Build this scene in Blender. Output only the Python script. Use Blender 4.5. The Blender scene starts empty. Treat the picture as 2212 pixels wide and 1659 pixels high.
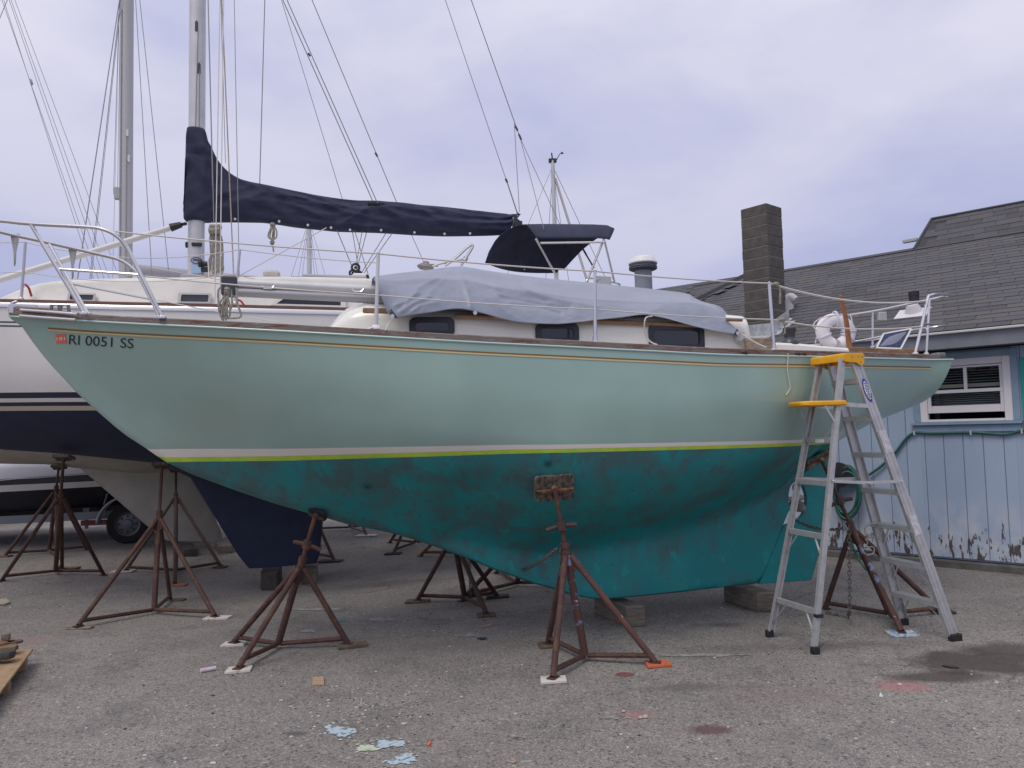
import bpy, bmesh, math, random
from math import radians, sin, cos, pi, sqrt, exp
from mathutils import Vector, Matrix, noise
random.seed(11)
sc = bpy.context.scene
COL = sc.collection

# ---------------------------------------------------------------- camera
EYE, PITCH, ROLL = 1.7, radians(3.6), -0.023
F = 1661.0                                   # focal length in units of a 2212 wide frame
cam = bpy.data.cameras.new('camera'); camo = bpy.data.objects.new('camera', cam); COL.objects.link(camo)
R3 = Matrix.Rotation(radians(90) + PITCH, 3, 'X') @ Matrix.Rotation(ROLL, 3, 'Z')
camo.matrix_world = Matrix.Translation((0, 0, EYE)) @ R3.to_4x4()
cam.sensor_width = 36; cam.lens = 36 * F / 2212; cam.clip_start = .05; cam.clip_end = 2000
sc.camera = camo
# ---------------------------------------------------------------- sky
SUN_EL, SUN_AZ = radians(58), radians(215)   # azimuth clockwise from +Y
world = bpy.data.worlds.new('World'); sc.world = world; world.use_nodes = True
nt = world.node_tree; nt.nodes.clear(); N = nt.nodes.new; L = nt.links.new
out = N('ShaderNodeOutputWorld'); mixs = N('ShaderNodeMixShader'); bg1 = N('ShaderNodeBackground'); bg2 = N('ShaderNodeBackground')
sky = N('ShaderNodeTexSky'); sky.sky_type = 'NISHITA'; sky.sun_disc = False
sky.sun_elevation = SUN_EL; sky.sun_rotation = SUN_AZ; sky.air_density = 1.5; sky.dust_density = 2.0
L(sky.outputs[0], bg1.inputs[0]); bg1.inputs[1].default_value = 0.09
tc = N('ShaderNodeTexCoord'); sep = N('ShaderNodeSeparateXYZ'); L(tc.outputs['Generated'], sep.inputs[0])
ramp = N('ShaderNodeValToRGB'); cr = ramp.color_ramp
cr.elements[0].position = 0.0; cr.elements[0].color = (.45, .485, .70, 1)
cr.elements[1].position = 1.0; cr.elements[1].color = (1.22, 1.19, 1.20, 1)
e_ = cr.elements.new(.18); e_.color = (.565, .58, .795, 1)
e_ = cr.elements.new(.42); e_.color = (.755, .745, .90, 1)
L(sep.outputs[2], ramp.inputs[0])
mp = N('ShaderNodeMapping'); mp.inputs['Scale'].default_value = (1.0, 1.0, 2.6); mp.inputs['Location'].default_value = (3.1, .4, 1.7)
L(tc.outputs['Generated'], mp.inputs[0])
no = N('ShaderNodeTexNoise'); no.inputs['Scale'].default_value = 1.8; no.inputs['Detail'].default_value = 5; no.inputs['Roughness'].default_value = .52
no.inputs['Distortion'].default_value = .3
L(mp.outputs[0], no.inputs['Vector'])
mr = N('ShaderNodeValToRGB'); mr.color_ramp.elements[0].position = .38; mr.color_ramp.elements[1].position = .62
mr.color_ramp.elements[0].color = (.74, .775, .90, 1); mr.color_ramp.elements[1].color = (1.06, 1.045, 1.02, 1)
L(no.outputs[0], mr.inputs[0])
mul = N('ShaderNodeMix'); mul.data_type = 'RGBA'; mul.blend_type = 'MULTIPLY'; mul.inputs[0].default_value = 1
L(ramp.outputs[0], mul.inputs[6]); L(mr.outputs[0], mul.inputs[7]); L(mul.outputs[2], bg2.inputs[0]); bg2.inputs[1].default_value = 1.0
mixs.inputs[0].default_value = .9
L(bg1.outputs[0], mixs.inputs[1]); L(bg2.outputs[0], mixs.inputs[2]); L(mixs.outputs[0], out.inputs[0])
# ---------------------------------------------------------------- sun behind thin cloud
sl = bpy.data.lights.new('sun', 'SUN'); sl.energy = 1.3; sl.angle = radians(26); sl.color = (1, .93, .82)
so = bpy.data.objects.new('sun', sl); COL.objects.link(so)
sd = Vector((sin(SUN_AZ) * cos(SUN_EL), cos(SUN_AZ) * cos(SUN_EL), sin(SUN_EL)))
so.rotation_euler = sd.to_track_quat('Z', 'Y').to_euler(); so.location = sd * 40
sc.view_settings.view_transform = 'Standard'; sc.view_settings.look = 'None'
sc.view_settings.exposure = 0.0; sc.view_settings.gamma = 1.0; sc.view_settings.use_curve_mapping = False

# ---------------------------------------------------------------- geometry of the view: a measured picture point to a place at a known depth
CO = Vector((0, 0, EYE))
def ray(u, v): return R3 @ Vector(((u - 1106) / F, (829.5 - v) / F, -1))
XF = None                                     # set while a thing is built in its own axes (the green boat stands 13 degrees askew)
def P(u, v, y):
    d = ray(u, v); c = CO
    if XF is not None: I_ = XF.inverted(); c = I_ @ CO; d = I_.to_3x3() @ d
    return c + d * ((y - c.y) / d.y)
def PL(u, v, p0, n):
    d = ray(u, v); return CO + d * ((Vector(p0) - CO).dot(n) / d.dot(n))
def gz(x, y):                                 # the yard dips a little under the white boats
    return -.17 * exp(-((x + 3.6) / 2.6) ** 2 - ((y - 9.6) / 2.8) ** 2)
def G(u, v, h=0.0):
    d = ray(u, v); p = Vector((0, 7, 0)); z = h
    for _ in range(12):
        p = CO + d * ((z - EYE) / d.z); z = gz(p.x, p.y) + h
    return p
def onto(x, y, h=0): return Vector((x, y, gz(x, y) + h))
def pchip(xs, ys):
    n = len(xs); h = [xs[i+1]-xs[i] for i in range(n-1)]; dl = [(ys[i+1]-ys[i])/h[i] for i in range(n-1)]
    m = [dl[0]] + [0.0]*(n-2) + [dl[-1]]
    for i in range(1, n-1):
        if dl[i-1]*dl[i] > 0:
            w1 = 2*h[i]+h[i-1]; w2 = h[i]+2*h[i-1]; m[i] = (w1+w2)/(w1/dl[i-1]+w2/dl[i])
    def f(x):
        if x <= xs[0]: return ys[0] + m[0]*(x-xs[0])*0
        if x >= xs[-1]: return ys[-1]
        i = 0
        while x > xs[i+1]: i += 1
        t = (x-xs[i])/h[i]; a = 1-t
        return (1+2*t)*a*a*ys[i] + t*a*a*h[i]*m[i] + t*t*(3-2*t)*ys[i+1] + t*t*(t-1)*h[i]*m[i+1]
    return f
def lin(xs, ys):
    def f(x):
        if x <= xs[0]: return ys[0]
        for i in range(len(xs)-1):
            if x <= xs[i+1]: return ys[i] + (ys[i+1]-ys[i])*(x-xs[i])/(xs[i+1]-xs[i])
        return ys[-1]
    return f
def sstep(a, b, x):
    t = max(0, min(1, (x-a)/(b-a))); return t*t*(3-2*t)

# ---------------------------------------------------------------- materials
MC = {}
def M(name, col, rough=.6, metal=0.0, col2=None, scale=6, lo=.4, hi=.6, bump=0, bscale=60, coat=0, stretch=(1, 1, 1), col3=None, scale3=25, lo3=.6, hi3=.68, detail=6, r2=None, spec=.5):
    if name in MC: return MC[name]
    m = bpy.data.materials.new(name); m.use_nodes = True; t = m.node_tree; n = t.nodes.new; l = t.links.new
    b = t.nodes['Principled BSDF']; b.inputs['Roughness'].default_value = rough; b.inputs['Metallic'].default_value = metal
    b.inputs['Coat Weight'].default_value = coat; b.inputs['Coat Roughness'].default_value = .12; b.inputs['Specular IOR Level'].default_value = spec
    b.inputs['Base Color'].default_value = (*col, 1)
    tcn = n('ShaderNodeTexCoord'); mpn = n('ShaderNodeMapping'); mpn.inputs['Scale'].default_value = stretch; l(tcn.outputs['Object'], mpn.inputs[0])
    last = None
    def nz(s, a, c, dt=detail):
        x = n('ShaderNodeTexNoise'); x.inputs['Scale'].default_value = s; x.inputs['Detail'].default_value = dt; x.inputs['Roughness'].default_value = .62
        l(mpn.outputs[0], x.inputs['Vector'])
        g = n('ShaderNodeMapRange'); g.inputs['From Min'].default_value = a; g.inputs['From Max'].default_value = c; l(x.outputs[0], g.inputs[0]); return g
    if col2 is not None:
        g = nz(scale, lo, hi); mx = n('ShaderNodeMix'); mx.data_type = 'RGBA'; l(g.outputs[0], mx.inputs[0])
        mx.inputs[6].default_value = (*col, 1); mx.inputs[7].default_value = (*col2, 1); last = mx.outputs[2]
        if r2 is not None:
            rm = n('ShaderNodeMapRange'); rm.inputs['To Min'].default_value = rough; rm.inputs['To Max'].default_value = r2
            l(g.outputs[0], rm.inputs[0]); l(rm.outputs[0], b.inputs['Roughness'])
    if col3 is not None:
        g = nz(scale3, lo3, hi3); mx = n('ShaderNodeMix'); mx.data_type = 'RGBA'; l(g.outputs[0], mx.inputs[0])
        if last is not None: l(last, mx.inputs[6])
        else: mx.inputs[6].default_value = (*col, 1)
        mx.inputs[7].default_value = (*col3, 1); last = mx.outputs[2]
    if last is not None: l(last, b.inputs['Base Color'])
    if bump:
        x = n('ShaderNodeTexNoise'); x.inputs['Scale'].default_value = bscale; x.inputs['Detail'].default_value = 4; l(mpn.outputs[0], x.inputs['Vector'])
        bp = n('ShaderNodeBump'); bp.inputs['Strength'].default_value = bump; bp.inputs['Distance'].default_value = .01
        l(x.outputs[0], bp.inputs['Height']); l(bp.outputs[0], b.inputs['Normal'])
    MC[name] = m; return m

GREEN = M('pale_green_topside_paint', (.325, .468, .41), .22, col2=(.30, .435, .38), scale=1.3, coat=.3, detail=3, bump=.05, bscale=2.2)
def teal_mat():                               # worn antifouling: thin and grey near the waterline and forward, fresher on the keel, with flaked patches
    m = bpy.data.materials.new('worn_teal_antifouling'); m.use_nodes = True; t = m.node_tree; n = t.nodes.new; l = t.links.new; b = t.nodes['Principled BSDF']
    g = n('ShaderNodeNewGeometry'); sp = n('ShaderNodeSeparateXYZ'); l(g.outputs['Position'], sp.inputs[0])
    def nz(s, st, dt=8, rg=.62):
        mp = n('ShaderNodeMapping'); mp.inputs['Scale'].default_value = st; l(g.outputs['Position'], mp.inputs[0]); x = n('ShaderNodeTexNoise'); x.inputs['Scale'].default_value = s; x.inputs['Detail'].default_value = dt; x.inputs['Roughness'].default_value = rg; l(mp.outputs[0], x.inputs['Vector']); return x.outputs[0]
    def rng(x, a, c, lo=0, hi=1): q = n('ShaderNodeMapRange'); q.inputs[1].default_value = a; q.inputs[2].default_value = c; q.inputs[3].default_value = lo; q.inputs[4].default_value = hi; l(x, q.inputs[0]); return q.outputs[0]
    def ma(o, a, c):
        x = n('ShaderNodeMath'); x.operation = o
        for i, q in enumerate((a, c)):
            if isinstance(q, (int, float)): x.inputs[i].default_value = q
            else: l(q, x.inputs[i])
        return x.outputs[0]
    def mix(f, a, c):
        x = n('ShaderNodeMix'); x.data_type = 'RGBA'; l(f, x.inputs[0])
        for i, q in ((6, a), (7, c)):
            if isinstance(q, tuple): x.inputs[i].default_value = (*q, 1)
            else: l(q, x.inputs[i])
        return x.outputs[2]
    wear = ma('ADD', rng(sp.outputs[2], .4, 1.55, -.015, .05), rng(sp.outputs[0], 1.5, -3.2, -.01, .04))
    base = mix(rng(nz(1.5, (1, 1, 1), 3), .35, .65), (.010, .225, .235), (.014, .275, .275))
    f1 = ma('ADD', nz(2.6, (1.5, 1.5, .9)), wear)
    base = mix(rng(f1, .46, .66, 0, .85), base, (.070, .135, .142))                      # thin worn coat
    f2 = ma('ADD', nz(4.5, (1.5, 1.5, .75), 10, .7), wear)
    base = mix(rng(f2, .575, .63, 0, .55), base, (.075, .108, .11))                      # flaked through to the brown-grey layer below
    f3 = ma('SUBTRACT', nz(5.5, (1.2, 1.2, .8), 10, .7), wear)
    base = mix(rng(f3, .60, .635, 0, .75), base, (.012, .345, .335))                     # brighter fresh paint
    base = mix(rng(nz(26, (1, 1, 1), 3), .70, .72, 0, .8), base, (.02, .045, .05))       # nicks
    l(base, b.inputs['Base Color']); b.inputs['Roughness'].default_value = .58
    bp = n('ShaderNodeBump'); bp.inputs['Strength'].default_value = .22; bp.inputs['Distance'].default_value = .008; l(nz(18, (1.6, 1.6, .5), 6), bp.inputs['Height']); l(bp.outputs[0], b.inputs['Normal']); return m
TEAL = teal_mat()
BOOT = M('white_boot_stripe_paint', (.78, .735, .66), .35)
TAPE = M('lime_masking_tape', (.50, .70, .075), .6, col2=(.43, .62, .055), scale=9)
GOLD = M('dark_gold_stripe', (.20, .12, .04), .4)
CREAM = M('cream_stripe', (.62, .50, .26), .4)
TEAK = M('weathered_teak', (.185, .15, .135), .75, col2=(.14, .062, .045), scale=4, lo=.5, hi=.62, stretch=(1, 1, 8), col3=(.30, .27, .25), scale3=14, lo3=.54, hi3=.68, bump=.4, bscale=70)
VARN = M('varnished_teak', (.32, .13, .05), .4, col2=(.22, .08, .03), scale=14, stretch=(1, 1, 5), coat=.3)
OLDW = M('bare_brown_wood', (.27, .13, .06), .7, col2=(.16, .10, .06), scale=6, stretch=(1, 1, 4), col3=(.35, .28, .2), scale3=14)
WHITE = M('white_gelcoat', (.79, .775, .725), .22, coat=.3, col2=(.74, .725, .68), scale=3)
OFFW = M('off_white_deck', (.68, .66, .60), .5, col2=(.58, .55, .49), scale=5, bump=.1)
AWHITE = M('white_hull_gelcoat', (.80, .785, .755), .3, coat=.2, col2=(.755, .74, .71), scale=1.5)
NAVY = M('navy_hull_paint', (.018, .022, .05), .42, col2=(.024, .028, .06), scale=4)
NAVYB = M('navy_antifouling', (.010, .017, .048), .7, col2=(.014, .022, .058), scale=5)
BEIGE = M('beige_bottom_paint', (.46, .435, .375), .75, col2=(.40, .375, .325), scale=4)
SAILC = M('navy_canvas', (.021, .024, .054), .85, col2=(.030, .034, .070), scale=5, bump=.12, bscale=220)
TARP = M('grey_tarp', (.265, .29, .365), .42, col2=(.235, .26, .33), scale=4, bump=.1, bscale=9)
TARPU = M('dark_tarp_reinforcement', (.03, .035, .06), .6)
ALU = M('mast_aluminium', (.60, .60, .61), .42, .35, col2=(.53, .53, .54), scale=3)
LALU = M('ladder_aluminium', (.57, .57, .58), .42, .55, col2=(.46, .455, .45), scale=14, lo=.45, hi=.7, r2=.55)
SS = M('stainless_tube', (.66, .65, .66), .22, .85)
WIRE = M('rigging_wire', (.22, .215, .235), .45, .3)
LIFE = M('white_lifeline', (.60, .57, .54), .5)
ROPE = M('weathered_rope', (.34, .32, .27), .85, col2=(.22, .21, .18), scale=30, bump=.6, bscale=150)
ROPET = M('tan_halyard', (.45, .38, .28), .85, col2=(.3, .25, .18), scale=40)
BLACK = M('black_plastic', (.018, .018, .022), .5)
GLASS = M('dark_cabin_glass', (.012, .014, .022), .08, spec=.8)
FRAME = M('dark_window_frame', (.022, .025, .035), .4)
RUST = M('rusty_red_oxide_steel', (.070, .031, .028), .74, col2=(.115, .058, .034), scale=9, lo=.47, hi=.66, col3=(.028, .021, .020), scale3=26, lo3=.56, hi3=.68, bump=.35, bscale=90)
RUSTD = M('dark_rusty_steel', (.062, .034, .030), .75, col2=(.11, .055, .028), scale=10, lo=.5, hi=.66, bump=.35, bscale=90)
RUSTO = M('orange_rust_plate', (.15, .065, .034), .8, col2=(.34, .20, .11), scale=20, lo=.5, hi=.66)
RUSTB = M('paint_splashed_rust', (.085, .036, .031), .7, col2=(.20, .26, .40), scale=8, lo=.55, hi=.62, col3=(.6, .6, .6), scale3=30, lo3=.66, hi3=.7)
PADW = M('grimy_plywood_pad', (.17, .135, .10), .85, col2=(.045, .04, .038), scale=14, stretch=(3, 3, 1), lo=.42, hi=.6)
SHIMW = M('white_painted_shim', (.62, .59, .54), .7, col2=(.25, .2, .15), scale=18, lo=.58, hi=.7)
SHIMB = M('brown_plywood_shim', (.16, .115, .075), .85, col2=(.09, .065, .045), scale=12)
SHIMO = M('orange_painted_shim', (.60, .14, .05), .7, col2=(.45, .12, .06), scale=20)
SHIMBL = M('blue_and_white_shim', (.16, .30, .5), .7, col2=(.6, .6, .58), scale=22, lo=.45, hi=.55)
TIMBER = M('grey_timber_block', (.215, .18, .135), .85, col2=(.13, .115, .095), scale=7, stretch=(1, 1, 5), bump=.4, bscale=40, col3=(.05, .045, .04), scale3=9, lo3=.62, hi3=.75)
DTIMB = M('dark_timber_block', (.035, .033, .034), .85, col2=(.06, .05, .045), scale=9)
CONC = M('concrete_block', (.115, .102, .092), .92, col2=(.085, .077, .071), scale=9, bump=.7, bscale=70)
MORT = M('mortar', (.165, .157, .147), .95)
FOUND = M('concrete_footing', (.15, .14, .13), .92, col2=(.09, .085, .08), scale=4, bump=.5, bscale=40)
CHAINM = M('galvanised_chain', (.19, .18, .17), .55, .6)
YELL = M('yellow_ladder_plastic', (.80, .40, .008), .45, col2=(.72, .35, .008), scale=10)
RUBB = M('black_rubber', (.015, .015, .016), .8)
HOSE = M('green_garden_hose', (.022, .105, .085), .4)
TEALP = M('teal_shutter_paint', (.02, .32, .28), .5)
TRIM = M('blue_trim_paint', (.24, .335, .445), .55, col2=(.215, .305, .41), scale=8)
WWIN = M('white_window_paint', (.74, .72, .73), .45)
SOFF = M('grey_blue_fascia_paint', (.20, .215, .245), .6, col2=(.175, .19, .22), scale=5, col3=(.10, .11, .13), scale3=3, lo3=.68, hi3=.74)
SLAT = M('grey_blind_slat', (.30, .32, .31), .5)
DARK = M('dark_interior', (.012, .014, .02), .8)
FLASH = M('roof_flashing', (.55, .56, .58), .5, .3, col2=(.38, .40, .42), scale=9)
GREYP = M('grey_painted_pipe', (.235, .265, .32), .55)
ABOARD = None
# ---------------------------------------------------------------- mesh builder
class MB:
    def __init__(s): s.v = []; s.f = []; s.mi = []
    def add(s, vs, fs, mi=0):
        o = len(s.v); s.v += [Vector(x) for x in vs]; s.f += [[o+i for i in f] for f in fs]; s.mi += [mi]*len(fs); return s
    def frame(s, c, ax, ay, az, mi=0):        # box from centre and three half-axes
        c = Vector(c); vs = [c + ax*i + ay*j + az*k for i in (-1, 1) for j in (-1, 1) for k in (-1, 1)]
        return s.add(vs, [(0,1,3,2), (4,6,7,5), (0,4,5,1), (2,3,7,6), (0,2,6,4), (1,5,7,3)], mi)
    def box(s, c, sx, sy, sz, rz=0, mi=0):
        return s.frame(c, Vector((cos(rz), sin(rz), 0))*sx/2, Vector((-sin(rz), cos(rz), 0))*sy/2, Vector((0, 0, sz/2)), mi)
    def beam(s, p, q, w, h, up=(0, 0, 1), mi=0):   # w across, h along 'up'
        p = Vector(p); q = Vector(q); d = (q-p); ln = d.length; d.normalize(); up = Vector(up)
        x = d.cross(up); x.normalize(); z = x.cross(d)
        return s.frame((p+q)/2, d*ln/2, x*w/2, z*h/2, mi)
    def tube(s, pts, r, n=8, cap=True, mi=0, sq=None):
        pts = [Vector(p) for p in pts]; k = len(pts); rs = r if isinstance(r, (list, tuple)) else [r]*k
        tg = [(pts[min(i+1, k-1)]-pts[max(i-1, 0)]).normalized() for i in range(k)]
        a = Vector((0, 0, 1)) if abs(tg[0].z) < .9 else Vector((0, 1, 0))
        u = tg[0].cross(a).normalized(); vs = []
        for i in range(k):
            u = (u - tg[i]*u.dot(tg[i])).normalized(); w = tg[i].cross(u)
            for j in range(n):
                an = 2*pi*j/n; vs.append(pts[i] + (u*cos(an)*(sq or 1) + w*sin(an))*rs[i])
        fs = [(i*n+j, i*n+(j+1) % n, (i+1)*n+(j+1) % n, (i+1)*n+j) for i in range(k-1) for j in range(n)]
        if cap: fs += [tuple(range(n))[::-1], tuple((k-1)*n+j for j in range(n))]
        return s.add(vs, fs, mi)
    def lathe(s, prof, c, axis=(0, 0, 1), n=20, mi=0, cap=True):
        c = Vector(c); axis = Vector(axis).normalized(); a = Vector((1, 0, 0)) if abs(axis.x) < .9 else Vector((0, 1, 0))
        u = axis.cross(a).normalized(); w = axis.cross(u); vs = []
        for (r, z) in prof:
            for j in range(n): vs.append(c + axis*z + (u*cos(2*pi*j/n) + w*sin(2*pi*j/n))*max(r, 1e-4))
        k = len(prof); fs = [(i*n+j, i*n+(j+1) % n, (i+1)*n+(j+1) % n, (i+1)*n+j) for i in range(k-1) for j in range(n)]
        if cap: fs += [tuple(range(n))[::-1], tuple((k-1)*n+j for j in range(n))]
        return s.add(vs, fs, mi)
    def prism(s, poly, off, mi=0):
        n = len(poly); off = Vector(off); vs = [Vector(p) for p in poly] + [Vector(p)+off for p in poly]
        return s.add(vs, [tuple(range(n))[::-1], tuple(range(n, 2*n))] + [(i, (i+1) % n, n+(i+1) % n, n+i) for i in range(n)], mi)
    def grid(s, rows, mi=0, close=False):
        n = len(rows[0]); vs = [p for r in rows for p in r]; m = n if close else n-1
        return s.add(vs, [(i*n+j, i*n+(j+1) % n, (i+1)*n+(j+1) % n, (i+1)*n+j) for i in range(len(rows)-1) for j in range(m)], mi)
    def split(s, name, mat, parent=None, **kw):   # one object for each loose piece
        n = len(s.v); r = list(range(n))
        def fd(a):
            while r[a] != a: r[a] = r[r[a]]; a = r[a]
            return a
        for f in s.f:
            a = fd(f[0])
            for b in f[1:]: r[fd(b)] = a
        g = {}
        for f, m in zip(s.f, s.mi): g.setdefault(fd(f[0]), []).append((f, m))
        res = []
        for k, fl in g.items():
            q = MB(); ids = {}
            for f, m in fl:
                for i in f:
                    if i not in ids: ids[i] = len(q.v); q.v.append(s.v[i])
                q.f.append([ids[i] for i in f]); q.mi.append(m)
            res.append(q.build(name, mat, parent, **kw))
        return res
    def build(s, name, mat, parent=None, smooth=35, bevel=0, merge=0, solid=0, tri=False):
        off = Vector((0, 0, 0)); q = parent
        while q is not None: off += q.location; q = q.parent
        me = bpy.data.meshes.new(name); me.from_pydata([(XF @ v if XF is not None else v)-off for v in s.v], [], s.f)
        mats = mat if isinstance(mat, (list, tuple)) else [mat]
        for m in mats: me.materials.append(m)
        me.polygons.foreach_set('material_index', s.mi)
        bm = bmesh.new(); bm.from_mesh(me)
        if merge:
            bmesh.ops.remove_doubles(bm, verts=bm.verts, dist=merge); bmesh.ops.dissolve_degenerate(bm, edges=bm.edges, dist=merge*.5)
        bmesh.ops.recalc_face_normals(bm, faces=bm.faces)
        if bevel:
            ed = [e for e in bm.edges if e.is_manifold and e.calc_face_angle(0) > .5]
            bmesh.ops.bevel(bm, geom=ed, offset=bevel, segments=1, affect='EDGES', clamp_overlap=True)
        bm.to_mesh(me); bm.free()
        if smooth:
            me.polygons.foreach_set('use_smooth', [True]*len(me.polygons)); me.set_sharp_from_angle(angle=radians(smooth))
        me.update()
        o = bpy.data.objects.new(name, me); COL.objects.link(o)
        if parent is not None: o.parent = parent
        if solid:
            md = o.modifiers.new('thickness', 'SOLIDIFY'); md.thickness = solid; md.offset = 0
        return o
def thing(name, loc, label, cat, group=None):
    o = bpy.data.objects.new(name, None); COL.objects.link(o); o.location = XF @ Vector(loc) if XF is not None else loc; o.empty_display_size = .2
    o['label'] = label; o['category'] = cat
    if group: o['group'] = group
    return o
def tag(o, label, cat, group=None):
    o['label'] = label; o['category'] = cat
    if group: o['group'] = group
    return o
def empty_part(name, parent):
    o = bpy.data.objects.new(name, None); COL.objects.link(o); o.parent = parent; return o
def bez(pts, n=6):                            # smooth curve through the points
    pts = [Vector(p) for p in pts]; r = []
    for i in range(len(pts)-1):
        p0 = pts[max(i-1, 0)]; p1 = pts[i]; p2 = pts[i+1]; p3 = pts[min(i+2, len(pts)-1)]
        for k in range(n):
            t = k/n; r.append(.5*((2*p1) + (p2-p0)*t + (2*p0-5*p1+4*p2-p3)*t*t + (3*p1-p0-3*p2+p3)*t**3))
    r.append(pts[-1]); return r
def sag(p, q, s, n=10):
    p = Vector(p); q = Vector(q); return [p.lerp(q, i/n) - Vector((0, 0, s*4*(i/n)*(1-i/n))) for i in range(n+1)]

# ---------------------------------------------------------------- ground: one sheet out to the horizon
def axis_pts(lo, hi, step, far):
    a = []; x = lo
    while x <= hi: a.append(x); x += step
    k = step
    while a[-1] < far: k *= 1.5; a.append(a[-1]+k)
    k = step; b = []
    x = lo
    while x > -far: k *= 1.5; x -= k; b.append(x)
    return b[::-1] + a
xs = axis_pts(-12, 9, .3, 600); ys = axis_pts(.5, 17, .3, 600)
g = MB(); g.grid([[Vector((x, y, gz(x, y))) for x in xs] for y in ys])
def asphalt():
    m = bpy.data.materials.new('asphalt'); m.use_nodes = True; t = m.node_tree; n = t.nodes.new; l = t.links.new; b = t.nodes['Principled BSDF']
    tcn = n('ShaderNodeTexCoord')
    def noise_(s, dt=4, rg=.6, stretch=None):
        x = n('ShaderNodeTexNoise'); x.inputs['Scale'].default_value = s; x.inputs['Detail'].default_value = dt; x.inputs['Roughness'].default_value = rg
        src = tcn.outputs['Object']
        if stretch:
            mp = n('ShaderNodeMapping'); mp.inputs['Scale'].default_value = stretch; l(src, mp.inputs[0]); src = mp.outputs[0]
        l(src, x.inputs['Vector']); return x.outputs[0]
    def rng(x, a, c, lo=0, hi=1):
        g = n('ShaderNodeMapRange'); g.inputs[1].default_value = a; g.inputs[2].default_value = c; g.inputs[3].default_value = lo; g.inputs[4].default_value = hi; l(x, g.inputs[0]); return g.outputs[0]
    def mix(f, a, c, bt='MIX'):
        x = n('ShaderNodeMix'); x.data_type = 'RGBA'; x.blend_type = bt
        if isinstance(f, float): x.inputs[0].default_value = f
        else: l(f, x.inputs[0])
        for i, q in ((6, a), (7, c)):
            if isinstance(q, tuple): x.inputs[i].default_value = (*q, 1)
            else: l(q, x.inputs[i])
        return x.outputs[2]
    base = mix(rng(noise_(.5, 5), .35, .65), (.198, .183, .174), (.262, .243, .231))
    base = mix(rng(noise_(1.7, 5, .7), .5, .72), base, (.155, .146, .142))
    # stones of the worn surface
    vo = n('ShaderNodeTexVoronoi'); vo.inputs['Scale'].default_value = 150; l(tcn.outputs['Object'], vo.inputs['Vector'])
    sp = n('ShaderNodeSeparateXYZ'); l(vo.outputs['Color'], sp.inputs[0])
    st = n('ShaderNodeValToRGB'); st.color_ramp.interpolation = 'LINEAR'
    st.color_ramp.elements[0].color = (.42, .40, .39, 1); st.color_ramp.elements[1].color = (1.8, 1.76, 1.68, 1); e = st.color_ramp.elements.new(.5); e.color = (.92, .92, .92, 1)
    l(sp.outputs[0], st.inputs[0])
    base = mix(.72, base, st.outputs[0], 'MULTIPLY')
    v2 = n('ShaderNodeTexVoronoi'); v2.inputs['Scale'].default_value = 62; l(tcn.outputs['Object'], v2.inputs['Vector'])
    s2 = n('ShaderNodeSeparateXYZ'); l(v2.outputs['Color'], s2.inputs[0])
    base = mix(rng(s2.outputs[1], .97, .98, 0, .5), base, (.44, .42, .39))       # scattered pale chips
    base = mix(rng(s2.outputs[2], .94, .95, 0, .6), base, (.045, .043, .045))
    # stains with a place and shape of their own
    ps = n('ShaderNodeNewGeometry')
    wob = n('ShaderNodeTexNoise'); wob.inputs['Scale'].default_value = 5; wob.inputs['Detail'].default_value = 5; l(ps.outputs['Position'], wob.inputs['Vector'])
    def spot(c, rx, ry, col, amt, soft=.5, w=.5):
        global_c = c
        sb = n('ShaderNodeVectorMath'); sb.operation = 'SUBTRACT'; l(ps.outputs['Position'], sb.inputs[0]); sb.inputs[1].default_value = (global_c.x, global_c.y, 0)
        dv = n('ShaderNodeVectorMath'); dv.operation = 'MULTIPLY'; l(sb.outputs[0], dv.inputs[0]); dv.inputs[1].default_value = (1/rx, 1/ry, 0)
        ln = n('ShaderNodeVectorMath'); ln.operation = 'LENGTH'; l(dv.outputs[0], ln.inputs[0])
        ad = n('ShaderNodeMath'); ad.operation = 'MULTIPLY_ADD'; l(wob.outputs[0], ad.inputs[0]); ad.inputs[1].default_value = w*2; l(ln.outputs[1], ad.inputs[2])
        f = rng(ad.outputs[0], 1+w-soft, 1+w, amt, 0)
        nonlocal base
        base = mix(f, base, col)
    pink = (.42, .15, .16)
    spot(G(1950, 1483), .21, .13, pink, .5, .4, .3); spot(G(1370, 1543), .17, .12, pink, .33, .8, .3)
    spot(G(1535, 1577), .17, .09, (.10, .045, .05), .8, .6, .35); spot(G(1350, 1457), .075, .06, (.16, .04, .04), .8, .15, .05)
    spot(G(60, 1385), .35, .3, (.36, .17, .17), .3, .8, .4); spot(G(1700, 1500), .6, .25, (.22, .14, .135), .25, 1, .5)
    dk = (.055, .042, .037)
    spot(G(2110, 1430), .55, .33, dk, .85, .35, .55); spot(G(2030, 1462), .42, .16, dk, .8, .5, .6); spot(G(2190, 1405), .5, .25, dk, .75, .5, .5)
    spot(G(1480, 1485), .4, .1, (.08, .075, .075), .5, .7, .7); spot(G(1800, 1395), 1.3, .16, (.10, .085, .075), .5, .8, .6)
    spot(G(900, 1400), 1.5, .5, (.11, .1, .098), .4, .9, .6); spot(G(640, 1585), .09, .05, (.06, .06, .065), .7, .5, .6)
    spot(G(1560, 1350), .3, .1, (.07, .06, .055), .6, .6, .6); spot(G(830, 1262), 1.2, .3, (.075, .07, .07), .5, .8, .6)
    # hairline cracks
    vc = n('ShaderNodeTexVoronoi'); vc.feature = 'DISTANCE_TO_EDGE'; vc.inputs['Scale'].default_value = .42
    wv = n('ShaderNodeVectorMath'); wv.operation = 'MULTIPLY_ADD'; wn = n('ShaderNodeTexNoise'); wn.inputs['Scale'].default_value = 2.2; wn.inputs['Detail'].default_value = 7
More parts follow.
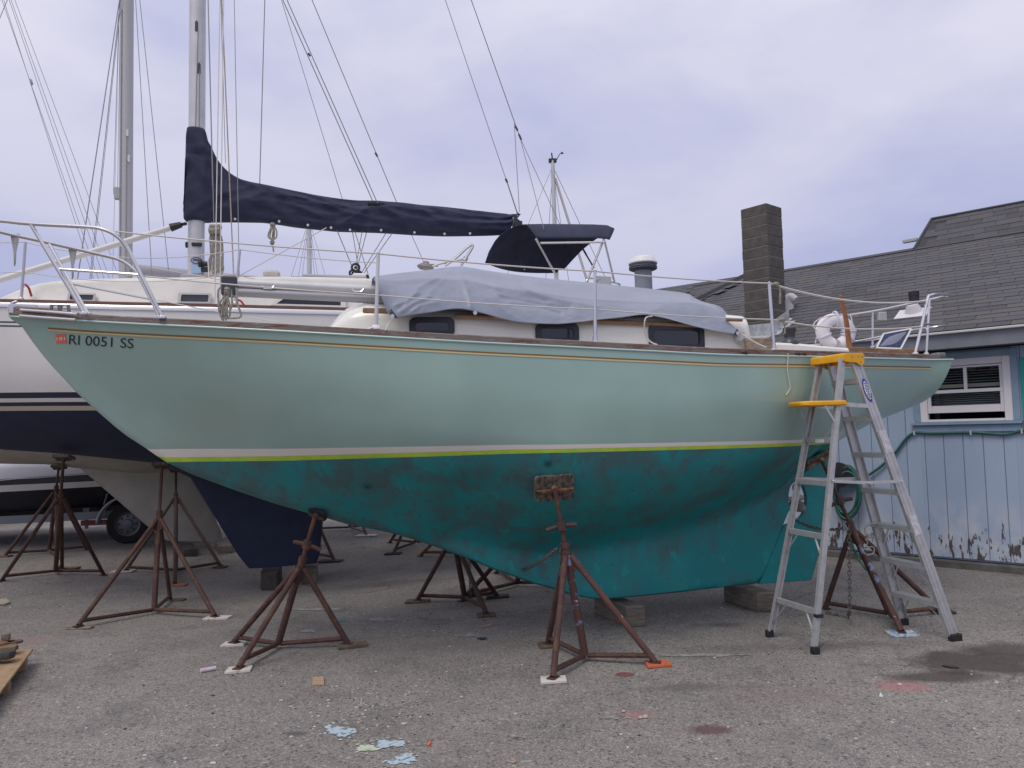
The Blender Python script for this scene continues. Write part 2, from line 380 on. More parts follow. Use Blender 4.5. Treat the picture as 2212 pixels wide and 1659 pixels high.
    l(ps.outputs['Position'], wn.inputs['Vector']); l(wn.outputs['Color'], wv.inputs[0]); wv.inputs[1].default_value = (1.1, 1.1, 0); l(ps.outputs['Position'], wv.inputs[2]); l(wv.outputs[0], vc.inputs['Vector'])
    cm = n('ShaderNodeMath'); cm.operation = 'MULTIPLY'; l(rng(vc.outputs[0], .0, .006, .75, 0), cm.inputs[0]); l(rng(noise_(.9, 3), .5, .62), cm.inputs[1])
    base = mix(cm.outputs[0], base, (.035, .033, .034))
    l(base, b.inputs['Base Color']); b.inputs['Roughness'].default_value = .88
    bp = n('ShaderNodeBump'); bp.inputs['Strength'].default_value = .6; bp.inputs['Distance'].default_value = .006; l(sp.outputs[0], bp.inputs['Height']); l(bp.outputs[0], b.inputs['Normal'])
    return m
go = g.build('ground', asphalt(), smooth=60); go['kind'] = 'structure'

# ---------------------------------------------------------------- hull maker
class Hull:
    """half-breadth b(x,z): a canoe body given by section tables, with an optional deadwood, cut off below at zk(x)"""
    Fq = [0, .2, .4, .55, .7, .8, .9, .97, 1]
    def __init__(s, bs, zs, zc, zk, gtab, kw=None, shear=None, tw=None):
        s.bs, s.zs, s.zc, s.zk, s.kw = bs, zs, zc, zk, kw or (lambda x: 0)
        s.gx = [a for a, _ in gtab]; s.gc = [pchip(s.gx, [gtab[j][1][i] for j in range(len(gtab))]) for i in range(9)]
        s.shear = shear or (lambda x: 0); s.tw = tw; s.cache = {}
    def sec(s, x):
        k = round(x, 4)
        if k not in s.cache: s.cache[k] = (s.bs(x), s.zs(x), s.zc(x), pchip(s.Fq, [c(x) for c in s.gc]), s.kw(x), s.zk(x))
        return s.cache[k]
    def b(s, x, z):
        bs, zs, zc, g, kw, zk = s.sec(x)
        q = (zs-z)/max(zs-zc, 1e-3); c = bs*g(min(q, 1)) if q > 0 else bs
        if kw > 0:
            kk = kw*sstep(0, 1, 1) ; c = (c**3 + kk**3)**(1/3) if z < zs-.4 else c
        d = z-zk
        if d < .035: c *= sqrt(max(0, 1-(1-max(d, 0)/.035)**2)) if zk < zc-.02 or kw > 0 else 1
        return c
    def pt(s, x, z, side=-1, out=0):
        bb = s.b(x, z) + out; return s.tw(x + s.shear(x)*(z-s.zs(x)), side*bb, z)
    def line(s, x, n=150):
        zs, zk = s.zs(x), s.zk(x); r = []
        for i in range(n+1):
            t = i/n; t = t if i < n else 1
            z = zs + (zk-zs)*(1-(1-t)**1.4); r.append((s.b(x, z), z))
        r.append((0, zk)); return r
    def strip(s, x, za, zb, n):
        L_ = s.line(x); zs, zk = s.zs(x), s.zk(x); za = min(max(za, zk), zs); zb = min(max(zb, zk), zs)
        pts = [p for p in L_ if zb < p[1] < za]
        def at(z): return (s.b(x, z), z)
        pts = [at(za)] + pts + [at(zb)]
        if zb <= zk + 1e-6: pts.append((0, zk))
        d = [0]
        for i in range(1, len(pts)): d.append(d[-1] + sqrt((pts[i][0]-pts[i-1][0])**2 + (pts[i][1]-pts[i-1][1])**2))
        r = []; j = 0
        for i in range(n+1):
            t = d[-1]*i/n
            while j < len(d)-2 and d[j+1] < t: j += 1
            w = (t-d[j])/max(d[j+1]-d[j], 1e-9); w = max(0, min(1, w)); a, c = pts[j], pts[j+1]
            r.append((a[0]+(c[0]-a[0])*w, a[1]+(c[1]-a[1])*w))
        return r
    def skin(s, xs, za, zb, n, name, mat, parent, merge=.0004, sides=(-1, 1), capend=None, out=0):
        m = MB()
        for sd in sides:
            rows = []
            for x in xs:
                rows.append([s.tw(x + s.shear(x)*(z-s.zs(x)), sd*(bb+out), z) for bb, z in s.strip(x, za(x), zb(x), n)])
            m.grid(rows)
            if capend == 'x':
                rr = rows[-1]; m.grid([rr, [s.tw(xs[-1] + s.shear(xs[-1])*(z-s.zs(xs[-1])), 0, z) for bb, z in s.strip(xs[-1], za(xs[-1]), zb(xs[-1]), n)]])
        return m.build(name, mat, parent, smooth=50, merge=merge)
# ================================================================ the green sailboat
YC = 6.95
_pv = Matrix.Translation((.77, YC, 0)); XFG = _pv @ Matrix.Rotation(radians(14), 4, 'Z') @ _pv.inverted(); XF = XFG
mx_ = lambda a: -3.97 + (a+4.55)*.918         # station along the boat
g_bs = pchip([mx_(a) for a in (-4.6, -4.45, -4.0, -3.4, -2.7, -2, -1, 0, 1, 2, 3, 3.6, 4.05)], [.015, .07, .26, .50, .76, .94, 1.11, 1.18, 1.15, 1.03, .81, .64, .49])
_tr = [(30, 681), (57, 684.5), (110, 687), (164, 691), (300, 698.5), (450, 705.5), (603, 713.5), (800, 725), (987, 736), (1152, 744.5), (1400, 757), (1591, 766), (1800, 770.5), (2059, 775.5)]
_pts = []
for u, v in _tr:
    x = 0
    for _ in range(8): p = P(u, v, YC - g_bs(x)); x = p.x
    _pts.append((p.x, p.z))
g_zs = pchip([p[0] for p in _pts], [p[1] for p in _pts])
GX0, GX1 = P(24, 672, YC).x, _pts[-1][0]
_pr = [(24, 671), (30, 680), (41, 700), (58, 725), (74, 747), (104, 785), (138, 820), (161, 846), (202, 883), (262, 935), (322, 974), (355, 998), (415, 1026), (505, 1059), (603, 1092), (677, 1112), (756, 1135), (846, 1152), (930, 1178), (1012, 1207), (1067, 1231), (1152, 1261), (1184, 1269), (1233, 1285), (1282, 1293.5), (1328, 1292), (1451, 1281), (1591, 1266), (1640, 1262), (1655, 1228), (1678, 1172), (1699, 1121), (1728, 1062), (1758, 1003), (1790, 975), (1807, 967), (1851, 947), (1911, 916), (1956, 895), (1998, 874), (2010, 866)]
_pp = [P(u, v, YC - .03) for u, v in _pr]
_zk0 = lin([p.x for p in _pp], [p.z for p in _pp]); g_zk = lambda x: min(_zk0(x), g_zs(x)-.02)
XR = _pp[30].x
_zc = pchip([mx_(a) for a in (-1.6, -1.0, 0, 1, 2, 2.6, 2.95)], [.0, .78, .62, .66, .86, 1.13, 1.40])
def g_zc(x):
    if x < mx_(-1.6): return g_zk(x)
    if x < mx_(-.9): t = sstep(mx_(-1.6), mx_(-.9), x); return g_zk(x)*(1-t) + .76*t
    if x > mx_(2.75): t = sstep(mx_(2.75), mx_(3.0), x); return _zc(x)*(1-t) + g_zk(x)*t
    return _zc(x)
g_tab = [(-4.6, [1, .8, .62, .48, .33, .23, .12, .05, 0]), (-3.6, [1, .8, .6, .45, .3, .21, .12, .06, 0]), (-3, [1, .84, .66, .5, .34, .24, .13, .06, 0]),
         (-2, [1, .94, .82, .68, .48, .33, .18, .07, 0]), (-1, [1, .99, .93, .80, .53, .34, .17, .06, 0]), (0, [1, 1.0, .97, .885, .69, .48, .24, .085, 0]),
         (1, [1, 1.0, .96, .87, .67, .45, .20, .065, 0]), (2, [1, .99, .93, .84, .58, .34, .15, .05, 0]), (2.6, [1, .96, .87, .76, .58, .4, .2, .07, 0]),
         (2.95, [1, .95, .87, .77, .6, .45, .25, .1, 0]), (3.4, [1, .96, .89, .81, .68, .55, .36, .15, 0]), (4.05, [1, .97, .92, .86, .76, .65, .47, .24, 0])]
g_tab = [(mx_(a), b) for a, b in g_tab]
g_kw = lin([mx_(a) for a in (-1.7, -.6, .5, 1.5, 2.2, 2.6, 2.75, 2.9)], [0, .10, .13, .11, .055, .035, .03, 0])
g_shear = lambda x: .36*sstep(mx_(2.6), mx_(4.0), x)
GH = Hull(g_bs, g_zs, g_zc, g_zk, g_tab, g_kw, g_shear, lambda x, y, z: Vector((x, YC + y, z)))
def hullpt(u, v, out=0):                      # where a picture point meets the near side
    y = YC - 1
    for _ in range(40):
        p = P(u, v, y); xx = p.x - g_shear(p.x)*(p.z - g_zs(p.x)); y = .5*y + .5*(YC - GH.b(xx, max(p.z, g_zk(xx)+.02)) - out)
    return P(u, v, y)
def hullnorm(p):
    e = .03; b0 = lambda x, z: GH.b(x, z); n = Vector((-(b0(p.x+e, p.z)-b0(p.x-e, p.z))/(2*e), -1, -(b0(p.x, p.z+e)-b0(p.x, p.z-e))/(2*e))); return n.normalized()

boat = thing('sailboat', (.9, YC, .2), 'pale green sailboat with worn teal bottom standing on timber blocks and jack stands', 'sailboat')
st = [GX0 + (GX1-GX0)*i/110 for i in range(111)] + [XR + .02*i for i in range(-8, 20)]
st = sorted(set(round(a, 4) for a in st if GX0 <= a <= GX1))
_q = [hullpt(*a) for a in ((385, 998), (603, 995.5), (1106, 980), (1600, 968), (1725, 963))]
z_lb = lin([p.x for p in _q], [p.z for p in _q])
z_lt = lambda x: z_lb(x) + lin([-2.7, -2, 0, 2, 3], [.037, .036, .029, .026, .026])(x)
z_wt = lambda x: z_lt(x) + lin([-2.75, -2, 0, 2, 3], [.066, .058, .032, .027, .026])(x)
top = lambda x: g_zs(x); bot = lambda x: -9
hull = GH.skin(st, top, z_wt, 26, 'hull', GREEN, boat, capend='x')
GH.skin(st, z_wt, z_lt, 3, 'boot_stripe', BOOT, boat)
GH.skin(st, z_lt, z_lb, 3, 'masking_tape', TAPE, boat, out=.0015)
bottom = GH.skin(st, z_lb, bot, 46, 'bottom', TEAL, boat)
# cove stripe near the sheer, both sides
for nm, mt, a0, a1, o in (('cove_stripe', GOLD, .069, .081, .003), ('cove_stripe', CREAM, .081, .093, .004)):
    m = MB(); sx = [x for x in st if P(104, 715, YC-.1).x < x < P(2030, 791, 6.4).x]
    for sd in (-1, 1):
        m.grid([[GH.pt(x, g_zs(x)-a0-k*(a1-a0)/2, sd, o) for k in range(3)] for x in sx])
    m.build(nm, mt, boat)
# bright paint edge under the rail and the teak toe rail
m = MB(); rails = {}
for sd in (-1, 1):
    m.tube([GH.pt(x, g_zs(x)-.004, sd, .004) for x in st[::2]], .008, 6)
m.split('rub_edge', M('pale_green_edge', (.45, .60, .56), .3), boat)
m = MB()
for sd in (-1, 1):
    rows = []
    for x in [a for a in st if a < GX1-.03][::2]:
        h = .048 + .03*sstep(-3.2, -3.9, x); p = GH.pt(x, g_zs(x), sd, .004); q = Vector((0, -sd*.045, 0)); up = Vector((0, 0, h))
        bw = min(.045, g_bs(x)); q = Vector((0, -sd*bw, 0))
        rows.append([p+Vector((0, 0, .003)), p+up*.85, p+up+q*.15, p+up+q*.85, p+q+up*.85, p+q+Vector((0, 0, .003))])
    m.grid(rows, close=True)
m.split('toe_rail', TEAK, boat, smooth=40)
m = MB()
m.grid([[Vector((x, YC + k/6*g_bs(x)*.985, g_zs(x) + .012 + .05*(1-(k/6)**2)*min(1, g_bs(x)))) for k in range(-6, 7)] for x in st[::3] + [st[-1]]])
m.build('deck', OFFW, boat)
# rudder plate with a half-round propeller cut-out
m = MB()
ap = [(1634, 1261), (1648, 1228), (1672, 1170), (1687, 1136)]
arc = [(1694 + 34*sin(a)*1.0, 1086 - 50*cos(a + .0)) for a in [pi - i*pi/10 for i in range(1, 10)]]
poly = ap + [(1707+30*sin(a), 1080-46*cos(a)) for a in [pi-.25 - i*(pi-.5)/8 for i in range(9)]] + [(1742, 1012), (1748, 1003), (1799, 982), (1788, 1050), (1775, 1135), (1762, 1205), (1748, 1252.5)]
pr = [P(u, v, YC) for u, v in poly]
m.prism([p + Vector((.012, -.024, 0)) for p in pr], (0, .048, 0))
m.build('rudder', TEAL, boat, bevel=.006)
# propeller aperture: cut the trailing edge of the deadwood
c = P(1716, 1076, YC)
cut = MB(); cut.tube([c + Vector((0, -.4, 0)), c + Vector((0, .4, 0))], .155, 28, sq=.55)
co = cut.build('cutter', TEAL); md = bottom.modifiers.new('aperture', 'BOOLEAN'); md.operation = 'DIFFERENCE'; md.object = co; md.solver = 'EXACT'
dg = bpy.context.evaluated_depsgraph_get(); me2 = bpy.data.meshes.new_from_object(bottom.evaluated_get(dg)); 
bottom.modifiers.clear()
if len(me2.polygons) > 1000: bottom.data = me2
cm_ = co.data; bpy.data.objects.remove(co); bpy.data.meshes.remove(cm_)
m = MB(); m.tube([c + Vector((-.16, 0, -.01)), c + Vector((.09, 0, .0))], .018, 8)
m.lathe([(0, -.05), (.03, -.03), (.033, .02), (.012, .07)], c + Vector((.03, 0, 0)), (1, 0, 0), 12)
for s_ in (-1, 1):
    m.grid([[c + Vector((.02 + .03*w*s_, w*.4*.1, s_*(.03 + t*.1))) + Vector((0, (w)*(.05*sin(t*pi*.8)+.012), 0)) for w in (-1, -.3, .3, 1)] for t in [0, .25, .5, .75, 1]])
m.build('propeller', M('dull_bronze_and_zinc', (.34, .32, .30), .5, .4), boat, solid=.006)
# small through-hulls
m = MB()
for u, v in ((794, 1050), (1184, 1000), (1740, 1030)):
    p = hullpt(u, v); n_ = hullnorm(p); m.lathe([(.030, 0), (.030, .008), (.014, .010), (.012, .002)], p, n_, 14)
m.split('through_hull', M('dark_teal_fitting', (.01, .12, .125), .5), boat)
# cabin trunk
xa_, xb_ = P(697, 706, YC-.42).x, P(1627, 742, YC-.74).x
cmx = lambda x: xa_ + (x+1.62)/3.58*(xb_-xa_)
c_x = [cmx(a) for a in (-1.62, -1.56, -1.5, -1.43, -1.36, -1.28, -1.2, -1.02, -.8, -.5, 0, .6, 1.2, 1.6, 1.7, 1.78, 1.84, 1.89, 1.93, 1.96)]
c_w = pchip([cmx(a) for a in (-1.62, -1.3, -1, -.5, .5, 1.3, 1.96)], [.44, .56, .63, .70, .75, .76, .74])
def ch_(u, v): p = P(u, v, YC-.62); return p.x, p.z - g_zs(p.x) - .03
_c = [(xa_, .02), ch_(716, 688), ch_(735, 667), ch_(752, 653), ch_(775, 646), ch_(800, 643)]
_c += [(cmx(0), _c[-1][1]-.005), ch_(1560, 672), ch_(1598, 674), ch_(1612, 683), ch_(1621, 700), (xb_, .16)]
c_t = pchip([a for a, _ in _c], [b for _, b in _c])
rows = []
for x in c_x:
    z0 = g_zs(x)-.02; w = c_w(x); h = c_t(x)+.02; r = min(.14, h*.45); sec = [(-w, 0), (-w*.995, (h-r)*.5), (-w*.985, h-r)]
    for k in range(1, 6): a = k/6*pi/2; sec.append((-w*.985 + r - r*cos(a), h-r + r*sin(a)))
    sec += [(-w*.5, h+.04), (0, h+.055)]; sec += [(-a, b_) for a, b_ in sec[-2::-1]]
    rows.append([Vector((x, YC+a, z0+b_)) for a, b_ in sec])
m = MB(); m.grid(rows); n_ = len(rows[0])
m.add(rows[0], [tuple(range(n_))]); m.add(rows[-1], [tuple(range(n_))])
m.build('cabin', WHITE, boat, merge=.0005, smooth=45)
def cside(u, v, out=0):
    y = YC-.72
    for _ in range(6): p = P(u, v, y); y = YC - c_w(p.x)*.992 - out
    return P(u, v, y)
def rrect(a, b, r, n=4):                      # rounded rectangle outline
    pts = []
    for cx, cy, a0 in ((b[0]-r, b[1]-r, 0), (a[0]+r, b[1]-r, pi/2), (a[0]+r, a[1]+r, pi), (b[0]-r, a[1]+r, 1.5*pi)):
        for k in range(n+1): t = a0 + k/n*pi/2; pts.append((cx + r*cos(t), cy + r*sin(t)))
    return pts
for (u0, v0, u1, v1) in ((884, 685, 981, 728), (1157, 699, 1249, 743), (1402, 704, 1519, 757)):
    a, b_ = cside(u0, v1), cside(u1, v0); w = empty_part('cabin_window', boat)
    cx = (a.x+b_.x)/2; yy = YC - c_w(cx)*.992
    sl_ = (cside(u1, v0).y - cside(u0, v0).y)/(b_.x-a.x)
    def q(x, z, o): return Vector((x, yy + (x-cx)*sl_ - o, z))
    zt = b_.z; zb = a.z
    o1 = rrect((a.x, zb), (b_.x, zt), .045); o2 = rrect((a.x+.045, zb+.045), (b_.x-.045, zt-.04), .03)
    m = MB(); m.grid([[q(x, z, -.01) for x, z in o1], [q(x, z, .016) for x, z in o1], [q(x, z, .018) for x, z in o2], [q(x, z, -.004) for x, z in o2]], close=True)
    m.build('frame', FRAME, w, smooth=30)
    m = MB(); m.prism([q(x, z, .004) for x, z in o2], (0, .006, 0)); m.build('pane', GLASS, w, smooth=0)
# teak handrails / trim on cabin sides
m = MB()
for sd in (-1, 1):
    m.beam(Vector((P(785, 668, 6.25).x, YC+sd*.64, P(785, 668, 6.25).z)), Vector((P(862, 671, 6.2).x, YC+sd*.715, P(862, 671, 6.2).z)), .03, .04)
    p0, p1 = P(985, 681, 6.21), P(1560, 705, 6.16)
    m.tube([Vector((p0.x + (p1.x-p0.x)*i/8, YC+sd*(c_w(p0.x + (p1.x-p0.x)*i/8)+.012), p0.z + (p1.z-p0.z)*i/8)) for i in range(9)], .02, 6)
    p0, p1 = P(1566, 691, 6.2), P(1600, 692, 6.2)
    m.beam(Vector((p0.x, YC+sd*.775, p0.z)), Vector((p1.x, YC+sd*.775, p1.z)), .03, .03)
m.split('handrail', M('pale_teak_handrail', (.28, .155, .09), .5, col2=(.21, .115, .065), scale=12), boat, bevel=.006)
# cockpit: coaming boards, white moulding, winch, aft wooden coaming
m = MB(); 
for sd in (-1, 1):
    pa, pb = P(1617, 741, 6.1), P(1680, 742, 6.1)
    m.frame(Vector(((pa.x+pb.x)/2, YC+sd*.80, (P(1650, 740, 6.1).z)-.01)), Vector(((pb.x-pa.x)/2, 0, 0)), Vector((0, .02, 0)), Vector((0, 0, .055)))
m.split('coaming_board', M('grey_brown_worn_teak', (.22, .16, .115), .8, col2=(.35, .30, .24), scale=11, lo=.45, hi=.6, stretch=(1, 1, 3)), boat, bevel=.006)
m = MB()
for sd in (-1, 1):
    pts = [(1679, 758), (1681, 741), (1690, 737.5), (1740, 740), (1800, 746), (1848, 750), (1848, 768), (1679, 768)]
    m.prism([Vector((P(u, v, 6.12).x, YC+sd*.68-.09, P(u, v, 6.12).z)) for u, v in pts], (0, .18, 0))
m.split('cockpit_moulding', WHITE, boat, bevel=.02)
m = MB()
for sd in (-1, 1):
    pts = [(1846, 768), (1846, 747), (1880, 748), (1930, 752), (1960, 752), (1974, 762), (1976, 768)]
    m.prism([Vector((P(u, v, 6.3).x, YC+sd*.55-.02, P(u, v, 6.3).z)) for u, v in pts], (0, .04, 0))
pa = P(1958, 758, 6.6); m.box((pa.x, YC, pa.z-.03), .04, .98, .09)
m.split('aft_coaming', OLDW, boat, bevel=.005)
for sd in (-1, 1):
    p = P(1729, 741, 6.12); p.y = YC + sd*.68
    m = MB(); m.lathe([(.080, 0), (.080, .015), (.06, .045), (.047, .06), (.045, .10), (.057, .125), (.055, .15), (.03, .155), (.012, .165)], p, n=20); m.build('winch', M('dark_grey_winch', (.07, .075, .085), .35, .5), boat)
p = P(1597, 729, 6.18); m = MB(); m.lathe([(.03, -.02), (.036, -.012), (.022, 0), (.036, .012), (.03, .02)], p, (0, 1, 0), 18); m.box(p + Vector((.02, .0, .0)), .05, .02, .09); m.build('block', M('black_and_white_sheave', (.5, .5, .5), .4, .2), boat)
# bow fittings
m = MB()
a = P(20, 664, YC); 
m.tube(bez([P(37, 651, YC-.01), P(25, 656, YC-.01), P(20, 664, YC-.01), P(21, 672, YC-.01)], 4), [.012]*12 + [.01], 8)
m.beam(P(20, 666, YC-.05), P(80, 668, YC-.09), .012, .07)
m.beam(P(20, 666, YC+.05), P(80, 668, YC+.09), .012, .07)
m.build('stem_fitting', SS, boat, bevel=.003)
m = MB(); m.tube([P(45, 669.5, YC-.10), P(108, 674, YC-.20), P(168, 679, YC-.33)], .012, 8); m.tube([P(44, 682, YC-.10), P(100, 686.5, YC-.22), P(164, 691, YC-.36)], .012, 8)
m.split('chafe_strip', SS, boat)
m = MB()
for u in (118, 138):
    p = P(u, 665, YC-.05); m.tube([p + Vector((-.03, 0, -.07)), p + Vector((-.02, 0, .02)), p + Vector((.03, 0, .02)), p + Vector((.04, 0, -.07))], .014, 8)
m.split('bow_cleat', M('grey_cast_metal', (.22, .21, .22), .4, .7), boat)
# drain scuppers in the rail
m = MB()
for u, v in ((1607, 762), (1722, 768), (1735, 768)):
    p = hullpt(u, v+3, .0); p.z = g_zs(p.x)+.012; m.box(p + Vector((0, -.004, 0)), .05, .012, .018)
m.split('scupper', BLACK, boat)
# pulpit (c2 = crop coordinates of the enlarged bow)
c2 = lambda cx, cy, y: P(cx*.2728, 411.4 + cy*.2728, y)
m = MB(); near = bez([c2(-420, 225, 6.9), c2(-200, 228, 6.8), c2(0, 240, 6.72), c2(250, 265, 6.62), c2(700, 290, 6.48), c2(830, 312, 6.44), c2(930, 365, 6.42), c2(1010, 460, 6.42), c2(1080, 600, 6.41), c2(1285, 1003, 6.38)], 6)
far = bez([c2(-420, 225, 6.9), c2(-300, 240, 7.15), c2(0, 328, 7.3), c2(320, 400, 7.42), c2(800, 510, 7.55), c2(950, 552, 7.57), c2(1050, 620, 7.57), c2(1110, 700, 7.56), c2(1262, 998, 7.5)], 6)
m.tube(near, .0145, 10); m.build('pulpit', SS, boat)
m = MB(); m.tube(far, .0145, 10); m.build('pulpit', SS, boat)
m = MB(); m.tube([c2(245, 268, 6.62), c2(665, 972, 6.58)], .0135, 10); m.tube([c2(390, 425, 7.44), c2(695, 975, 7.28)], .0135, 10)
m.tube([c2(460, 622, 6.61), c2(1105, 668, 6.42)], .0115, 8); m.tube([c2(575, 738, 7.35), c2(1192, 858, 7.54)], .0115, 8); m.split('pulpit_brace', SS, boat)
m = MB()
for (a, y) in (((665, 972), 6.58), ((1285, 1003), 6.38), ((695, 975), 7.28), ((1262, 998), 7.5)):
    m.lathe([(.03, -.012), (.03, 0), (.018, .012)], c2(*a, y), n=14)
m.split('pulpit_base', SS, boat)
m = MB()
for a, y in (((118, 360), 7.35), ((575, 470), 7.5)):
    p = c2(*a, y); m.add([p+Vector((-.035, 0, .02)), p+Vector((.035, 0, .02)), p+Vector((.022, .01, -.06)), p+Vector((.012, .0, -.13)), p+Vector((.010, 0, -.23)), p+Vector((-.004, .01, -.25)), p+Vector((-.012, .01, -.13)), p+Vector((-.022, 0, -.05))], [(0, 1, 2, 7), (7, 2, 3, 6), (6, 3, 4, 5)])
m.split('torn_cloth', M('grey_torn_cloth', (.5, .49, .48), .9), boat, solid=.004)
# pushpit
m = MB(); m.tube(bez([P(1977, 764, 6.44), P(1992, 700, 6.46), P(2004, 645, 6.48), P(2010, 638.5, 6.5), P(2020, 636, 6.56), P(2045, 636.5, 6.85), P(2051, 638, 7.1), P(2036, 641.5, 7.4), P(1996, 650, 7.5), P(1885, 673, 7.56), P(1800, 686, 7.62), P(1785, 689, 7.62), P(1774, 698, 7.62), P(1768, 715, 7.62), P(1762, 742, 7.62)], 5), .0135, 10); m.build('pushpit', SS, boat)
m = MB(); m.tube(bez([P(1991, 701, 6.46), P(2041, 699, 6.85), P(2047, 701, 7.1), P(2027, 705, 7.42), P(1968, 714, 7.5), P(1850, 737, 7.56), P(1775, 742, 7.62)], 5), .0105, 8)
m.tube([P(2001, 764, 7.40), P(2008, 648, 7.44)], .0135, 10); m.tube([P(1885, 750, 7.56), P(1885, 674, 7.56)], .0125, 10); m.split('pushpit_brace', SS, boat)
m = MB()
for q_ in ((1977, 764, 6.44), (2001, 764, 7.40), (1885, 750, 7.56)): m.lathe([(.03, -.012), (.03, 0), (.018, .012)], P(*q_), n=14)
m.split('pushpit_base', SS, boat)
p = P(1905, 684, 7.55); m = MB(); m.box(p, .10, .05, .10); m.build('stern_light', M('grey_plastic', (.42, .42, .42), .5), boat, bevel=.008)
# stanchions and lifelines
def stn(u0, v0, u1, v1):
    x = P(u1, v1, 5.9).x
    for _ in range(4): y = YC - g_bs(x) + .055; x = P(u1, v1, y).x
    return P(u0, v0, y + .03), P(u1, v1, y)
S1, S2, S3 = stn(817, 548, 812, 714), stn(1285, 586, 1286, 740), stn(1662, 612, 1672, 756)
for a, b_ in (S1, S2, S3):
    m = MB(); m.tube([b_, a], [.0145, .0125], 10); m.lathe([(.0125, 0), (.014, .006), (.006, .014)], a, n=10); m.lathe([(.036, -.012), (.034, 0), (.02, .012), (.018, .05)], b_, n=14); m.build('stanchion', ALU if a is S1[0] else SS, boat)
for a, b_ in (S1, S2, S3):                    # the same posts on the far rail
    f_ = lambda p: Vector((p.x, 2*YC-p.y, p.z)); m = MB(); m.tube([f_(b_), f_(a)], [.0145, .0125], 10); m.build('stanchion', SS, boat)
def mid(s_, v): a, b_ = s_; t = (v-b_.z)/(a.z-b_.z); return b_ + (a-b_)*t
ll = [[c2(915, 325, 6.42), S1[0]], [S1[0], S2[0]], [S2[0], S3[0]]]
m = MB()
for a, b_ in ll: m.tube(sag(a, b_, .012), .006, 6)
m.tube(sag(S3[0], P(1997, 650, 6.48), .075, 16), .009, 6); m.split('lifeline', LIFE, boat)
k1, k2, k3 = (P(812.5, 637, S1[1].y+.01), P(1285.5, 668, S2[1].y+.01), P(1667, 690, S3[1].y+.01))
m = MB(); m.tube(sag(c2(1150, 680, 6.41), k1, .01), .0055, 6); m.tube(sag(k1, k2, .012), .0055, 6); m.tube(sag(k2, k3, .012), .0055, 6); m.tube(sag(k3, P(1988, 705, 6.46), .05, 14), .007, 6)
m.tube(sag(c2(1060, 585, 7.57), Vector((k1.x, 2*YC-k1.y, k1.z+.3)), .02), .0045, 6); m.tube(sag(c2(1245, 868, 7.54), P(690, 710, 7.6), .01), .005, 6)
m.split('lifeline', LIFE, boat)
m = MB(); m.tube(bez([S3[0]+Vector((.06, -.01, -.01)), S3[0]+Vector((.09, -.01, -.05)), S3[0]+Vector((.085, -.01, -.17))], 4), .009, 6); m.tube(bez([k3+Vector((.10, -.01, -.01)), k3+Vector((.11, -.01, -.06)), k3+Vector((.11, -.01, -.12))], 4), .008, 6)
for p in (S3[0]+Vector((.06, 0, -.005)), k3+Vector((.1, 0, 0))): m.lathe([(.005, -.03), (.016, -.02), (.02, 0), (.016, .02), (.005, .03)], p, (1, 0, .1), 8)
m.split('rope_lashing', ROPE, boat)
p = S1[1]; m = MB(); m.lathe([(.02, -.01), (.035, .0), (.03, .02), (.019, .03)], p+Vector((0, 0, .01)), n=10); m.tube([p+Vector((-.02, -.02, .02)), p+Vector((-.07, -.02, .0)), p+Vector((-.06, -.02, -.03))], .01, 6); m.build('white_rag', M('white_rag_cloth', (.75, .73, .75), .9), boat)
# line hanging down the topside by the ladder
m = MB(); hp = [(1702, 763), (1702, 775), (1701, 800), (1706, 830), (1706, 840), (1700, 850), (1697, 853)]
m.tube(bez([hullpt(u, v, .012) for u, v in hp], 4), .005, 6); m.build('hanging_line', M('pale_cord', (.55, .56, .50), .8), boat)
m = MB(); m.tube(bez([P(1409, 683, 6.02), P(1396, 686, 6.0), P(1392, 700, 6.0), P(1393, 722, 6.05), P(1405, 738, 6.05), P(1420, 745, 6.0)], 5), .006, 6); m.build('tie_cord', LIFE, boat)
m = MB(); m.tube(sag(P(1604, 722, 6.1), P(1655, 750, 5.98), .01), .006, 6); m.build('tie_cord', LIFE, boat)
m = MB(); m.tube([P(848, 688, 6.1), P(838, 700, 6.0), P(832, 714, 5.9)], .004, 6); m.build('tie_cord', LIFE, boat)
# tiller standing up out of the cockpit
m = MB(); tl = bez([P(1835, 752, 6.75), P(1833, 735, 6.75), P(1829, 700, 6.72), P(1823, 668, 6.7), P(1815, 639, 6.68)], 5); m.tube(tl, [.028 - .010*i/(len(tl)-1) for i in range(len(tl))], 8); m.build('tiller', M('oiled_tiller_wood', (.33, .135, .055), .5, col2=(.25, .10, .045), scale=20, stretch=(3, 3, 1)), boat)
# stern chock
m = MB(); p = P(2027, 768, 6.7); m.box(p, .10, .10, .05); m.build('stern_chock', M('grey_cast_metal', (.22, .21, .22), .4, .7), boat, bevel=.01)
# registration letters and sticker laid on the topside
def wrap_text(txt, a, b_, height, name, mat, parent, conv, out=.003, ofs=0):
    cu = bpy.data.curves.new('t', 'FONT'); cu.body = txt; cu.size = 1; cu.fill_mode = 'FRONT'; cu.resolution_u = 4
    o = bpy.data.objects.new('t', cu); COL.objects.link(o); dg = bpy.context.evaluated_depsgraph_get(); dg.update(); me = bpy.data.meshes.new_from_object(o.evaluated_get(dg))
    xs_ = [v.co.x for v in me.vertices]; ys_ = [v.co.y for v in me.vertices]; x0, x1, y0, y1 = min(xs_), max(xs_), min(ys_), max(ys_)
    vs = [conv((v.co.x-x0)/(x1-x0), (v.co.y-y0)/(y1-y0)) for v in me.vertices]; fs = [tuple(p.vertices) for p in me.polygons]
    bpy.data.objects.remove(o); bpy.data.curves.remove(cu); bpy.data.meshes.remove(me)
    m = MB(); m.add(vs, fs); return m.build(name, mat, parent, smooth=0)
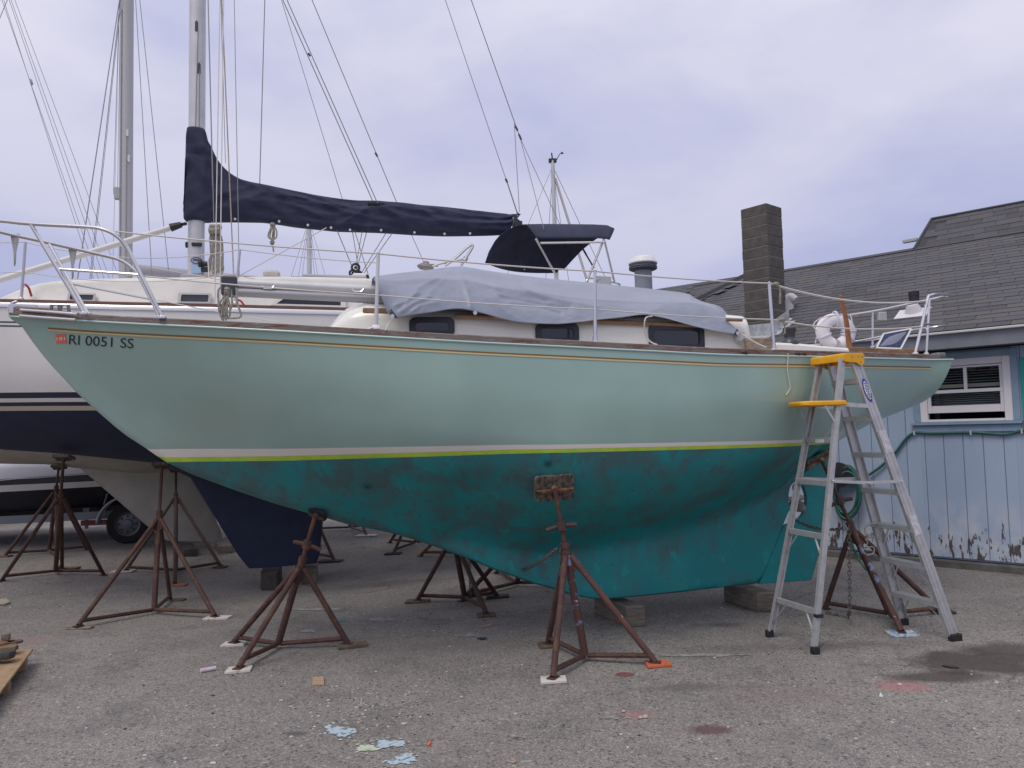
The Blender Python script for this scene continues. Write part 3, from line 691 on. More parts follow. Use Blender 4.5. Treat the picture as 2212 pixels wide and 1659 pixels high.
A_, B_, A2, B2 = hullpt(149, 744), hullpt(288, 753), hullpt(150, 723), hullpt(289, 732)
def on_hull(x, z, o): xx = x - g_shear(x)*(z-g_zs(x)); return Vector((x, YC - GH.b(xx, z) - o, z))
def cv(s_, t): x = (A_.x+(B_.x-A_.x)*s_)*(1-t) + (A2.x+(B2.x-A2.x)*s_)*t; z = (A_.z+(B_.z-A_.z)*s_)*(1-t) + (A2.z+(B2.z-A2.z)*s_)*t; return on_hull(x, z, .004)
wrap_text('RI 0051 SS', 0, 0, 0, 'registration_number', M('black_vinyl', (.02, .022, .028), .4), boat, cv)
a, b_ = hullpt(122, 743), hullpt(142, 721)
m = MB(); m.grid([[on_hull(a.x+(b_.x-a.x)*i/4, a.z+(b_.z-a.z)*j/4, .003) for i in range(5)] for j in range(5)]); stk = m.build('registration_sticker', M('orange_red_sticker', (.72, .16, .10), .45), boat, smooth=0)
def cs(s_, t): return on_hull(a.x+(b_.x-a.x)*(.1+.8*s_), a.z+(b_.z-a.z)*(.33+.34*t), .005)
wrap_text('181', 0, 0, 0, 'sticker_print', M('white_vinyl', (.8, .75, .74), .5), stk, cs)

# ---------------------------------------------------------------- things lying on the green boat
# lowered mast
sp0, sp1 = P(505, 612, 6.80), P(830, 629, 6.80); d = (sp1-sp0)/(sp1.x-sp0.x)
mast = thing('lowered_mast', sp0, 'bare aluminium mast laid along the deck of the green sailboat under the tarp', 'mast')
def oval(p, q, ra, rb, m, n=16, mi=0):
    d = (Vector(q)-Vector(p)).normalized(); s_ = Vector((0, 1, 0)); t = d.cross(s_)
    m.grid([[c + s_*ra*cos(2*pi*k/n) + t*rb*sin(2*pi*k/n) for k in range(n)] for c in (Vector(p), Vector(q))], close=True); m.add([Vector(p) + s_*ra*cos(2*pi*k/n) + t*rb*sin(2*pi*k/n) for k in range(n)], [tuple(range(n))]); m.add([Vector(q) + s_*ra*cos(2*pi*k/n) + t*rb*sin(2*pi*k/n) for k in range(n)], [tuple(range(n))])
e_ = sp0 + d*3.3
m = MB(); oval(sp0, e_, .052, .044, m); m.build('spar', ALU, mast)
m = MB(); dn = Vector((0, -.02, -.075)); oval(sp0+dn, e_+dn, .038, .036, m); m.build('boom_spar', M('dull_spar', (.34, .34, .36), .5, .4), mast)
m = MB(); m.box(sp0 + Vector((-.03, 0, -.03)), .12, .13, .15); m.build('masthead_box', M('dark_grey_fitting', (.055, .058, .075), .5, .3), mast, bevel=.01)
m = MB()
for u, v in ((579, 619), (773, 626)): p = P(u, v, 6.75); m.tube([p+Vector((-.05, 0, .01)), p+Vector((-.03, 0, -.015)), p+Vector((.03, 0, -.015)), p+Vector((.05, 0, .01))], .008, 6)
m.split('bail', SS, mast)
for u, v in ((590, 633), (694, 637)):
    p = P(u, v, 6.76); m = MB(); m.beam(p+Vector((-.08, 0, .01)), p+Vector((.08, 0, .01)), .014, .012); m.box(p+Vector((0, 0, -.008)), .05, .02, .03); m.build('cleat', BLACK, mast, bevel=.003)
c7 = lambda cx, cy, y: P(384+cx*.1984, 411.4+cy*.1984, y)
random.seed(5)
m = MB()
for k in range(8):
    x0 = 527+k*3.5; x1 = random.uniform(465, 555); lo = random.uniform(1330, 1412); w_ = random.uniform(8, 20)
    m.tube(bez([c7(535, 1055, 6.68), c7(x0-10, 1110, 6.66), c7(x1-w_, lo-110, 6.64+k*.004), c7(x1-w_*.4, lo-14, 6.64), c7(x1+w_*.5, lo, 6.635), c7(x1+w_, lo-100, 6.63+k*.004), c7(x0+10, 1115, 6.65), c7(542, 1055, 6.67)], 5), .0065, 6)
m.tube([c7(520, 1075, 6.65), c7(560, 1082, 6.64)], .022, 6); m.tube([c7(515, 1110, 6.65), c7(552, 1100, 6.64)], .02, 6)
m.tube(bez([c7(470, 1050, 6.66), c7(440, 1100, 6.64), c7(445, 1250, 6.63), c7(455, 1290, 6.63)], 5), .008, 6)
m.tube(bez([c7(580, 1080, 6.66), c7(590, 1230, 6.63), c7(560, 1330, 6.62)], 5), .008, 6)
m.tube(bez([c7(640, 1060, 6.66), c7(650, 1230, 6.63), c7(690, 1360, 6.62), c7(640, 1390, 6.62), c7(550, 1390, 6.62)], 6), .008, 6)
ho = tag(m.build('halyard_coil', ROPE), 'knotted grey halyards hanging from the end of the lowered mast', 'rope')

# tarp thrown over the cabin
vt = pchip([808, 830, 850, 920, 990, 1020, 1050, 1180, 1330, 1430, 1488, 1500, 1520, 1555, 1575, 1595], [597, 594, 591, 583, 575, 578, 583.5, 600, 615, 626, 635, 643, 652, 662, 684, 719])
vb = pchip([808, 820, 845, 858, 880, 930, 990, 1040, 1090, 1130, 1200, 1250, 1290, 1340, 1390, 1420, 1500, 1560, 1595], [603, 632, 683, 686, 682, 675, 667, 676, 690, 697, 700, 696, 691, 686, 680, 684, 705, 718, 722.5])
vs_ = pchip([808, 830, 850, 920, 990, 1060, 1140, 1285, 1400, 1502, 1552, 1575, 1595], [601, 603, 603, 600, 604, 616, 630, 648, 652, 656, 669, 690, 721])
CRZ = [((990, 575), (1008, 630), (1020, 674), .016, 7), ((992, 576), (1090, 604), (1140, 630), .026, 10), ((1140, 630), (1215, 653), (1288, 668), .024, 9), ((985, 577), (905, 622), (862, 682), .016, 8), ((985, 578), (930, 630), (915, 672), .010, 8), ((1050, 585), (1180, 604), (1330, 622), .006, 9),
       ((856, 662), (876, 655), (900, 636), .022, 6), ((866, 676), (890, 660), (925, 645), .024, 6), ((884, 680), (905, 664), (945, 655), .018, 6), ((1085, 640), (1150, 652), (1225, 668), -.030, 7), ((1110, 655), (1160, 662), (1210, 676), -.022, 7), ((1060, 622), (1110, 640), (1180, 650), -.016, 8),
       ((1290, 650), (1400, 655), (1503, 657), .010, 6), ((1300, 672), (1400, 672), (1520, 690), -.008, 12), ((1395, 680), (1420, 664), (1450, 655), .010, 8), ((1500, 657), (1545, 690), (1594, 721), .010, 8), ((1000, 600), (1060, 655), (1125, 696), .008, 8), ((840, 600), (900, 604), (980, 590), -.008, 9), ((870, 612), (950, 618), (1010, 640), -.008, 12)]
def crease(u, v, CRZ=CRZ, k=.9):
    t = 0
    for a, b_, c, am, w in CRZ:
        am *= k
        for (x0, y0), (x1, y1) in ((a, b_), (b_, c)):
            dx, dy = x1-x0, y1-y0; q = max(0, min(1, ((u-x0)*dx+(v-y0)*dy)/(dx*dx+dy*dy))); d = sqrt((u-x0-q*dx)**2 + (v-y0-q*dy)**2)
            if d < w*3: t = max(t, am*exp(-d/w)) if am > 0 and t >= 0 else min(t, am*exp(-d/w)) if am < 0 and t <= 0 else t + am*exp(-d/w)
    return t
rows = []; nu, nv = 300, 70
for i in range(nu+1):
    u = 808 + (1595-808)*i/nu; row = []; v0, v2 = vb(u), vt(u); v0 = max(v0, v2+1.5); v1 = min(max(vs_(u), v2+.5), v0-.5)
    E = P(u, v0, YC-.835 - .006*sin(u*.05)); S_ = P(u, v1, YC-.66); Rg = P(u, v2, YC-.10)
    for j in range(nv+1):
        t = j/nv
        if t <= .45:
            w = t/.45; p = E.lerp(S_, w) + Vector((0, -.02*sin(pi*w), 0)); v = v0 + (v1-v0)*w
        elif t <= .68: w = (t-.45)/.23; p = S_.lerp(Rg, w) + Vector((0, 0, -.012*sin(pi*w))); v = v1 + (v2-v1)*w
        elif t <= .86: w = (t-.68)/.18; S2 = Vector((S_.x, YC+.60, S_.z)); p = Rg.lerp(S2, w); v = v2
        else: w = (t-.86)/.14; S2 = Vector((S_.x, YC+.60, S_.z)); p = S2.lerp(Vector((E.x, YC+.835, E.z)), w); v = v2
        if t < .68:
            f5 = abs(noise.noise(Vector((u*.045 + t*9, t*9 - u*.03, 6.4)))) + .5*abs(noise.noise(Vector((u*.085 - t*7, t*15 + u*.02, 2.4))))
            dz = crease(u, v) - f5*.0035 + .008*noise.noise(Vector((u*.009, t*2.5, 3.3)))
            p = p + Vector((0, -.8, .6))*dz*sstep(0, .05, t)*(1-.9*sstep(.60, .68, t))
        row.append(p)
    rows.append(row)
m = MB(); m.grid(rows)
tarp = thing('tarp', (.2, YC, 2.7), 'grey tarp draped over the cabin of the green sailboat', 'tarp')
m.build('sheet', TARP, tarp, smooth=180, solid=.004)
def tri_patch(pts): m = MB(); m.add(pts, [(0, 1, 2)]); return m
m = tri_patch([P(844, 665, 6.06), P(844, 685, 6.06), P(859, 687, 6.055)]); m.add([P(806, 600, 6.55), P(815, 606, 6.2), P(803, 612, 6.4)], [(0, 1, 2)]); m.add([P(1585, 723, 6.06), P(1600, 722, 6.06), P(1592, 710, 6.06)], [(0, 1, 2)])
m.split('corner_patch', TARPU, tarp, solid=.006)
m = MB()
for u, v in ((847.5, 683), (1593, 720), (1026, 676)): m.lathe([(.006, 0), (.016, .004), (.015, .010), (.006, .010)], P(u, v, 6.045), (0, -1, 0), 12)
m.split('grommet', SS, tarp)
m = MB(); x_, z_ = P(808, 600, 6.6).x, P(808, 612, 6.5).z
m.grid([[P(808, 598, 6.3), P(846, 682, 6.10)], [P(803, 604, 6.9), P(835, 650, 6.6)], [P(806, 604, 7.4), P(832, 650, 7.6)]]); m.build('front_flap', TARPU, tarp, solid=.004)
# horseshoe buoy on the far stern rail
buoy = thing('lifebuoy', P(1805, 745, 7.5), 'white horseshoe lifebuoy strapped to the stern rail behind the tiller', 'lifebuoy')
cb = P(1805, 717, 7.5); k_ = (P(1815, 717, 7.5)-cb).length/10; m = MB(); rows = []
for k in range(41):
    a = -pi*.5 + .16 + (2*pi-.32)*k/40; row = []
    for j in range(12):
        t = 2*pi*j/12; rr = 14.5*k_*(1 if 0 < k < 40 else .7)
        row.append(cb + Vector((cos(a)*(28*k_ + rr*cos(t)), .05*sin(t), sin(a)*(23.5*k_ + rr*.78*cos(t)))))
    rows.append(row)
m.grid(rows, close=True); m.add(rows[0], [tuple(range(12))]); m.add(rows[-1], [tuple(range(12))]); m.build('float', M('white_buoy_cover', (.74, .72, .75), .6), buoy)
m = MB()
for a in (.05, pi*.5, pi+.35, -.5):
    cc = cb + Vector((cos(a)*28*k_, 0, sin(a)*23.5*k_)); rd = Vector((cos(a), 0, sin(a))); m.tube([cc + rd*14.8*k_*cos(t) + Vector((0, .055*sin(t), 0)) for t in [2*pi*i/14 for i in range(15)]], .012, 6, cap=False)
m.split('strap', M('pale_lilac_strap', (.60, .58, .70), .6), buoy)
m = MB(); m.tube(bez([P(1766, 716, 7.4), P(1757, 702, 7.42), P(1772, 688, 7.44), P(1800, 681, 7.46), P(1832, 679, 7.46), P(1840, 690, 7.44), P(1841, 705, 7.44)], 6), .006, 6); m.build('grab_line', LIFE, buoy)
# solar panel propped on the after deck
q = [P(1893, 752, 6.95), P(1908, 722, 7.12), P(1968, 711, 7.12), P(1945, 754, 6.95)]
nrm = (q[1]-q[0]).cross(q[3]-q[0]).normalized(); nrm = nrm if nrm.y < 0 else -nrm
sol = thing('solar_panel', (q[0]+q[3])/2, 'small framed solar panel propped on the stern deck beside the rail', 'solar panel')
def bil(s_, t, o=0): return (q[0]*(1-s_)+q[3]*s_)*(1-t) + (q[1]*(1-s_)+q[2]*s_)*t + nrm*o
m = MB(); m.prism([bil(0, 0, -.006), bil(1, 0, -.006), bil(1, 1, -.006), bil(0, 1, -.006)], nrm*.006); m.build('backing', M('pale_panel_back', (.20, .21, .27), .7, spec=.1), sol, smooth=0)
m = MB()
for a, b_ in (((0, 0), (1, 0)), ((1, 0), (1, 1)), ((1, 1), (0, 1)), ((0, 1), (0, 0))): m.beam(bil(*a), bil(*b_), .017, .018, nrm)
m.build('frame', M('pale_frame_alu', (.66, .65, .62), .4, .4), sol)
cell = M('solar_cell', (.045, .055, .11), .6, col2=(.055, .068, .13), scale=30, spec=.05)
for i in range(4):
    for j in range(4):
        a0, a1, b0, b1 = .035+i*.234, .035+i*.234+.226, .03+j*.236, .03+j*.236+.226
        m = MB(); m.prism([bil(a0, b0, .002), bil(a1, b0, .002), bil(a1, b1, .002), bil(a0, b1, .002)], nrm*.002); m.build('cell', cell, sol, smooth=0)
m = MB(); m.tube([bil(.06, .8, -.01), bil(.06, .3, -.01) + Vector((0, .25, -.12))], .008, 6); m.tube([bil(.94, .8, -.01), bil(.94, .3, -.01) + Vector((0, .25, -.12))], .008, 6); m.split('prop_leg', SS, sol)

XF = None
def WG(u, v, y):                               # as P, but in the green boat's own axes; gives a place in the yard
    I_ = XFG.inverted(); c = I_ @ CO; d = I_.to_3x3() @ ray(u, v); return XFG @ (c + d*((y-c.y)/d.y))
# ================================================================ white sailboat with the navy stripes (boat behind, bow off to the left)
YAW = radians(15); AX = Vector((cos(YAW), sin(YAW), 0)); AN = Vector((sin(YAW), -cos(YAW), 0))
pm = P(424, 600, 9.35); OA = Vector((pm.x, pm.y, 0))
PA = lambda u, v, off=0: PL(u, v, OA + AN*off, AN)
ta = lambda p: (p-OA).dot(AX)
WA = thing('sailboat', onto(OA.x+.9, OA.y+.3), 'white sailboat with navy stripes, navy keel and a blue covered boom, behind the green boat', 'sailboat')
a_bs = pchip([-3.95, -3.5, -2.8, -2, -1, .6, 2.5, 4.5, 5.8], [.02, .30, .70, 1.02, 1.27, 1.42, 1.40, 1.18, .95])
def nearz(u, v, bsf, PX, tx):
    off = 1.2
    for _ in range(5): p = PX(u, v, off); off = bsf(tx(p))
    return tx(p), p.z
r_ = [nearz(u, v, a_bs, PA, ta) for u, v in ((0, 661), (300, 668), (603, 675), (711, 677.5))]
a_zs = pchip([-3.95] + [q[0] for q in r_] + [4, 5.8], [r_[0][1]+.18] + [q[1] for q in r_] + [r_[-1][1]-.06, r_[-1][1]-.05])
kk = [(ta(PA(u, v)), PA(u, v).z) for u, v in ((0, 971), (109, 978), (215, 988), (345, 1001), (420, 1036))]
a_zk = lin([-3.95, -3.75, -3.4] + [q[0] for q in kk] + [kk[-1][0]+1.5, 3.8, 5.8], [a_zs(-3.95)-.05, 2.3, kk[0][1]+.25 if kk[0][0] > -3.3 else 2.0] + [q[1] for q in kk] + [kk[-1][1]-.02, 1.45, 2.1])
gA = [1, .99, .96, .90, .78, .64, .42, .2, 0]
AH = Hull(a_bs, a_zs, a_zk, a_zk, [(-3.95, [1, .86, .7, .57, .42, .31, .17, .07, 0]), (-2.5, [1, .93, .83, .72, .56, .43, .26, .11, 0]), (-.8, gA), (5.8, gA)], tw=lambda x, y, z: OA + AX*x - AN*y + Vector((0, 0, z)))
tsA = [-3.95 + 9.75*i/70 for i in range(71)]
def lvl(v):
    q0, q1 = nearz(0, v, a_bs, PA, ta), nearz(175, v, a_bs, PA, ta)
    z0, z1 = q0[1], q1[1]; k = (z1-z0)/(q1[0]-q0[0])
    return lambda t: z0 + k*(min(max(t, -3.2), 2)-q0[0])
L1, L2, L3, L4, L5 = [lvl(v) for v in (845.5, 858, 866.5, 875, 885)]
AH.skin(tsA, a_zs, L1, 18, 'hull', AWHITE, WA, capend='x')
AH.skin(tsA, L1, L2, 2, 'navy_stripe', NAVY, WA); AH.skin(tsA, L2, L3, 2, 'white_stripe', BOOT, WA); AH.skin(tsA, L3, L4, 2, 'navy_stripe', NAVY, WA)
AH.skin(tsA, L4, L5, 2, 'cream_stripe', M('cream_boot_stripe', (.58, .50, .40), .4), WA); AH.skin(tsA, L5, lambda x: -9, 22, 'bottom', NAVYB, WA)
m = MB()
for d0 in (.155, .195):
    m.grid([[AH.pt(t, a_zs(t)-d0-k*.014, -1, .003) for k in (0, 1)] for t in tsA])
m.split('cove_stripe', NAVY, WA)
def foil(LE0, LE1, TE0, TE1, th, PX, name, mat, parent, off=0, rows_=8):
    m = MB(); rows = []
    for i in range(rows_+1):
        w = i/rows_; a = PX(LE0[0]+(LE1[0]-LE0[0])*w, LE0[1]+(LE1[1]-LE0[1])*w, off); b_ = PX(TE0[0]+(TE1[0]-TE0[0])*w, TE0[1]+(TE1[1]-TE0[1])*w, off)
        sec = []
        for k in range(20):
            s_ = k/20*2*pi; c_ = (1-cos(s_))/2; y = th*(sin(s_))*(1.25-.75*c_)*(1 if i < rows_ else .85)
            sec.append(a + (b_-a)*((c_-.5)*(1 if i < rows_ else .93)+.5) + AN*y)
        rows.append(sec)
    m.grid(rows, close=True); m.add(rows[-1], [tuple(range(20))]); m.add(rows[0], [tuple(range(20))]); return m.build(name, mat, parent, smooth=60)
foil((395, 1005), (532, 1228), (705, 1050), (689, 1216), .075, PA, 'keel', NAVYB, WA)
# deck edge: aluminium rail with teak strip
m = MB(); m2 = MB()
for sd in (-1, 1):
    rows, r2 = [], []
    for t in tsA[1:]:
        p = AH.pt(t, a_zs(t), sd, .012); i_ = AN*(sd)*.05; up = Vector((0, 0, 1))
        rows.append([p-up*.01, p+up*.022-i_*.3*0, p+up*.040+i_*.25, p+up*.045+i_, p+up*.0+i_])
        q_ = p+up*.045+i_*.35; r2.append([q_, q_+up*.030, q_+up*.030+i_*1.4, q_+i_*1.4])
    m.grid(rows, close=True); m2.grid(r2, close=True)
m.split('rub_rail', M('bright_alu_rail', (.66, .66, .68), .3, .5), WA); m2.split('toe_rail', M('red_brown_teak', (.20, .10, .075), .65, col2=(.15, .075, .06), scale=9, stretch=(1, 1, 4)), WA)
m = MB(); m.grid([[AH.tw(t, k/4*a_bs(t)*.97, a_zs(t)+.03+.05*(1-(k/4)**2)) for k in range(-4, 5)] for t in tsA[::3]]); m.build('deck', OFFW, WA)
# coachroof
ct = [(-3.05, .02), (-2.9, .10), (-2.6, .17), (-2.2, .225), (-1.7, .25), (0, .29), (1.2, .33), (3.0, .36), (3.1, .30)]
tl_ = [ta(PA(u, 640, .6)) for u in (0, 55, 110, 170, 400)]
topz = pchip([tl_[0]-.25] + tl_ + [1.6, 3.3], [PA(0, 655, .6).z-.02] + [PA(u, v, .6).z for u, v in ((0, 650), (55, 628), (110, 616), (170, 612), (400, 609.5))] + [PA(600, 606, .6).z]*2)
a_cw = pchip([-3.4, -2.8, -2, -1, .5, 3.3], [.30, .55, .78, .95, 1.02, 1.0])
rows = []
for i in range(41):
    t = tl_[0]-.25 + (3.3-(tl_[0]-.25))*i/40; w = a_cw(t); z0 = a_zs(t)+.02; h = max(topz(t)-z0, .02); r = min(.07, h*.4)
    sec = [(-w-.05, 0), (-w, h*.35), (-w+.07, h-r)] + [(-w+.07+r-r*cos(k/4*pi/2), h-r+r*sin(k/4*pi/2)) for k in range(1, 5)] + [(-w*.4, h+.025), (0, h+.03)]
    sec += [(-a, b_) for a, b_ in sec[-2::-1]]; rows.append([OA + AX*t - AN*a + Vector((0, 0, z0+b_)) for a, b_ in sec])
m = MB(); m.grid(rows); nn = len(rows[0]); m.add(rows[0], [tuple(range(nn))]); m.add(rows[-1], [tuple(range(nn))]); m.build('coachroof', M('stained_white_gelcoat', (.71, .69, .65), .45, col2=(.60, .58, .54), scale=2.5, lo=.45, hi=.7, bump=.06, bscale=14), WA, merge=.0005, smooth=40)
def awin(quad, r, frm, gl, o=.0):
    w = empty_part('cabin_window', WA)
    def on(u, v, k):
        off = .9
        for _ in range(5): p = PA(u, v, off); off = a_cw(ta(p)) + .012 + k
        return PA(u, v, off)
    c_ = [sum(q[0] for q in quad)/4, sum(q[1] for q in quad)/4]
    big = [(c_[0]+(u-c_[0])*1.14+(2 if u > c_[0] else -2), c_[1]+(v-c_[1])*1.22+(2 if v > c_[1] else -2)) for u, v in quad]
    def rnd(q):
        pts = []
        for i in range(4):
            a, b_, c = Vector(q[i-1]), Vector(q[i]), Vector(q[(i+1) % 4])
            p0 = b_ + (a-b_).normalized()*r; p1 = b_ + (c-b_).normalized()*r
            for k in range(5): t = k/4; pts.append(p0*(1-t)**2 + b_*2*t*(1-t) + p1*t*t)
        return pts
    B_, S_ = rnd(big), rnd(quad); m = MB()
    m.grid([[on(p.x, p.y, .0) for p in B_], [on(p.x, p.y, .03) for p in B_], [on(p.x, p.y, .032) for p in S_], [on(p.x, p.y, .012) for p in S_]], close=True); m.build('frame', frm, w)
    m = MB(); m.add([on(p.x, p.y, .015) for p in S_], [tuple(range(len(S_)))]); m.build('pane', gl, w, smooth=0)
pw = M('grey_window_frame', (.55, .54, .53), .4)
AGL = M('grey_cabin_glass', (.05, .055, .065), .25, spec=.7)
awin([(392, 636), (451, 637), (449, 652), (390, 651)], 2.5, pw, AGL); awin([(152, 636), (202, 637), (200, 648), (150, 647)], 2.5, pw, AGL)
awin([(618, 641), (736, 645), (736, 660), (597, 656)], 1.5, WHITE, GLASS)
# coachroof grab rail, hatch, cowl
m = MB(); gr = [(440, 604), (450, 598), (520, 599), (600, 601), (690, 603), (702, 606), (712, 611)]
m.tube(bez([PA(u, v, .62) for u, v in gr], 4), .018, 6, sq=.7)
for u in (452, 520, 590, 655): m.box(PA(u, 604, .62), .09, .03, .035, YAW)
m.build('grab_rail', VARN, WA)
m = MB(); p = PA(587, 595, .3); m.box(p, .20, .2, .10, YAW); m.build('vent_cowl', M('pale_vent', (.55, .52, .46), .5), WA, bevel=.03)
m = MB(); p = PA(775, 604, .25); m.box(p, .17, .25, .12, YAW); m.build('traveller_box', WHITE, WA, bevel=.02)
m = MB(); p = PA(720, 606, .3); m.box(p, .75, .5, .05, YAW); m.build('sliding_hatch', M('grey_hatch', (.42, .42, .45), .5), WA, bevel=.015)
m = MB()
for u, v, r in ((768, 578, .048), (762, 590, .04), (775, 592, .035), (768, 600, .05)):
    p = PA(u, v, .05); m.tube([p + AX*r*cos(2*pi*i/12) + Vector((0, 0, r*sin(2*pi*i/12))) for i in range(13)], .016, 6); m.lathe([(.018, -.02), (.018, .02)], p, AN, 10)
m.box(PA(783, 599, .05), .16, .04, .04, YAW); m.tube(bez([PA(786, 597, .05), PA(794, 595, .05), PA(792, 606, .05), PA(799, 612, .05)], 4), .012, 6)
m.box(PA(745, 607, .1), .2, .05, .03, YAW); m.build('mainsheet_block', BLACK, WA)
# mast
mt0, mt1 = PA(423.5, 601, 0), PA(429.5, -420, 0)
m = MB(); rows = []
for p in (mt0, mt1): rows.append([p + AX*.098*cos(2*pi*k/20) + AN*.066*sin(2*pi*k/20) for k in range(20)])
m.grid(rows, close=True); m.add(rows[1], [tuple(range(20))]); sparA = m.build('mast', ALU, WA, smooth=60)
def onm(u, v, k=.068): return PA(u, v, k)
m = MB()
for u, v in ((424.5, 54), (430, 145)): m.box(onm(u, v), .018, .012, .11, YAW); m.box(onm(u, v+3), .035, .008, .12, YAW)
m.split('sheave_slot', M('dark_slot', (.06, .06, .065), .5), sparA)
m = MB(); m.tube([onm(428, 62, .069), onm(424, 200, .069), onm(422, 282, .069)], .005, 5); m.tube([onm(431, 150, .07), onm(430, 281, .07)], .005, 5); m.split('mast_track', M('grey_track', (.28, .28, .29), .5), sparA)
m = MB(); m.add([onm(u, v, .071) for u, v in ((413, 571), (434, 571), (434, 590), (413, 590))], [(0, 1, 2, 3)]); m.build('mast_sticker', M('pale_blue_sticker', (.36, .52, .70), .5), sparA, smooth=0)
m = MB(); c_ = onm(424, 562.5, .073); m.tube([c_ + AX*.062*cos(2*pi*i/24) + Vector((0, 0, .038*sin(2*pi*i/24))) for i in range(25)], .005, 5); m.box(c_ + Vector((0, 0, .006)), .075, .004, .018, YAW); m.build('mast_sticker', M('navy_print', (.03, .06, .2), .5), sparA)
m = MB(); m.box(PA(424, 601, .0), .34, .2, .05, YAW); m.build('mast_step', M('perforated_alu', (.4, .4, .42), .4, .5), WA, bevel=.01)
p = PA(444, 570, .05); m = MB(); m.lathe([(.05, 0), (.05, .03), (.032, .05), (.032, .10), (.045, .12), (.02, .13)], p-AX*.08, AX, 14); m.box(p + Vector((0, 0, -.07)), .09, .05, .06, YAW); m.build('mast_winch', BLACK, WA)
p = onm(425, 528, .07); m = MB(); m.box(p, .12, .03, .045, YAW); m.box(onm(405, 529, .0), .05, .04, .07, YAW); m.split('mast_cleat', BLACK, WA, bevel=.008)
# boom and its sail cover
s_u = [(398, 430, 474), (400.5, 400, 476), (403, 330, 477), (404.5, 284, 477.5), (410, 278, 478), (420, 277.5, 478), (432, 279, 478.5), (441, 282, 479), (446, 288, 479), (449, 304, 479.5), (456, 316, 480), (463, 331, 480), (471, 346, 480.3), (484, 362, 480.3), (500, 376, 480), (525, 389, 480), (561, 397, 480.5), (600, 405, 485), (640, 413, 491), (690, 423, 496.5), (740, 430, 500.5), (780, 433.5, 501.5), (812, 434, 502.5), (840, 436, 504), (870, 438.5, 506), (920, 444, 508.5), (960, 447, 510), (1010, 453, 509.5), (1050, 457.5, 508.5), (1081, 461, 507), (1098, 463, 501), (1104, 464, 490)]
fu = [a for a, _, _ in s_u]; ft = pchip(fu, [a for _, a, _ in s_u]); fb = pchip(fu, [a for _, _, a in s_u])
CRS = [((407, 330), (440, 325), (462, 338), .03, 5), ((404, 352), (425, 345), (446, 352), .026, 5), ((401, 400), (425, 385), (455, 392), .02, 6), ((420, 462), (470, 430), (545, 404), .024, 9), ((440, 470), (520, 440), (600, 412), .018, 9), ((561, 399), (600, 425), (660, 432), .030, 7), ((575, 408), (640, 440), (720, 448), .026, 8), ((600, 440), (700, 468), (760, 470), .018, 9), ((690, 428), (750, 445), (812, 440), .026, 6), ((815, 440), (780, 462), (740, 486), .022, 7), ((818, 440), (870, 455), (930, 462), .028, 7), ((825, 446), (880, 475), (960, 486), .018, 9), ((930, 452), (1010, 470), (1085, 474), .022, 7), ((960, 478), (1030, 488), (1098, 486), .018, 8), ((470, 400), (490, 430), (500, 470), -.014, 8), ((640, 470), (720, 482), (790, 488), -.014, 7)]
us_ = [398 + 18*i/9 for i in range(9)] + [416 + (1104-416)*i/190 for i in range(191)]
rows = []
for u in us_:
    a, b_ = PA(u, ft(u)), PA(u, fb(u)); h = (a-b_).length; wd = (.13 if u > 460 else .115)*min(1, .55+.5*min(1, (u-397)/9)); row = []
    for k in range(72):
        s_ = 2*pi*k/72; zz = (1-cos(s_))/2
        ex = .22 + .55*sstep(440, 475, u); lat = (1 if sin(s_) >= 0 else -1)*abs(sin(s_))**ex*wd*(1.12-.35*zz*sstep(440, 475, u))
        nz = noise.fractal(Vector((u*.009+zz*1.3, zz*2.2-u*.004, 5.5 if s_ < pi else 8.1)), 1, 2.2, 3)*.03 - abs(noise.noise(Vector((u*.02+zz*2.6, zz*2.2-u*.006, 2.5))))*.085*(.3+zz) + .028*(abs((u*.011+zz*1.25) % 1-.5)*2-.5)*exp(-((u-640)/230)**2)
        if u < 475: nz += .034*(abs((zz*3.3+u*.012) % 1-.5)*2-.5)
        if lat > 0: nz += crease(u, fb(u)+(ft(u)-fb(u))*zz, CRS, 1.3)
        row.append(b_ + (a-b_)*zz + AN*(lat + (nz if lat > 0 else -nz)*abs(sin(s_))) )
    rows.append(row)
m = MB(); m.grid(rows, close=True); m.add(rows[0], [tuple(range(72))]); m.add(rows[-1], [tuple(range(72))])
scov = m.build('sail_cover', SAILC, WA, smooth=70)
m = MB()
for u, v in ((508, 474), (603, 479), (665, 487), (715, 492.5), (756, 497.5), (823, 498), (895, 503), (960, 506), (1015, 505)):
    m.lathe([(.003, 0), (.016, .004), (.016, .012), (.004, .012)], PA(u, v-.5, .075+.02), AN, 10)
m.split('grommet', SS, scov)
m = MB(); p = PA(813, 442, .075); m.box(p, .22, .06, .045, YAW); m.build('lazy_jack_slot', M('black_patch', (.008, .009, .014), .8), scov, bevel=.01)
m = MB(); oval_p, oval_q = PA(445, 482), PA(1124, 486)
rows = [[c_ + Vector((0, 0, 1))*.062*cos(2*pi*k/16) + AN*.045*sin(2*pi*k/16) for k in range(16)] for c_ in (PA(445, 455), PA(1116, 479))]
m.grid(rows, close=True); m.add(rows[1], [tuple(range(16))]); m.build('boom', M('pale_boom_paint', (.62, .63, .66), .4), WA, smooth=60)
m = MB(); m.box(PA(1112, 478), .05, .11, .16, YAW); m.box(PA(1121, 482), .09, .03, .06, YAW); m.tube([PA(1103, 464), PA(1124, 463)], .010, 6); m.tube(bez([PA(1117, 459), PA(1121, 465), PA(1116, 472), PA(1124, 480), PA(1127, 488)], 4), .012, 6); m.build('boom_end', M('dark_grey_fitting', (.055, .058, .075), .5, .3), WA)
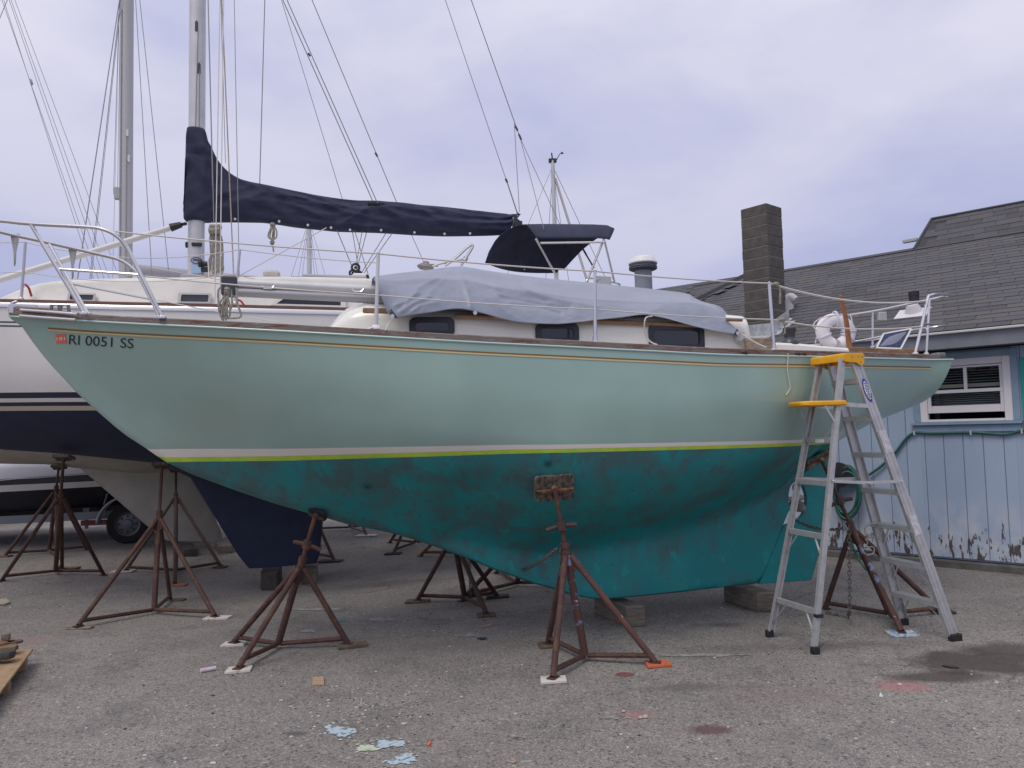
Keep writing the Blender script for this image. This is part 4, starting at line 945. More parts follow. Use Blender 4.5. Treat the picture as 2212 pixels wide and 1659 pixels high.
# spinnaker pole stowed forward from the mast
m = MB(); m.tube([PA(-330, 700, .35), PA(-100, 634.5, .3), PA(100, 574, .2), PA(375, 490, .1)], .037, 12); pole = m.build('spinnaker_pole', M('cream_pole_paint', (.62, .605, .58), .4), WA)
m = MB(); m.tube([PA(368, 492, .1), PA(392, 485, .1)], [.05, .035], 10); m.tube([PA(392, 485, .1), PA(402, 483, .05)], .02, 8); m.build('pole_end', BLACK, pole)
# stanchions, lifelines
def ast(u0, v0, u1, v1, off=1.3):
    m = MB(); a, b_ = PA(u1, v1, off), PA(u0, v0, off); m.tube([a, b_], .0145, 10); m.lathe([(.03, -.01), (.03, 0), (.018, .02)], a, n=12); m.build('stanchion', M('satin_stanchion', (.52, .52, .54), .4, .6), WA); return b_, a
q0 = ast(55, 523, 46, 646, .95); q1 = ast(518, 539, 508, 655, 1.3)
m = MB(); m.tube(sag(PA(-200, 523, .6), q0[0], .01), .005, 6); m.tube(sag(q0[0], q1[0], .13, 14), .005, 6); m.tube(sag(q1[0], PA(820, 568, 1.3), .02), .005, 6)
m.tube(sag(PA(-200, 592, .6), PA(51, 587, .95), .01), .0045, 6); m.tube(sag(PA(51, 587, .95), PA(515, 590, 1.3), .10, 14), .0045, 6); m.tube(sag(PA(515, 596, 1.3), PA(900, 650, 1.3), .02), .0045, 6)
m.split('lifeline', LIFE, WA)
m = MB(); m.tube(bez([PA(54, 614, .95), PA(62, 622, .95), PA(68, 640, .9)], 3), .012, 6); m.tube(bez([PA(512, 648, 1.3), PA(520, 650, 1.3), PA(529, 662, 1.3)], 3), .012, 6); m.split('red_line', M('red_rope', (.45, .05, .05), .7), WA)
# standing and running rigging: (top point, bottom point, offsets at the top and the bottom, radius, material, name)
def ext(u0, v0, u1, v1, v=-420): k = (v-v1)/(v0-v1); return (u1+(u0-u1)*k, v)
rig = [((449, 0), (459, 400), .3, .3, .0045, WIRE, 'shroud'), ((450, 0), (462, 480), .5, .95, .005, WIRE, 'shroud'), ((475, 0), (464, 655), .6, 1.3, .006, LIFE, 'shroud'),
       ((483, 0), (475, 655), .6, 1.3, .006, LIFE, 'shroud'), ((477, 0), (487, 352), .15, .3, .004, WIRE, 'halyard'), ((479, 0), (505, 602), .2, .7, .0075, ROPET, 'halyard'), ((506, 0), (517, 605), .2, .8, .0045, WIRE, 'shroud'),
       ((572, 0), (561, 398), 0, .02, .006, WIRE, 'topping_lift'), ((620, 0), (816, 440), .1, .1, .006, WIRE, 'lazy_jack'), ((611, 0), (806, 436), .0, -.05, .006, WIRE, 'lazy_jack'), ((608, 0), (740, 432), -.1, -.1, .004, WIRE, 'lazy_jack'),
       ((674, 0), (858, 440), -.3, -.35, .0055, WIRE, 'backstay'), ((962, 0), (1117, 458), .05, .05, .0045, WIRE, 'topping_lift'), ((1018, 0), (1124, 299), 0, 0, .006, WIRE, 'backstay')]
for (a, b_, o0, o1, r, mt, nm) in rig:
    e = ext(*a, *b_); m = MB(); m.tube([PA(*e, o0*.4), PA(*a, o0), PA(*b_, o1)], r, 6); m.build(nm, mt, WA)
seg = [((887, 503), (918, 572), -.4, -.5, .004, WIRE), ((1111, 267), (1122, 458), 0, 0, .0045, WIRE), ((1124, 299), (1175, 495), 0, .9, .005, WIRE), ((1124, 299), (1210, 486), 0, -.9, .005, LIFE), ((1094, 389), (1118, 462), .05, .05, .008, WIRE),
       ((705, 492), (520, 594), .1, .6, .007, LIFE), ((727, 495), (763, 582), .05, .05, .006, ROPE), ((761, 498), (776, 590), .05, .05, .005, ROPE), ((766, 498), (799, 605), .05, .05, .005, ROPE), ((782, 500), (768, 580), .05, .05, .005, ROPE), ((792, 501), (770, 585), .0, .05, .005, ROPE), ((834, 503), (778, 594), .05, .05, .006, ROPE), ((847, 504), (782, 596), .05, .05, .006, ROPE), ((457, 480), (458, 602), .3, .4, .005, LIFE), ((448, 545), (452, 610), .5, .9, .005, LIFE)]
for (a, b_, o0, o1, r, mt) in seg: m = MB(); m.tube([PA(*a, o0), PA(*b_, o1)], r, 6); m.build('rigging_line', mt, WA)
m = MB()
for u, v, u2, v2 in ((666, 115, 670, 121), (811, 330, 815, 338), (1092, 386, 1096, 394), (1113, 272, 1118, 282), (1121, 290, 1126, 302), (456, 322, 457, 338)): m.tube([PA(u, v, .05), PA(u2, v2, .05)], .014, 6)
m.split('turnbuckle', M('dark_rigging_fitting', (.08, .08, .09), .5, .4), WA)
m = MB()
for k in range(11):
    x0 = random.uniform(-10, 10); x1 = random.uniform(-13, 14); lo = random.uniform(583, 595)
    m.tube(bez([PA(466+x0*.5, 494, .35), PA(463+x0, 520, .36), PA(462+x1, lo-22, .37), PA(464+x1, lo, .37), PA(470+x1, lo-15, .37), PA(472+x0*.8, 520, .36), PA(469, 496, .35)], 5), .010, 6)
m.tube([PA(452, 499, .37), PA(476, 497, .39)], .045, 8); m.tube([PA(453, 491, .37), PA(478, 490, .39)], .035, 8)
tag(m.build('halyard_coil', ROPE), 'bundle of tan halyards coiled beside the mast of the white sailboat', 'rope')
m = MB()
for k in range(5):
    x0 = [-6, -3, 1, 4, 8][k]; m.tube(bez([PA(589, 484, .1), PA(589+x0, 497, .12), PA(587+x0*1.3, 511, .12), PA(590+x0*.3, 520-abs(x0)*.6, .12), PA(591, 500, .1), PA(590, 484, .1)], 5), .009, 6)
m.tube(bez([PA(588, 515, .1), PA(587, 527, .1), PA(590, 535, .1), PA(591, 544, .1)], 4), .010, 6); m.lathe([(.01, -.03), (.03, -.015), (.03, .015), (.01, .03)], PA(588, 524, .1), n=8); m.lathe([(.02, -.03), (.04, 0), (.02, .03)], PA(589, 486, .1), n=8)
tag(m.build('rope_coil', ROPE), 'small grey rope coil hanging under the boom of the white sailboat', 'rope')
# bimini
BIM = empty_part('bimini', WA)
rt = [ta(PA(u, 490)) for u in (1132, 1165, 1230, 1290, 1318, 1324)]
m = MB(); rows = []
near_ = [(1158, 513), (1175, 515), (1230, 514.5), (1285, 514), (1310, 516), (1317, 518)]
tops = [(1131, 485), (1165, 484), (1230, 484.5), (1280, 485), (1308, 486.5), (1324, 494)]
for (nu_, nv_), (tu, tv) in zip(near_, tops):
    a, b_ = PA(nu_, nv_, .92), PA(tu, tv, .55); z1 = b_.z+.015
    c_ = PA(tu, tv, .55); c0 = c_ - AN*.55; c0.z = z1
    f_ = a - AN*1.84; g_ = c_ - AN*1.1; rows.append([a, a.lerp(b_, .6)+AN*.06, b_, c0, g_, f_.lerp(g_, .6)-AN*.06, f_])
m.grid([bez(r, 3) for r in rows]); m.build('canopy', SAILC, BIM, smooth=60, solid=.006)
m = MB(); Lb = [(1129, 485), (1112, 489), (1096, 497), (1080, 508), (1069, 521), (1056, 544), (1048, 568)]; Rb = [(1272, 514), (1262, 520), (1250, 530), (1238, 545), (1224, 558), (1213, 572), (1203, 590)]
rows = []
for i, ((lu, lv), (ru, rv)) in enumerate(zip(Lb, Rb)):
    a, b_ = PA(lu, lv, .45), PA(ru, rv, -.75); row = []
    for j in range(11):
        w = j/10; q_ = a.lerp(b_, w); q_ -= AX*.22*sin(pi*w)*(i/6)*.6; q_.z += -(.05*sin(pi*w))*(i/6) ; row.append(q_)
    rows.append(row)
m.grid(rows); m.build('front_curtain', SAILC, BIM, smooth=60, solid=.006)
m = MB()
for a, b_, o0, o1 in (((1157, 515), (1207, 606), .92, .85), ((1245, 514), (1283, 578), -.3, .5), ((1305, 516), (1267, 610), .9, .85), ((1306, 520), (1328, 612), .9, .8), ((1167, 525), (1306, 523), .92, .92)): m.tube([PA(*a, o0), PA(*b_, o1)], .014, 8)
m.tube(bez([PA(1130, 540, -.2), PA(1120, 552, -.1), PA(1125, 566, 0), PA(1133, 582, .1)], 4), .011, 6); m.split('bimini_frame', SS, BIM)
m = MB(); m.tube(bez([PA(1266, 612, .85), PA(1269, 604, .85), PA(1279, 601, .85), PA(1310, 607, .8), PA(1336, 613, .75), PA(1337, 618, .7)], 4), .014, 8); m.build('pushpit', SS, WA)
m = MB(); m.box(PA(1304, 608, .8), .20, .06, .13, YAW+.1); m.build('gear_box', M('pale_grey_box', (.5, .5, .52), .5), WA, bevel=.008)
m = MB(); m.tube(bez([PA(962, 574, .5), PA(985, 557, .5), PA(1008, 536, .5), PA(1019, 529, .5), PA(1021, 533, .5), PA(1012, 549, .5), PA(1002, 563, .5), PA(996, 574, .5)], 5), .016, 8); m.tube(bez([PA(925, 580, .5), PA(950, 570, .5), PA(985, 563, .5), PA(1003, 559, .5)], 4), .016, 8); m.tube([PA(1003, 564, .5), PA(1007, 556, .5)], .03, 8); m.build('wheel_guard', SS, WA)
m = MB(); m.lathe([(.09, -.02), (.11, 0), (.10, .02), (.05, .05), (.03, .08)], PA(919, 578, .5), (.2, 0, 1), 14); m.tube(bez([PA(908, 580, .5), PA(928, 573, .48), PA(946, 574, .48)], 4), .018, 6); m.build('deck_vent', M('grey_brown_fitting', (.22, .2, .19), .5), WA)
# keep it standing: blocks under the keel
def block(name, FL, FR, BL, h, mat, label, group=None):
    w_ = FR-FL; l_ = BL-FL; o = thing(name, (FL+FR+BL)/3, label, 'timber block', group)
    z0 = min(gz(FL.x, FL.y), gz(FR.x, FR.y), gz(BL.x, BL.y)); poly = [Vector((p.x, p.y, z0)) for p in (FL, FR, FR+l_, BL)]
    m = MB(); m.prism(poly, (0, 0, h)); m.build('timber', mat, o, bevel=.012); return o
kb = PA(600, 1231).z - gz(PA(600, 1231).x, PA(600, 1231).y)
block('keel_block', G(563, 1276), G(600, 1275), G(575, 1250), max(.12, kb), DTIMB, 'black timber block under the front of the navy keel', 'timber blocks under the keels')
block('keel_block', G(655, 1263), G(684, 1262), G(660, 1243), max(.12, kb), TIMBER, 'brown timber block under the back of the navy keel', 'timber blocks under the keels')
block('keel_block', G(1355, 1355.5), G(1396, 1353.5), G(1283, 1326), .185, TIMBER, 'long squared timber under the front of the teal keel', 'timber blocks under the keels')
block('keel_block', G(1636, 1323), G(1681, 1323), G(1563, 1299), .185, TIMBER, 'weathered timber block under the heel of the teal rudder', 'timber blocks under the keels')

# ================================================================ second white sailboat, beige bottom
pm = P(270, 604, 12.4); OB = Vector((pm.x, pm.y, 0)); PB = lambda u, v, off=0: PL(u, v, OB + AN*off, AN); tb = lambda p: (p-OB).dot(AX)
WB = thing('sailboat', onto(OB.x+1.5, OB.y+.4), 'white sailboat with a beige bottom and long beige keel, farther back on the left', 'sailboat')
b_bs = pchip([-4.2, -3.4, -2, 0, 2.5, 5, 6], [.02, .5, 1.1, 1.5, 1.5, 1.15, .9]); b_zs = pchip([-4.2, 0, 6], [3.1, 2.85, 2.85])
bk = [(tb(PB(u, v)), PB(u, v).z) for u, v in ((0, 1002), (109, 1003), (170, 1012), (300, 1025))]
b_zk = lin([-4.2, -3.3, -2.2] + [q[0] for q in bk if q[0] > -2.1] + [3.5, 6], [3.05, 2.0, 1.55] + [q[1] for q in bk if q[0] > -2.1] + [1.35, 2.1])
BH = Hull(b_bs, b_zs, b_zk, b_zk, [(-4.2, [1, .86, .7, .57, .42, .31, .17, .07, 0]), (-1.5, gA), (6, gA)], tw=lambda x, y, z: OB + AX*x - AN*y + Vector((0, 0, z)))
tsB = [-4.2 + 10.2*i/50 for i in range(51)]
BH.skin(tsB, b_zs, lambda t: 1.98, 10, 'hull', AWHITE, WB, capend='x'); BH.skin(tsB, lambda t: 1.98, lambda t: -9, 18, 'bottom', BEIGE, WB)
m = MB(); m.grid([[BH.tw(t, k/3*b_bs(t), b_zs(t)+.02+.08*(1-(k/3)**2)) for k in range(-3, 4)] for t in tsB[::3]]); m.build('deck', OFFW, WB)
m = MB(); m.box(OB + AX*.6 + Vector((0, 0, 3.02)), 4.2, 1.7, .36, YAW); m.build('cabin', AWHITE, WB, bevel=.08)
foil((160, 1000), (353, 1167), (405, 985), (487, 1168), .13, PB, 'keel', BEIGE, WB)
m = MB(); b0, b1 = PB(271, 640), PB(276.5, -420); rows = [[p + AX*.105*cos(2*pi*k/20) + AN*.075*sin(2*pi*k/20) for k in range(20)] for p in (b0, b1)]; m.grid(rows, close=True); mb_ = m.build('mast', M('matt_grey_mast', (.46, .455, .46), .5, .3), WB, smooth=60)
m = MB(); m.box(PB(253.5, 418, .0), .09, .09, .20, YAW); m.build('radar_bracket', M('grey_plastic', (.42, .42, .42), .5), mb_, bevel=.01)
m = MB()
for u, v in ((274.5, 287), (278, 342)): m.box(PB(u, v, .078), .045, .02, .12, YAW)
m.split('sheave_box', SS, mb_, bevel=.006)
m = MB(); m.tube([PB(274, 295, .08), PB(271, 590, .08)], .006, 5); m.tube([PB(263, 20, .07), PB(259, 560, .07)], .006, 5); m.split('mast_track', M('grey_track', (.28, .28, .29), .5), mb_)
m = MB(); pa, pb = PB(290, 583), PB(620, 612); rows = []
for i in range(9):
    w = i/8; c_ = pa.lerp(pb, w); h = .10 - .03*w; rows.append([c_ + Vector((0, 0, 1))*h*cos(2*pi*k/14) + AN*.09*sin(2*pi*k/14) for k in range(14)])
m.grid(rows, close=True); m.add(rows[0], [tuple(range(14))]); m.build('boom_cover', M('light_grey_canvas', (.36, .36, .40), .8), WB)
for (a, b_, o0, o1, r, mt) in (((258, 0), (166, 612), .2, 1.2, .009, WIRE), ((260, 0), (193, 612), .1, -1.2, .006, WIRE), ((262, 0), (196, 612), .2, .9, .005, WIRE), ((293, 0), (329, 612), .3, 1.3, .006, WIRE), ((302, 0), (367, 612), .3, 1.3, .006, WIRE), ((256, 60), (245, 420), 0, -.5, .004, WIRE), ((258, 150), (254, 412), 0, 0, .004, WIRE), ((252, 250), (243, 612), 0, -1, .003, WIRE)):
    e = ext(*a, *b_); m = MB(); m.tube([PB(*e, o0*.4), PB(*a, o0), PB(*b_, o1)], r, 6); m.split('shroud', mt, WB)
hb = max(.12, PB(420, 1168).z - gz(PB(420, 1168).x, PB(420, 1168).y))
block('keel_block', G(396, 1203), G(427, 1202), G(388, 1186), hb, DTIMB, 'black block under the middle of the beige keel', 'timber blocks under the keels')
block('keel_block', G(472, 1196), G(503, 1195), G(464, 1180), hb, TIMBER, 'timber block under the back end of the beige keel', 'timber blocks under the keels')

# ================================================================ dark powerboat on its trailer, far left
CY = radians(16); CXv = Vector((cos(CY), sin(CY), 0)); CNv = Vector((sin(CY), -cos(CY), 0)); pm = P(100, 1060, 14.0); OC = Vector((pm.x, pm.y, 0)); PC = lambda u, v, off=0: PL(u, v, OC + CNv*off, CNv); tcx = lambda p: (p-OC).dot(CXv)
WC = thing('powerboat', OC, 'dark powerboat with a white stripe under a white cover, on a trailer behind the sailboats', 'powerboat')
tC = [-4 + 6.6*i/22 for i in range(23)]
cbw = pchip([-4, 0, 1.2, 2.0, 2.6], [1.2, 1.2, 1.1, .75, .05])
def cz(u, v):
    return PC(u, v, 0).z
zt = {k: (cz(0, a), (cz(170, b_)-cz(0, a))/max(.1, tcx(PC(170, b_))-tcx(PC(0, a)))) for k, a, b_ in (('t', 1031, 1020), ('a', 1042.5, 1035), ('b', 1056, 1047), ('m', 1098, 1088), ('k', 1121, 1111))}
t0 = tcx(PC(0, 1040)); zz_ = lambda k, t: zt[k][0] + zt[k][1]*(t-t0)
def cskin(k0, k1, w0, w1, nm, mt, fz0=None):
    m = MB()
    for sd in (-1, 1): m.grid([[OC + CXv*t - CNv*sd*cbw(t)*(w0+(w1-w0)*j/3) + CNv*0 + Vector((0, 0, zz_(k0, t)+(zz_(k1, t)-zz_(k0, t))*j/3)) for j in range(4)] for t in tC])
    m.build(nm, mt, WC, smooth=50)
BLK = M('black_gloss_hull', (.010, .010, .016), .25)
cskin('t', 'a', 1, 1, 'hull', BLK); cskin('a', 'b', 1, .99, 'white_stripe', WHITE); cskin('b', 'm', .99, .9, 'hull', BLK); cskin('m', 'k', .9, 0, 'bottom', M('dark_bottom', (.018, .019, .026), .5))
m = MB(); rows = []
for i, t in enumerate(tC):
    z0 = zz_('t', t); h = (.34 + .05*noise.noise(Vector((t, 1, 1))))*min(1, (2.65-t)*.8)
    rows.append([OC + CXv*t + CNv*cbw(t)*s_*1.01 + Vector((0, 0, z0-.02 + h*sqrt(max(0, 1-abs(s_)**2.4)) + .02*noise.noise(Vector((t*3, s_*4, 2))))) for s_ in [k/8 for k in range(-8, 9)]])
m.grid(rows); m.build('shrink_wrap_cover', M('white_cover', (.62, .62, .65), .55, bump=.5, bscale=6), WC, smooth=60)
m = MB(); m.grid([[OC + CXv*tC[0] - CNv*sd*cbw(tC[0])*w + Vector((0, 0, zz_(k, tC[0]))) for k, w in (('t', 1), ('a', 1), ('b', .99), ('m', .9), ('k', 0))] for sd in (-1, 1)]); m.build('transom', BLK, WC)
TR = thing('boat_trailer', onto(OC.x, OC.y), 'galvanised boat trailer carrying the dark powerboat', 'trailer')
def wheel(c, parent, r=.31):
    w = empty_part('wheel', parent)
    m = MB(); m.lathe([(r*.62, -.10), (r*.93, -.105), (r, -.07), (r, .07), (r*.93, .105), (r*.62, .10), (r*.62, -.10)], c, CNv, 28, cap=False); m.build('tyre', RUBB, w, smooth=50)
    m = MB(); m.lathe([(r*.62, -.09), (r*.62, .085), (r*.56, .075), (r*.50, .04), (r*.25, .055), (r*.22, .085), (r*.10, .09), (.01, .095)], c, CNv, 24); m.build('rim', M('grey_steel_rim', (.17, .175, .195), .5, .4), w)
    m = MB()
    for k in range(8):
        a = 2*pi*k/8; m.lathe([(.02, 0), (.02, .004)], c + (CXv*cos(a) + Vector((0, 0, 1))*sin(a))*r*.40 + CNv*.055, CNv, 8)
    m.split('rim_hole', BLACK, w)
wc = G(277, 1173); wr = .325; wc.z += wr
wheel(wc, TR, wr); wheel(wc + CXv*.80, TR, wr); wheel(wc - CNv*1.9, TR, wr); wheel(wc + CXv*.80 - CNv*1.9, TR, wr)
m = MB(); rows = []
for k in range(15):
    a = pi*.98 - k/14*pi*.5; rows.append([wc + CXv*cos(a)*.46 + Vector((0, 0, sin(a)*.46)) + CNv*o for o in (-.12, .13)])
rows += [[r + CXv*.82 for r in [wc + CXv*cos(a)*.46 + Vector((0, 0, sin(a)*.46)) + CNv*o for o in (-.12, .13)]] for a in [pi*.48 - k/14*pi*.46 for k in range(15)]]
m.grid(rows); m.split('fender', M('galvanised_fender', (.40, .41, .44), .5, .3), TR, solid=.03)
m = MB(); GAL = M('galvanised_beam', (.22, .235, .26), .55, .4)
for o in (.0, 1.75): m.beam(wc - CNv*(o+.2) - CXv*5 + Vector((0, 0, .12)), wc - CNv*(o+.2) + CXv*2.2 + Vector((0, 0, .16)), .07, .13)
for t in (-2.5, -.6, .4, 1.6): m.beam(wc + CXv*t - CNv*.2 + Vector((0, 0, .13)), wc + CXv*t - CNv*1.95 + Vector((0, 0, .13)), .07, .08)
m.build('frame', GAL, TR)
m = MB(); m.tube([wc + Vector((0, 0, 0)), wc - CNv*1.9], .04, 8); m.tube([wc + CXv*.8, wc + CXv*.8 - CNv*1.9], .04, 8); m.split('axle', GAL, TR)
m = MB(); m.box(PC(187, 1105, .9), .10, .08, .28, CY); m.box(PC(187, 1126, .9), .05, .05, .25, CY); m.tube([PC(224, 1090, 1.1), PC(232, 1066, 1.1)], .012, 6); m.split('guide_post', GAL, TR)
m = MB(); m.box(PC(203, 1129, 1.0), .40, .05, .09, CY); m.build('tail_light', M('red_lens', (.28, .05, .05), .4), TR)
# ================================================================ boats standing far off: hull, keel, mast and rigging
def far_boat(pm, ang, label, masth, lean, ln=8.5, rigs=(), mr=.07, z0=1.1, col=AWHITE):
    ax, an = Vector((cos(ang), sin(ang), 0)), Vector((sin(ang), -cos(ang), 0)); O = Vector((pm.x, pm.y, 0))
    b = thing('sailboat', O, label, 'sailboat', 'sailboats stored at the back of the yard')
    bs_ = pchip([-ln*.42, -ln*.2, ln*.1, ln*.55], [.03, .95, 1.35, .9]); zs_ = lambda t: 2.45; zk_ = pchip([-ln*.42, -ln*.3, 0, ln*.3, ln*.55], [2.4, 1.6, z0, z0+.1, 1.8])
    Hh = Hull(bs_, zs_, zk_, zk_, [(-9, gA), (9, gA)], tw=lambda x, y, z: O + ax*x - an*y + Vector((0, 0, z)))
    ts = [-ln*.42 + ln*.97*i/24 for i in range(25)]; Hh.skin(ts, zs_, lambda t: -9, 14, 'hull', col, b, capend='x')
    m = MB(); m.grid([[O + ax*t - an*k*bs_(t) + Vector((0, 0, 2.46)) for k in (-1, 0, 1)] for t in ts]); m.build('deck', OFFW, b)
    m = MB(); m.box(O + ax*.5 + Vector((0, 0, 2.62)), 3, 1.5, .32, ang); m.build('cabin', col, b, bevel=.06)
    m = MB(); m.box(O + Vector((0, 0, z0*.5+.08)), 1.3, .16, z0-.1, ang); m.build('keel', NAVYB, b, bevel=.03)
    m = MB(); m.tube([O + Vector((0, 0, 2.5)), O + Vector((lean, 0, masth))], [mr, mr*.8], 10); m.build('mast', ALU, b)
    return b, O, ax, an
pm = P(1200, 470, 21); zt_ = P(1199, 347, 21).z
fb1, O_, ax_, an_ = far_boat(pm, .5, 'sailboat far behind the bimini with only its mast showing', zt_, -.04)
tp = O_ + Vector((-.04, 0, zt_)); m = MB()
for d_ in (ax_*-3.2, ax_*3.6, an_*1.2, an_*-1.2): m.tube([tp - Vector((0, 0, .15)), O_ + d_ + Vector((0, 0, 2.5))], .008, 5)
m.split('shroud', WIRE, fb1)
m = MB(); m.tube([tp + Vector((.06, 0, -.5)), O_ + Vector((1.25, 0, 4.3))], .035, 6); m.build('furled_sail', M('furled_sail_cloth', (.5, .48, .48), .8), fb1)
m = MB(); m.box(tp + Vector((0, 0, .0)), .22, .1, .10); m.tube([tp + Vector((.1, 0, 0)), tp + Vector((.20, 0, .18)), tp + Vector((.28, 0, .22))], .012, 5); m.tube([tp, tp + Vector((-.02, 0, .22))], .02, 6); m.lathe([(.05, 0), (.01, .05)], tp + Vector((.27, 0, .2)), n=8); m.tube([tp + Vector((.55, 0, -6.45)), tp + Vector((.8, 0, -6.25))], .02, 5); m.build('masthead_fitting', BLACK, fb1)
pm = P(668, 560, 42); zt_ = P(668, 470, 42).z
fb2, O_, ax_, an_ = far_boat(pm, .2, 'hazy sailboat far beyond the boom of the white sailboat', zt_, 0, mr=.16)
m = MB()
for u in (622, 640, 650, 682, 690, 710): m.tube([Vector((O_.x, O_.y, zt_-.1)), P(u, 620, 42)], .014, 4)
m.tube([P(628, 597, 42), P(712, 597, 42)], .02, 5); m.split('shroud', M('distant_wire', (.42, .43, .52), .6), fb2)
pm = P(-70, 900, 17.5); zt_ = P(20, -420, 17.5).z
fb3, O_, ax_, an_ = far_boat(pm, .25, 'sailboat off to the left whose stays cross the sky in the upper left corner', zt_, 0, mr=.08)
m = MB()
for (a, b_) in (((8, 0), (205, 612)), ((25, 60), (216, 612)), ((20, 0), (228, 612)), ((24, 0), (240, 612)), ((32, 0), (262, 612))): e = ext(*a, *b_, v=-60); m.tube([Vector((O_.x, O_.y, zt_)).lerp(P(*e, 17.3), .95), P(*e, 17.3), P(*b_, 17.0)], .007, 5)
m.tube([P(20, -10, 17.3), P(-30, 110, 17.3)], .009, 5); m.lathe([(.01, -.08), (.03, -.05), (.03, .05), (.01, .08)], P(67.5, 177, 17.2), (.3, 0, -1), 8); m.split('stay', M('grey_stay_wire', (.36, .35, .40), .5), fb3)
# ================================================================ jack stands
SHIMS = []
def stand(label, pad, nrm, hub, feet, apexf=.72, mat=RUST, scale=1, padmat=PADW, psz=(.29, .19), handle=True, shims=(), mats=None, head=None):
    hub = Vector(hub); o = thing('jack_stand', hub, label, 'jack stand', 'rusty jack stands propping the boats')
    nrm = Vector(nrm).normalized(); tip = pad + nrm*.06; hub2 = hub + Vector((0, 0, .045)); d = (tip-hub2); ap = hub2 + d*apexf; mats = mats or {}
    m = MB(); m.tube([hub2, ap + d.normalized()*.08], .029*scale, 12); m.lathe([(.034, -.02), (.034, .02)], ap + d.normalized()*.08, d, 14); m.build('post', mats.get('post', mat), o)
    m = MB(); n_ = 24; s0 = ap + d.normalized()*.08
    m.tube([s0.lerp(tip, i/n_) for i in range(n_+1)], [.019 if i % 2 else .0165 for i in range(n_+1)], 10); m.build('screw', mats.get('screw', RUSTD), o)
    if handle:
        hc = s0.lerp(tip, .35); sdv = d.cross(Vector((0, 1, .2))).normalized(); m = MB(); m.lathe([(.036, -.03), (.036, .03)], hc, d, 8)
        for s_ in (-1, 1): m.tube([hc + sdv*s_*.03, hc + sdv*s_*.115 + Vector((0, 0, -.012))], .017, 8)
        m.build('nut_handle', mats.get('screw', RUSTD), o)
    for i, f in enumerate(feet):
        f = Vector(f); fl = mats.get('leg%d' % i, mat); up = .02 if i in shims else 0
        m = MB(); fa = ap + (f-hub).normalized()*.03; m.tube([fa, f + Vector((0, 0, .012+up))], .0235*scale, 10); m.build('leg', fl, o)
        e = f.lerp(hub, .06) + Vector((0, 0, .06+up*.5)); m = MB(); m.tube([hub2 + (f-hub).normalized()*.02, e], .0195*scale, 8); m.build('strut', mat, o)
        m = MB(); dv = (f-hub).normalized(); ang = math.atan2(dv.y, dv.x); m.box(f + Vector((0, 0, .006+up)), .085, .06, .010, ang); m.build('foot_plate', mat, o)
    m = MB()
    for f in feet:
        a = (Vector(f)-hub).normalized(); m.prism([ap + d.normalized()*.07 + a*.022, ap - d.normalized()*.13 + a*.022, ap - d.normalized()*.10 + a*.062], a.cross(d).normalized()*.008)
    m.build('gusset', mat, o)
    ux = Vector((1, 0, 0)); ux = (ux - nrm*ux.dot(nrm)).normalized(); uy = nrm.cross(ux).normalized(); m = MB()
    if psz:
        oc = [(x, y) for x, y in rrect((-psz[0]/2, -psz[1]/2), (psz[0]/2, psz[1]/2), .03, 3)]
        m.prism([pad + nrm*.006 + ux*x + uy*y for x, y in oc], nrm*.03); m.build('pad', padmat, o, smooth=30)
        m = MB(); b0 = pad + nrm*.038; bw = psz[0]*.46
        m.prism([b0 + ux*x + uy*y for x, y in ((-bw, .0), (bw, .0), (bw*.6, -.022), (-bw*.6, -.022))], nrm*.022); m.lathe([(.03, -.01), (.024, .03)], b0, nrm, 10); m.build('pad_bracket', RUSTO if psz[0] > .25 else RUSTD, o)
    return o
def shim(f, mat, lab, rz=0, w=.19, l=.13, h=.02):
    o = MB(); pts = [(-w/2, -l/2), (w*.45, -l/2*.92), (w/2, l*.42), (-w*.42, l/2)]; R_ = lambda x, y: Vector((f.x + x*cos(rz)-y*sin(rz), f.y + x*sin(rz)+y*cos(rz), gz(f.x, f.y)+.002))
    o.prism([R_(*p) for p in pts], (0, 0, h)); tag(o.build('wood_shim', mat, bevel=.003), lab, 'wood shim', 'wood shims under the jack stand feet')
XF = XFG; pF = hullpt(1196, 1048); nF = XFG.to_3x3() @ hullnorm(pF); pF = XFG @ pF; p2 = hullpt(690, 1106); XF = None; p2 = XFG @ p2
fF = [G(1195, 1472), G(1184, 1396), G(1415, 1438)]
stand('nearest jack stand, with a square wooden pad against the middle of the teal hull', pF + nF*.01, (nF + Vector((.1, -.22, .16))).normalized(), G(1264, 1428), fF, .60, shims=(0, 1, 2), psz=(.30, .215), mats={'post': RUSTB, 'leg2': M('speckled_dark_rust', (.085, .04, .035), .7, col2=(.12, .05, .04), scale=12, col3=(.6, .58, .55), scale3=22, lo3=.66, hi3=.69)})
shim(fF[0], SHIMW, 'white chip of wood under the front foot of the nearest jack stand', .1); shim(fF[1], SHIMB, 'brown wood slab under the back foot of the nearest jack stand', .2, .17, .15); shim(fF[2] + Vector((.02, 0, 0)), SHIMO, 'orange painted wood under the right foot of the nearest jack stand', .15)
f2 = [G(516, 1450), G(506, 1394), G(751, 1398)]
stand('jack stand with an orange rusty screw under the forefoot of the teal hull', p2, (-.45, -.65, -.6), G(601, 1402), f2, .60, shims=(0, 1, 2), psz=(.16, .10), padmat=BLACK, mats={'screw': M('orange_rusty_screw', (.16, .06, .03), .75, col2=(.08, .04, .03), scale=14), 'leg1': RUST})
shim(f2[0], SHIMW, 'white wood piece under the front foot of the jack stand by the pink tube', .25); shim(f2[1], SHIMW, 'white edged wood under the left rear foot of the second jack stand', .1, .2, .12); shim(f2[2] + Vector((.04, 0, 0)), SHIMB, 'brown wood under the right foot of the jack stand at the forefoot', .3, .24, .12, .025)
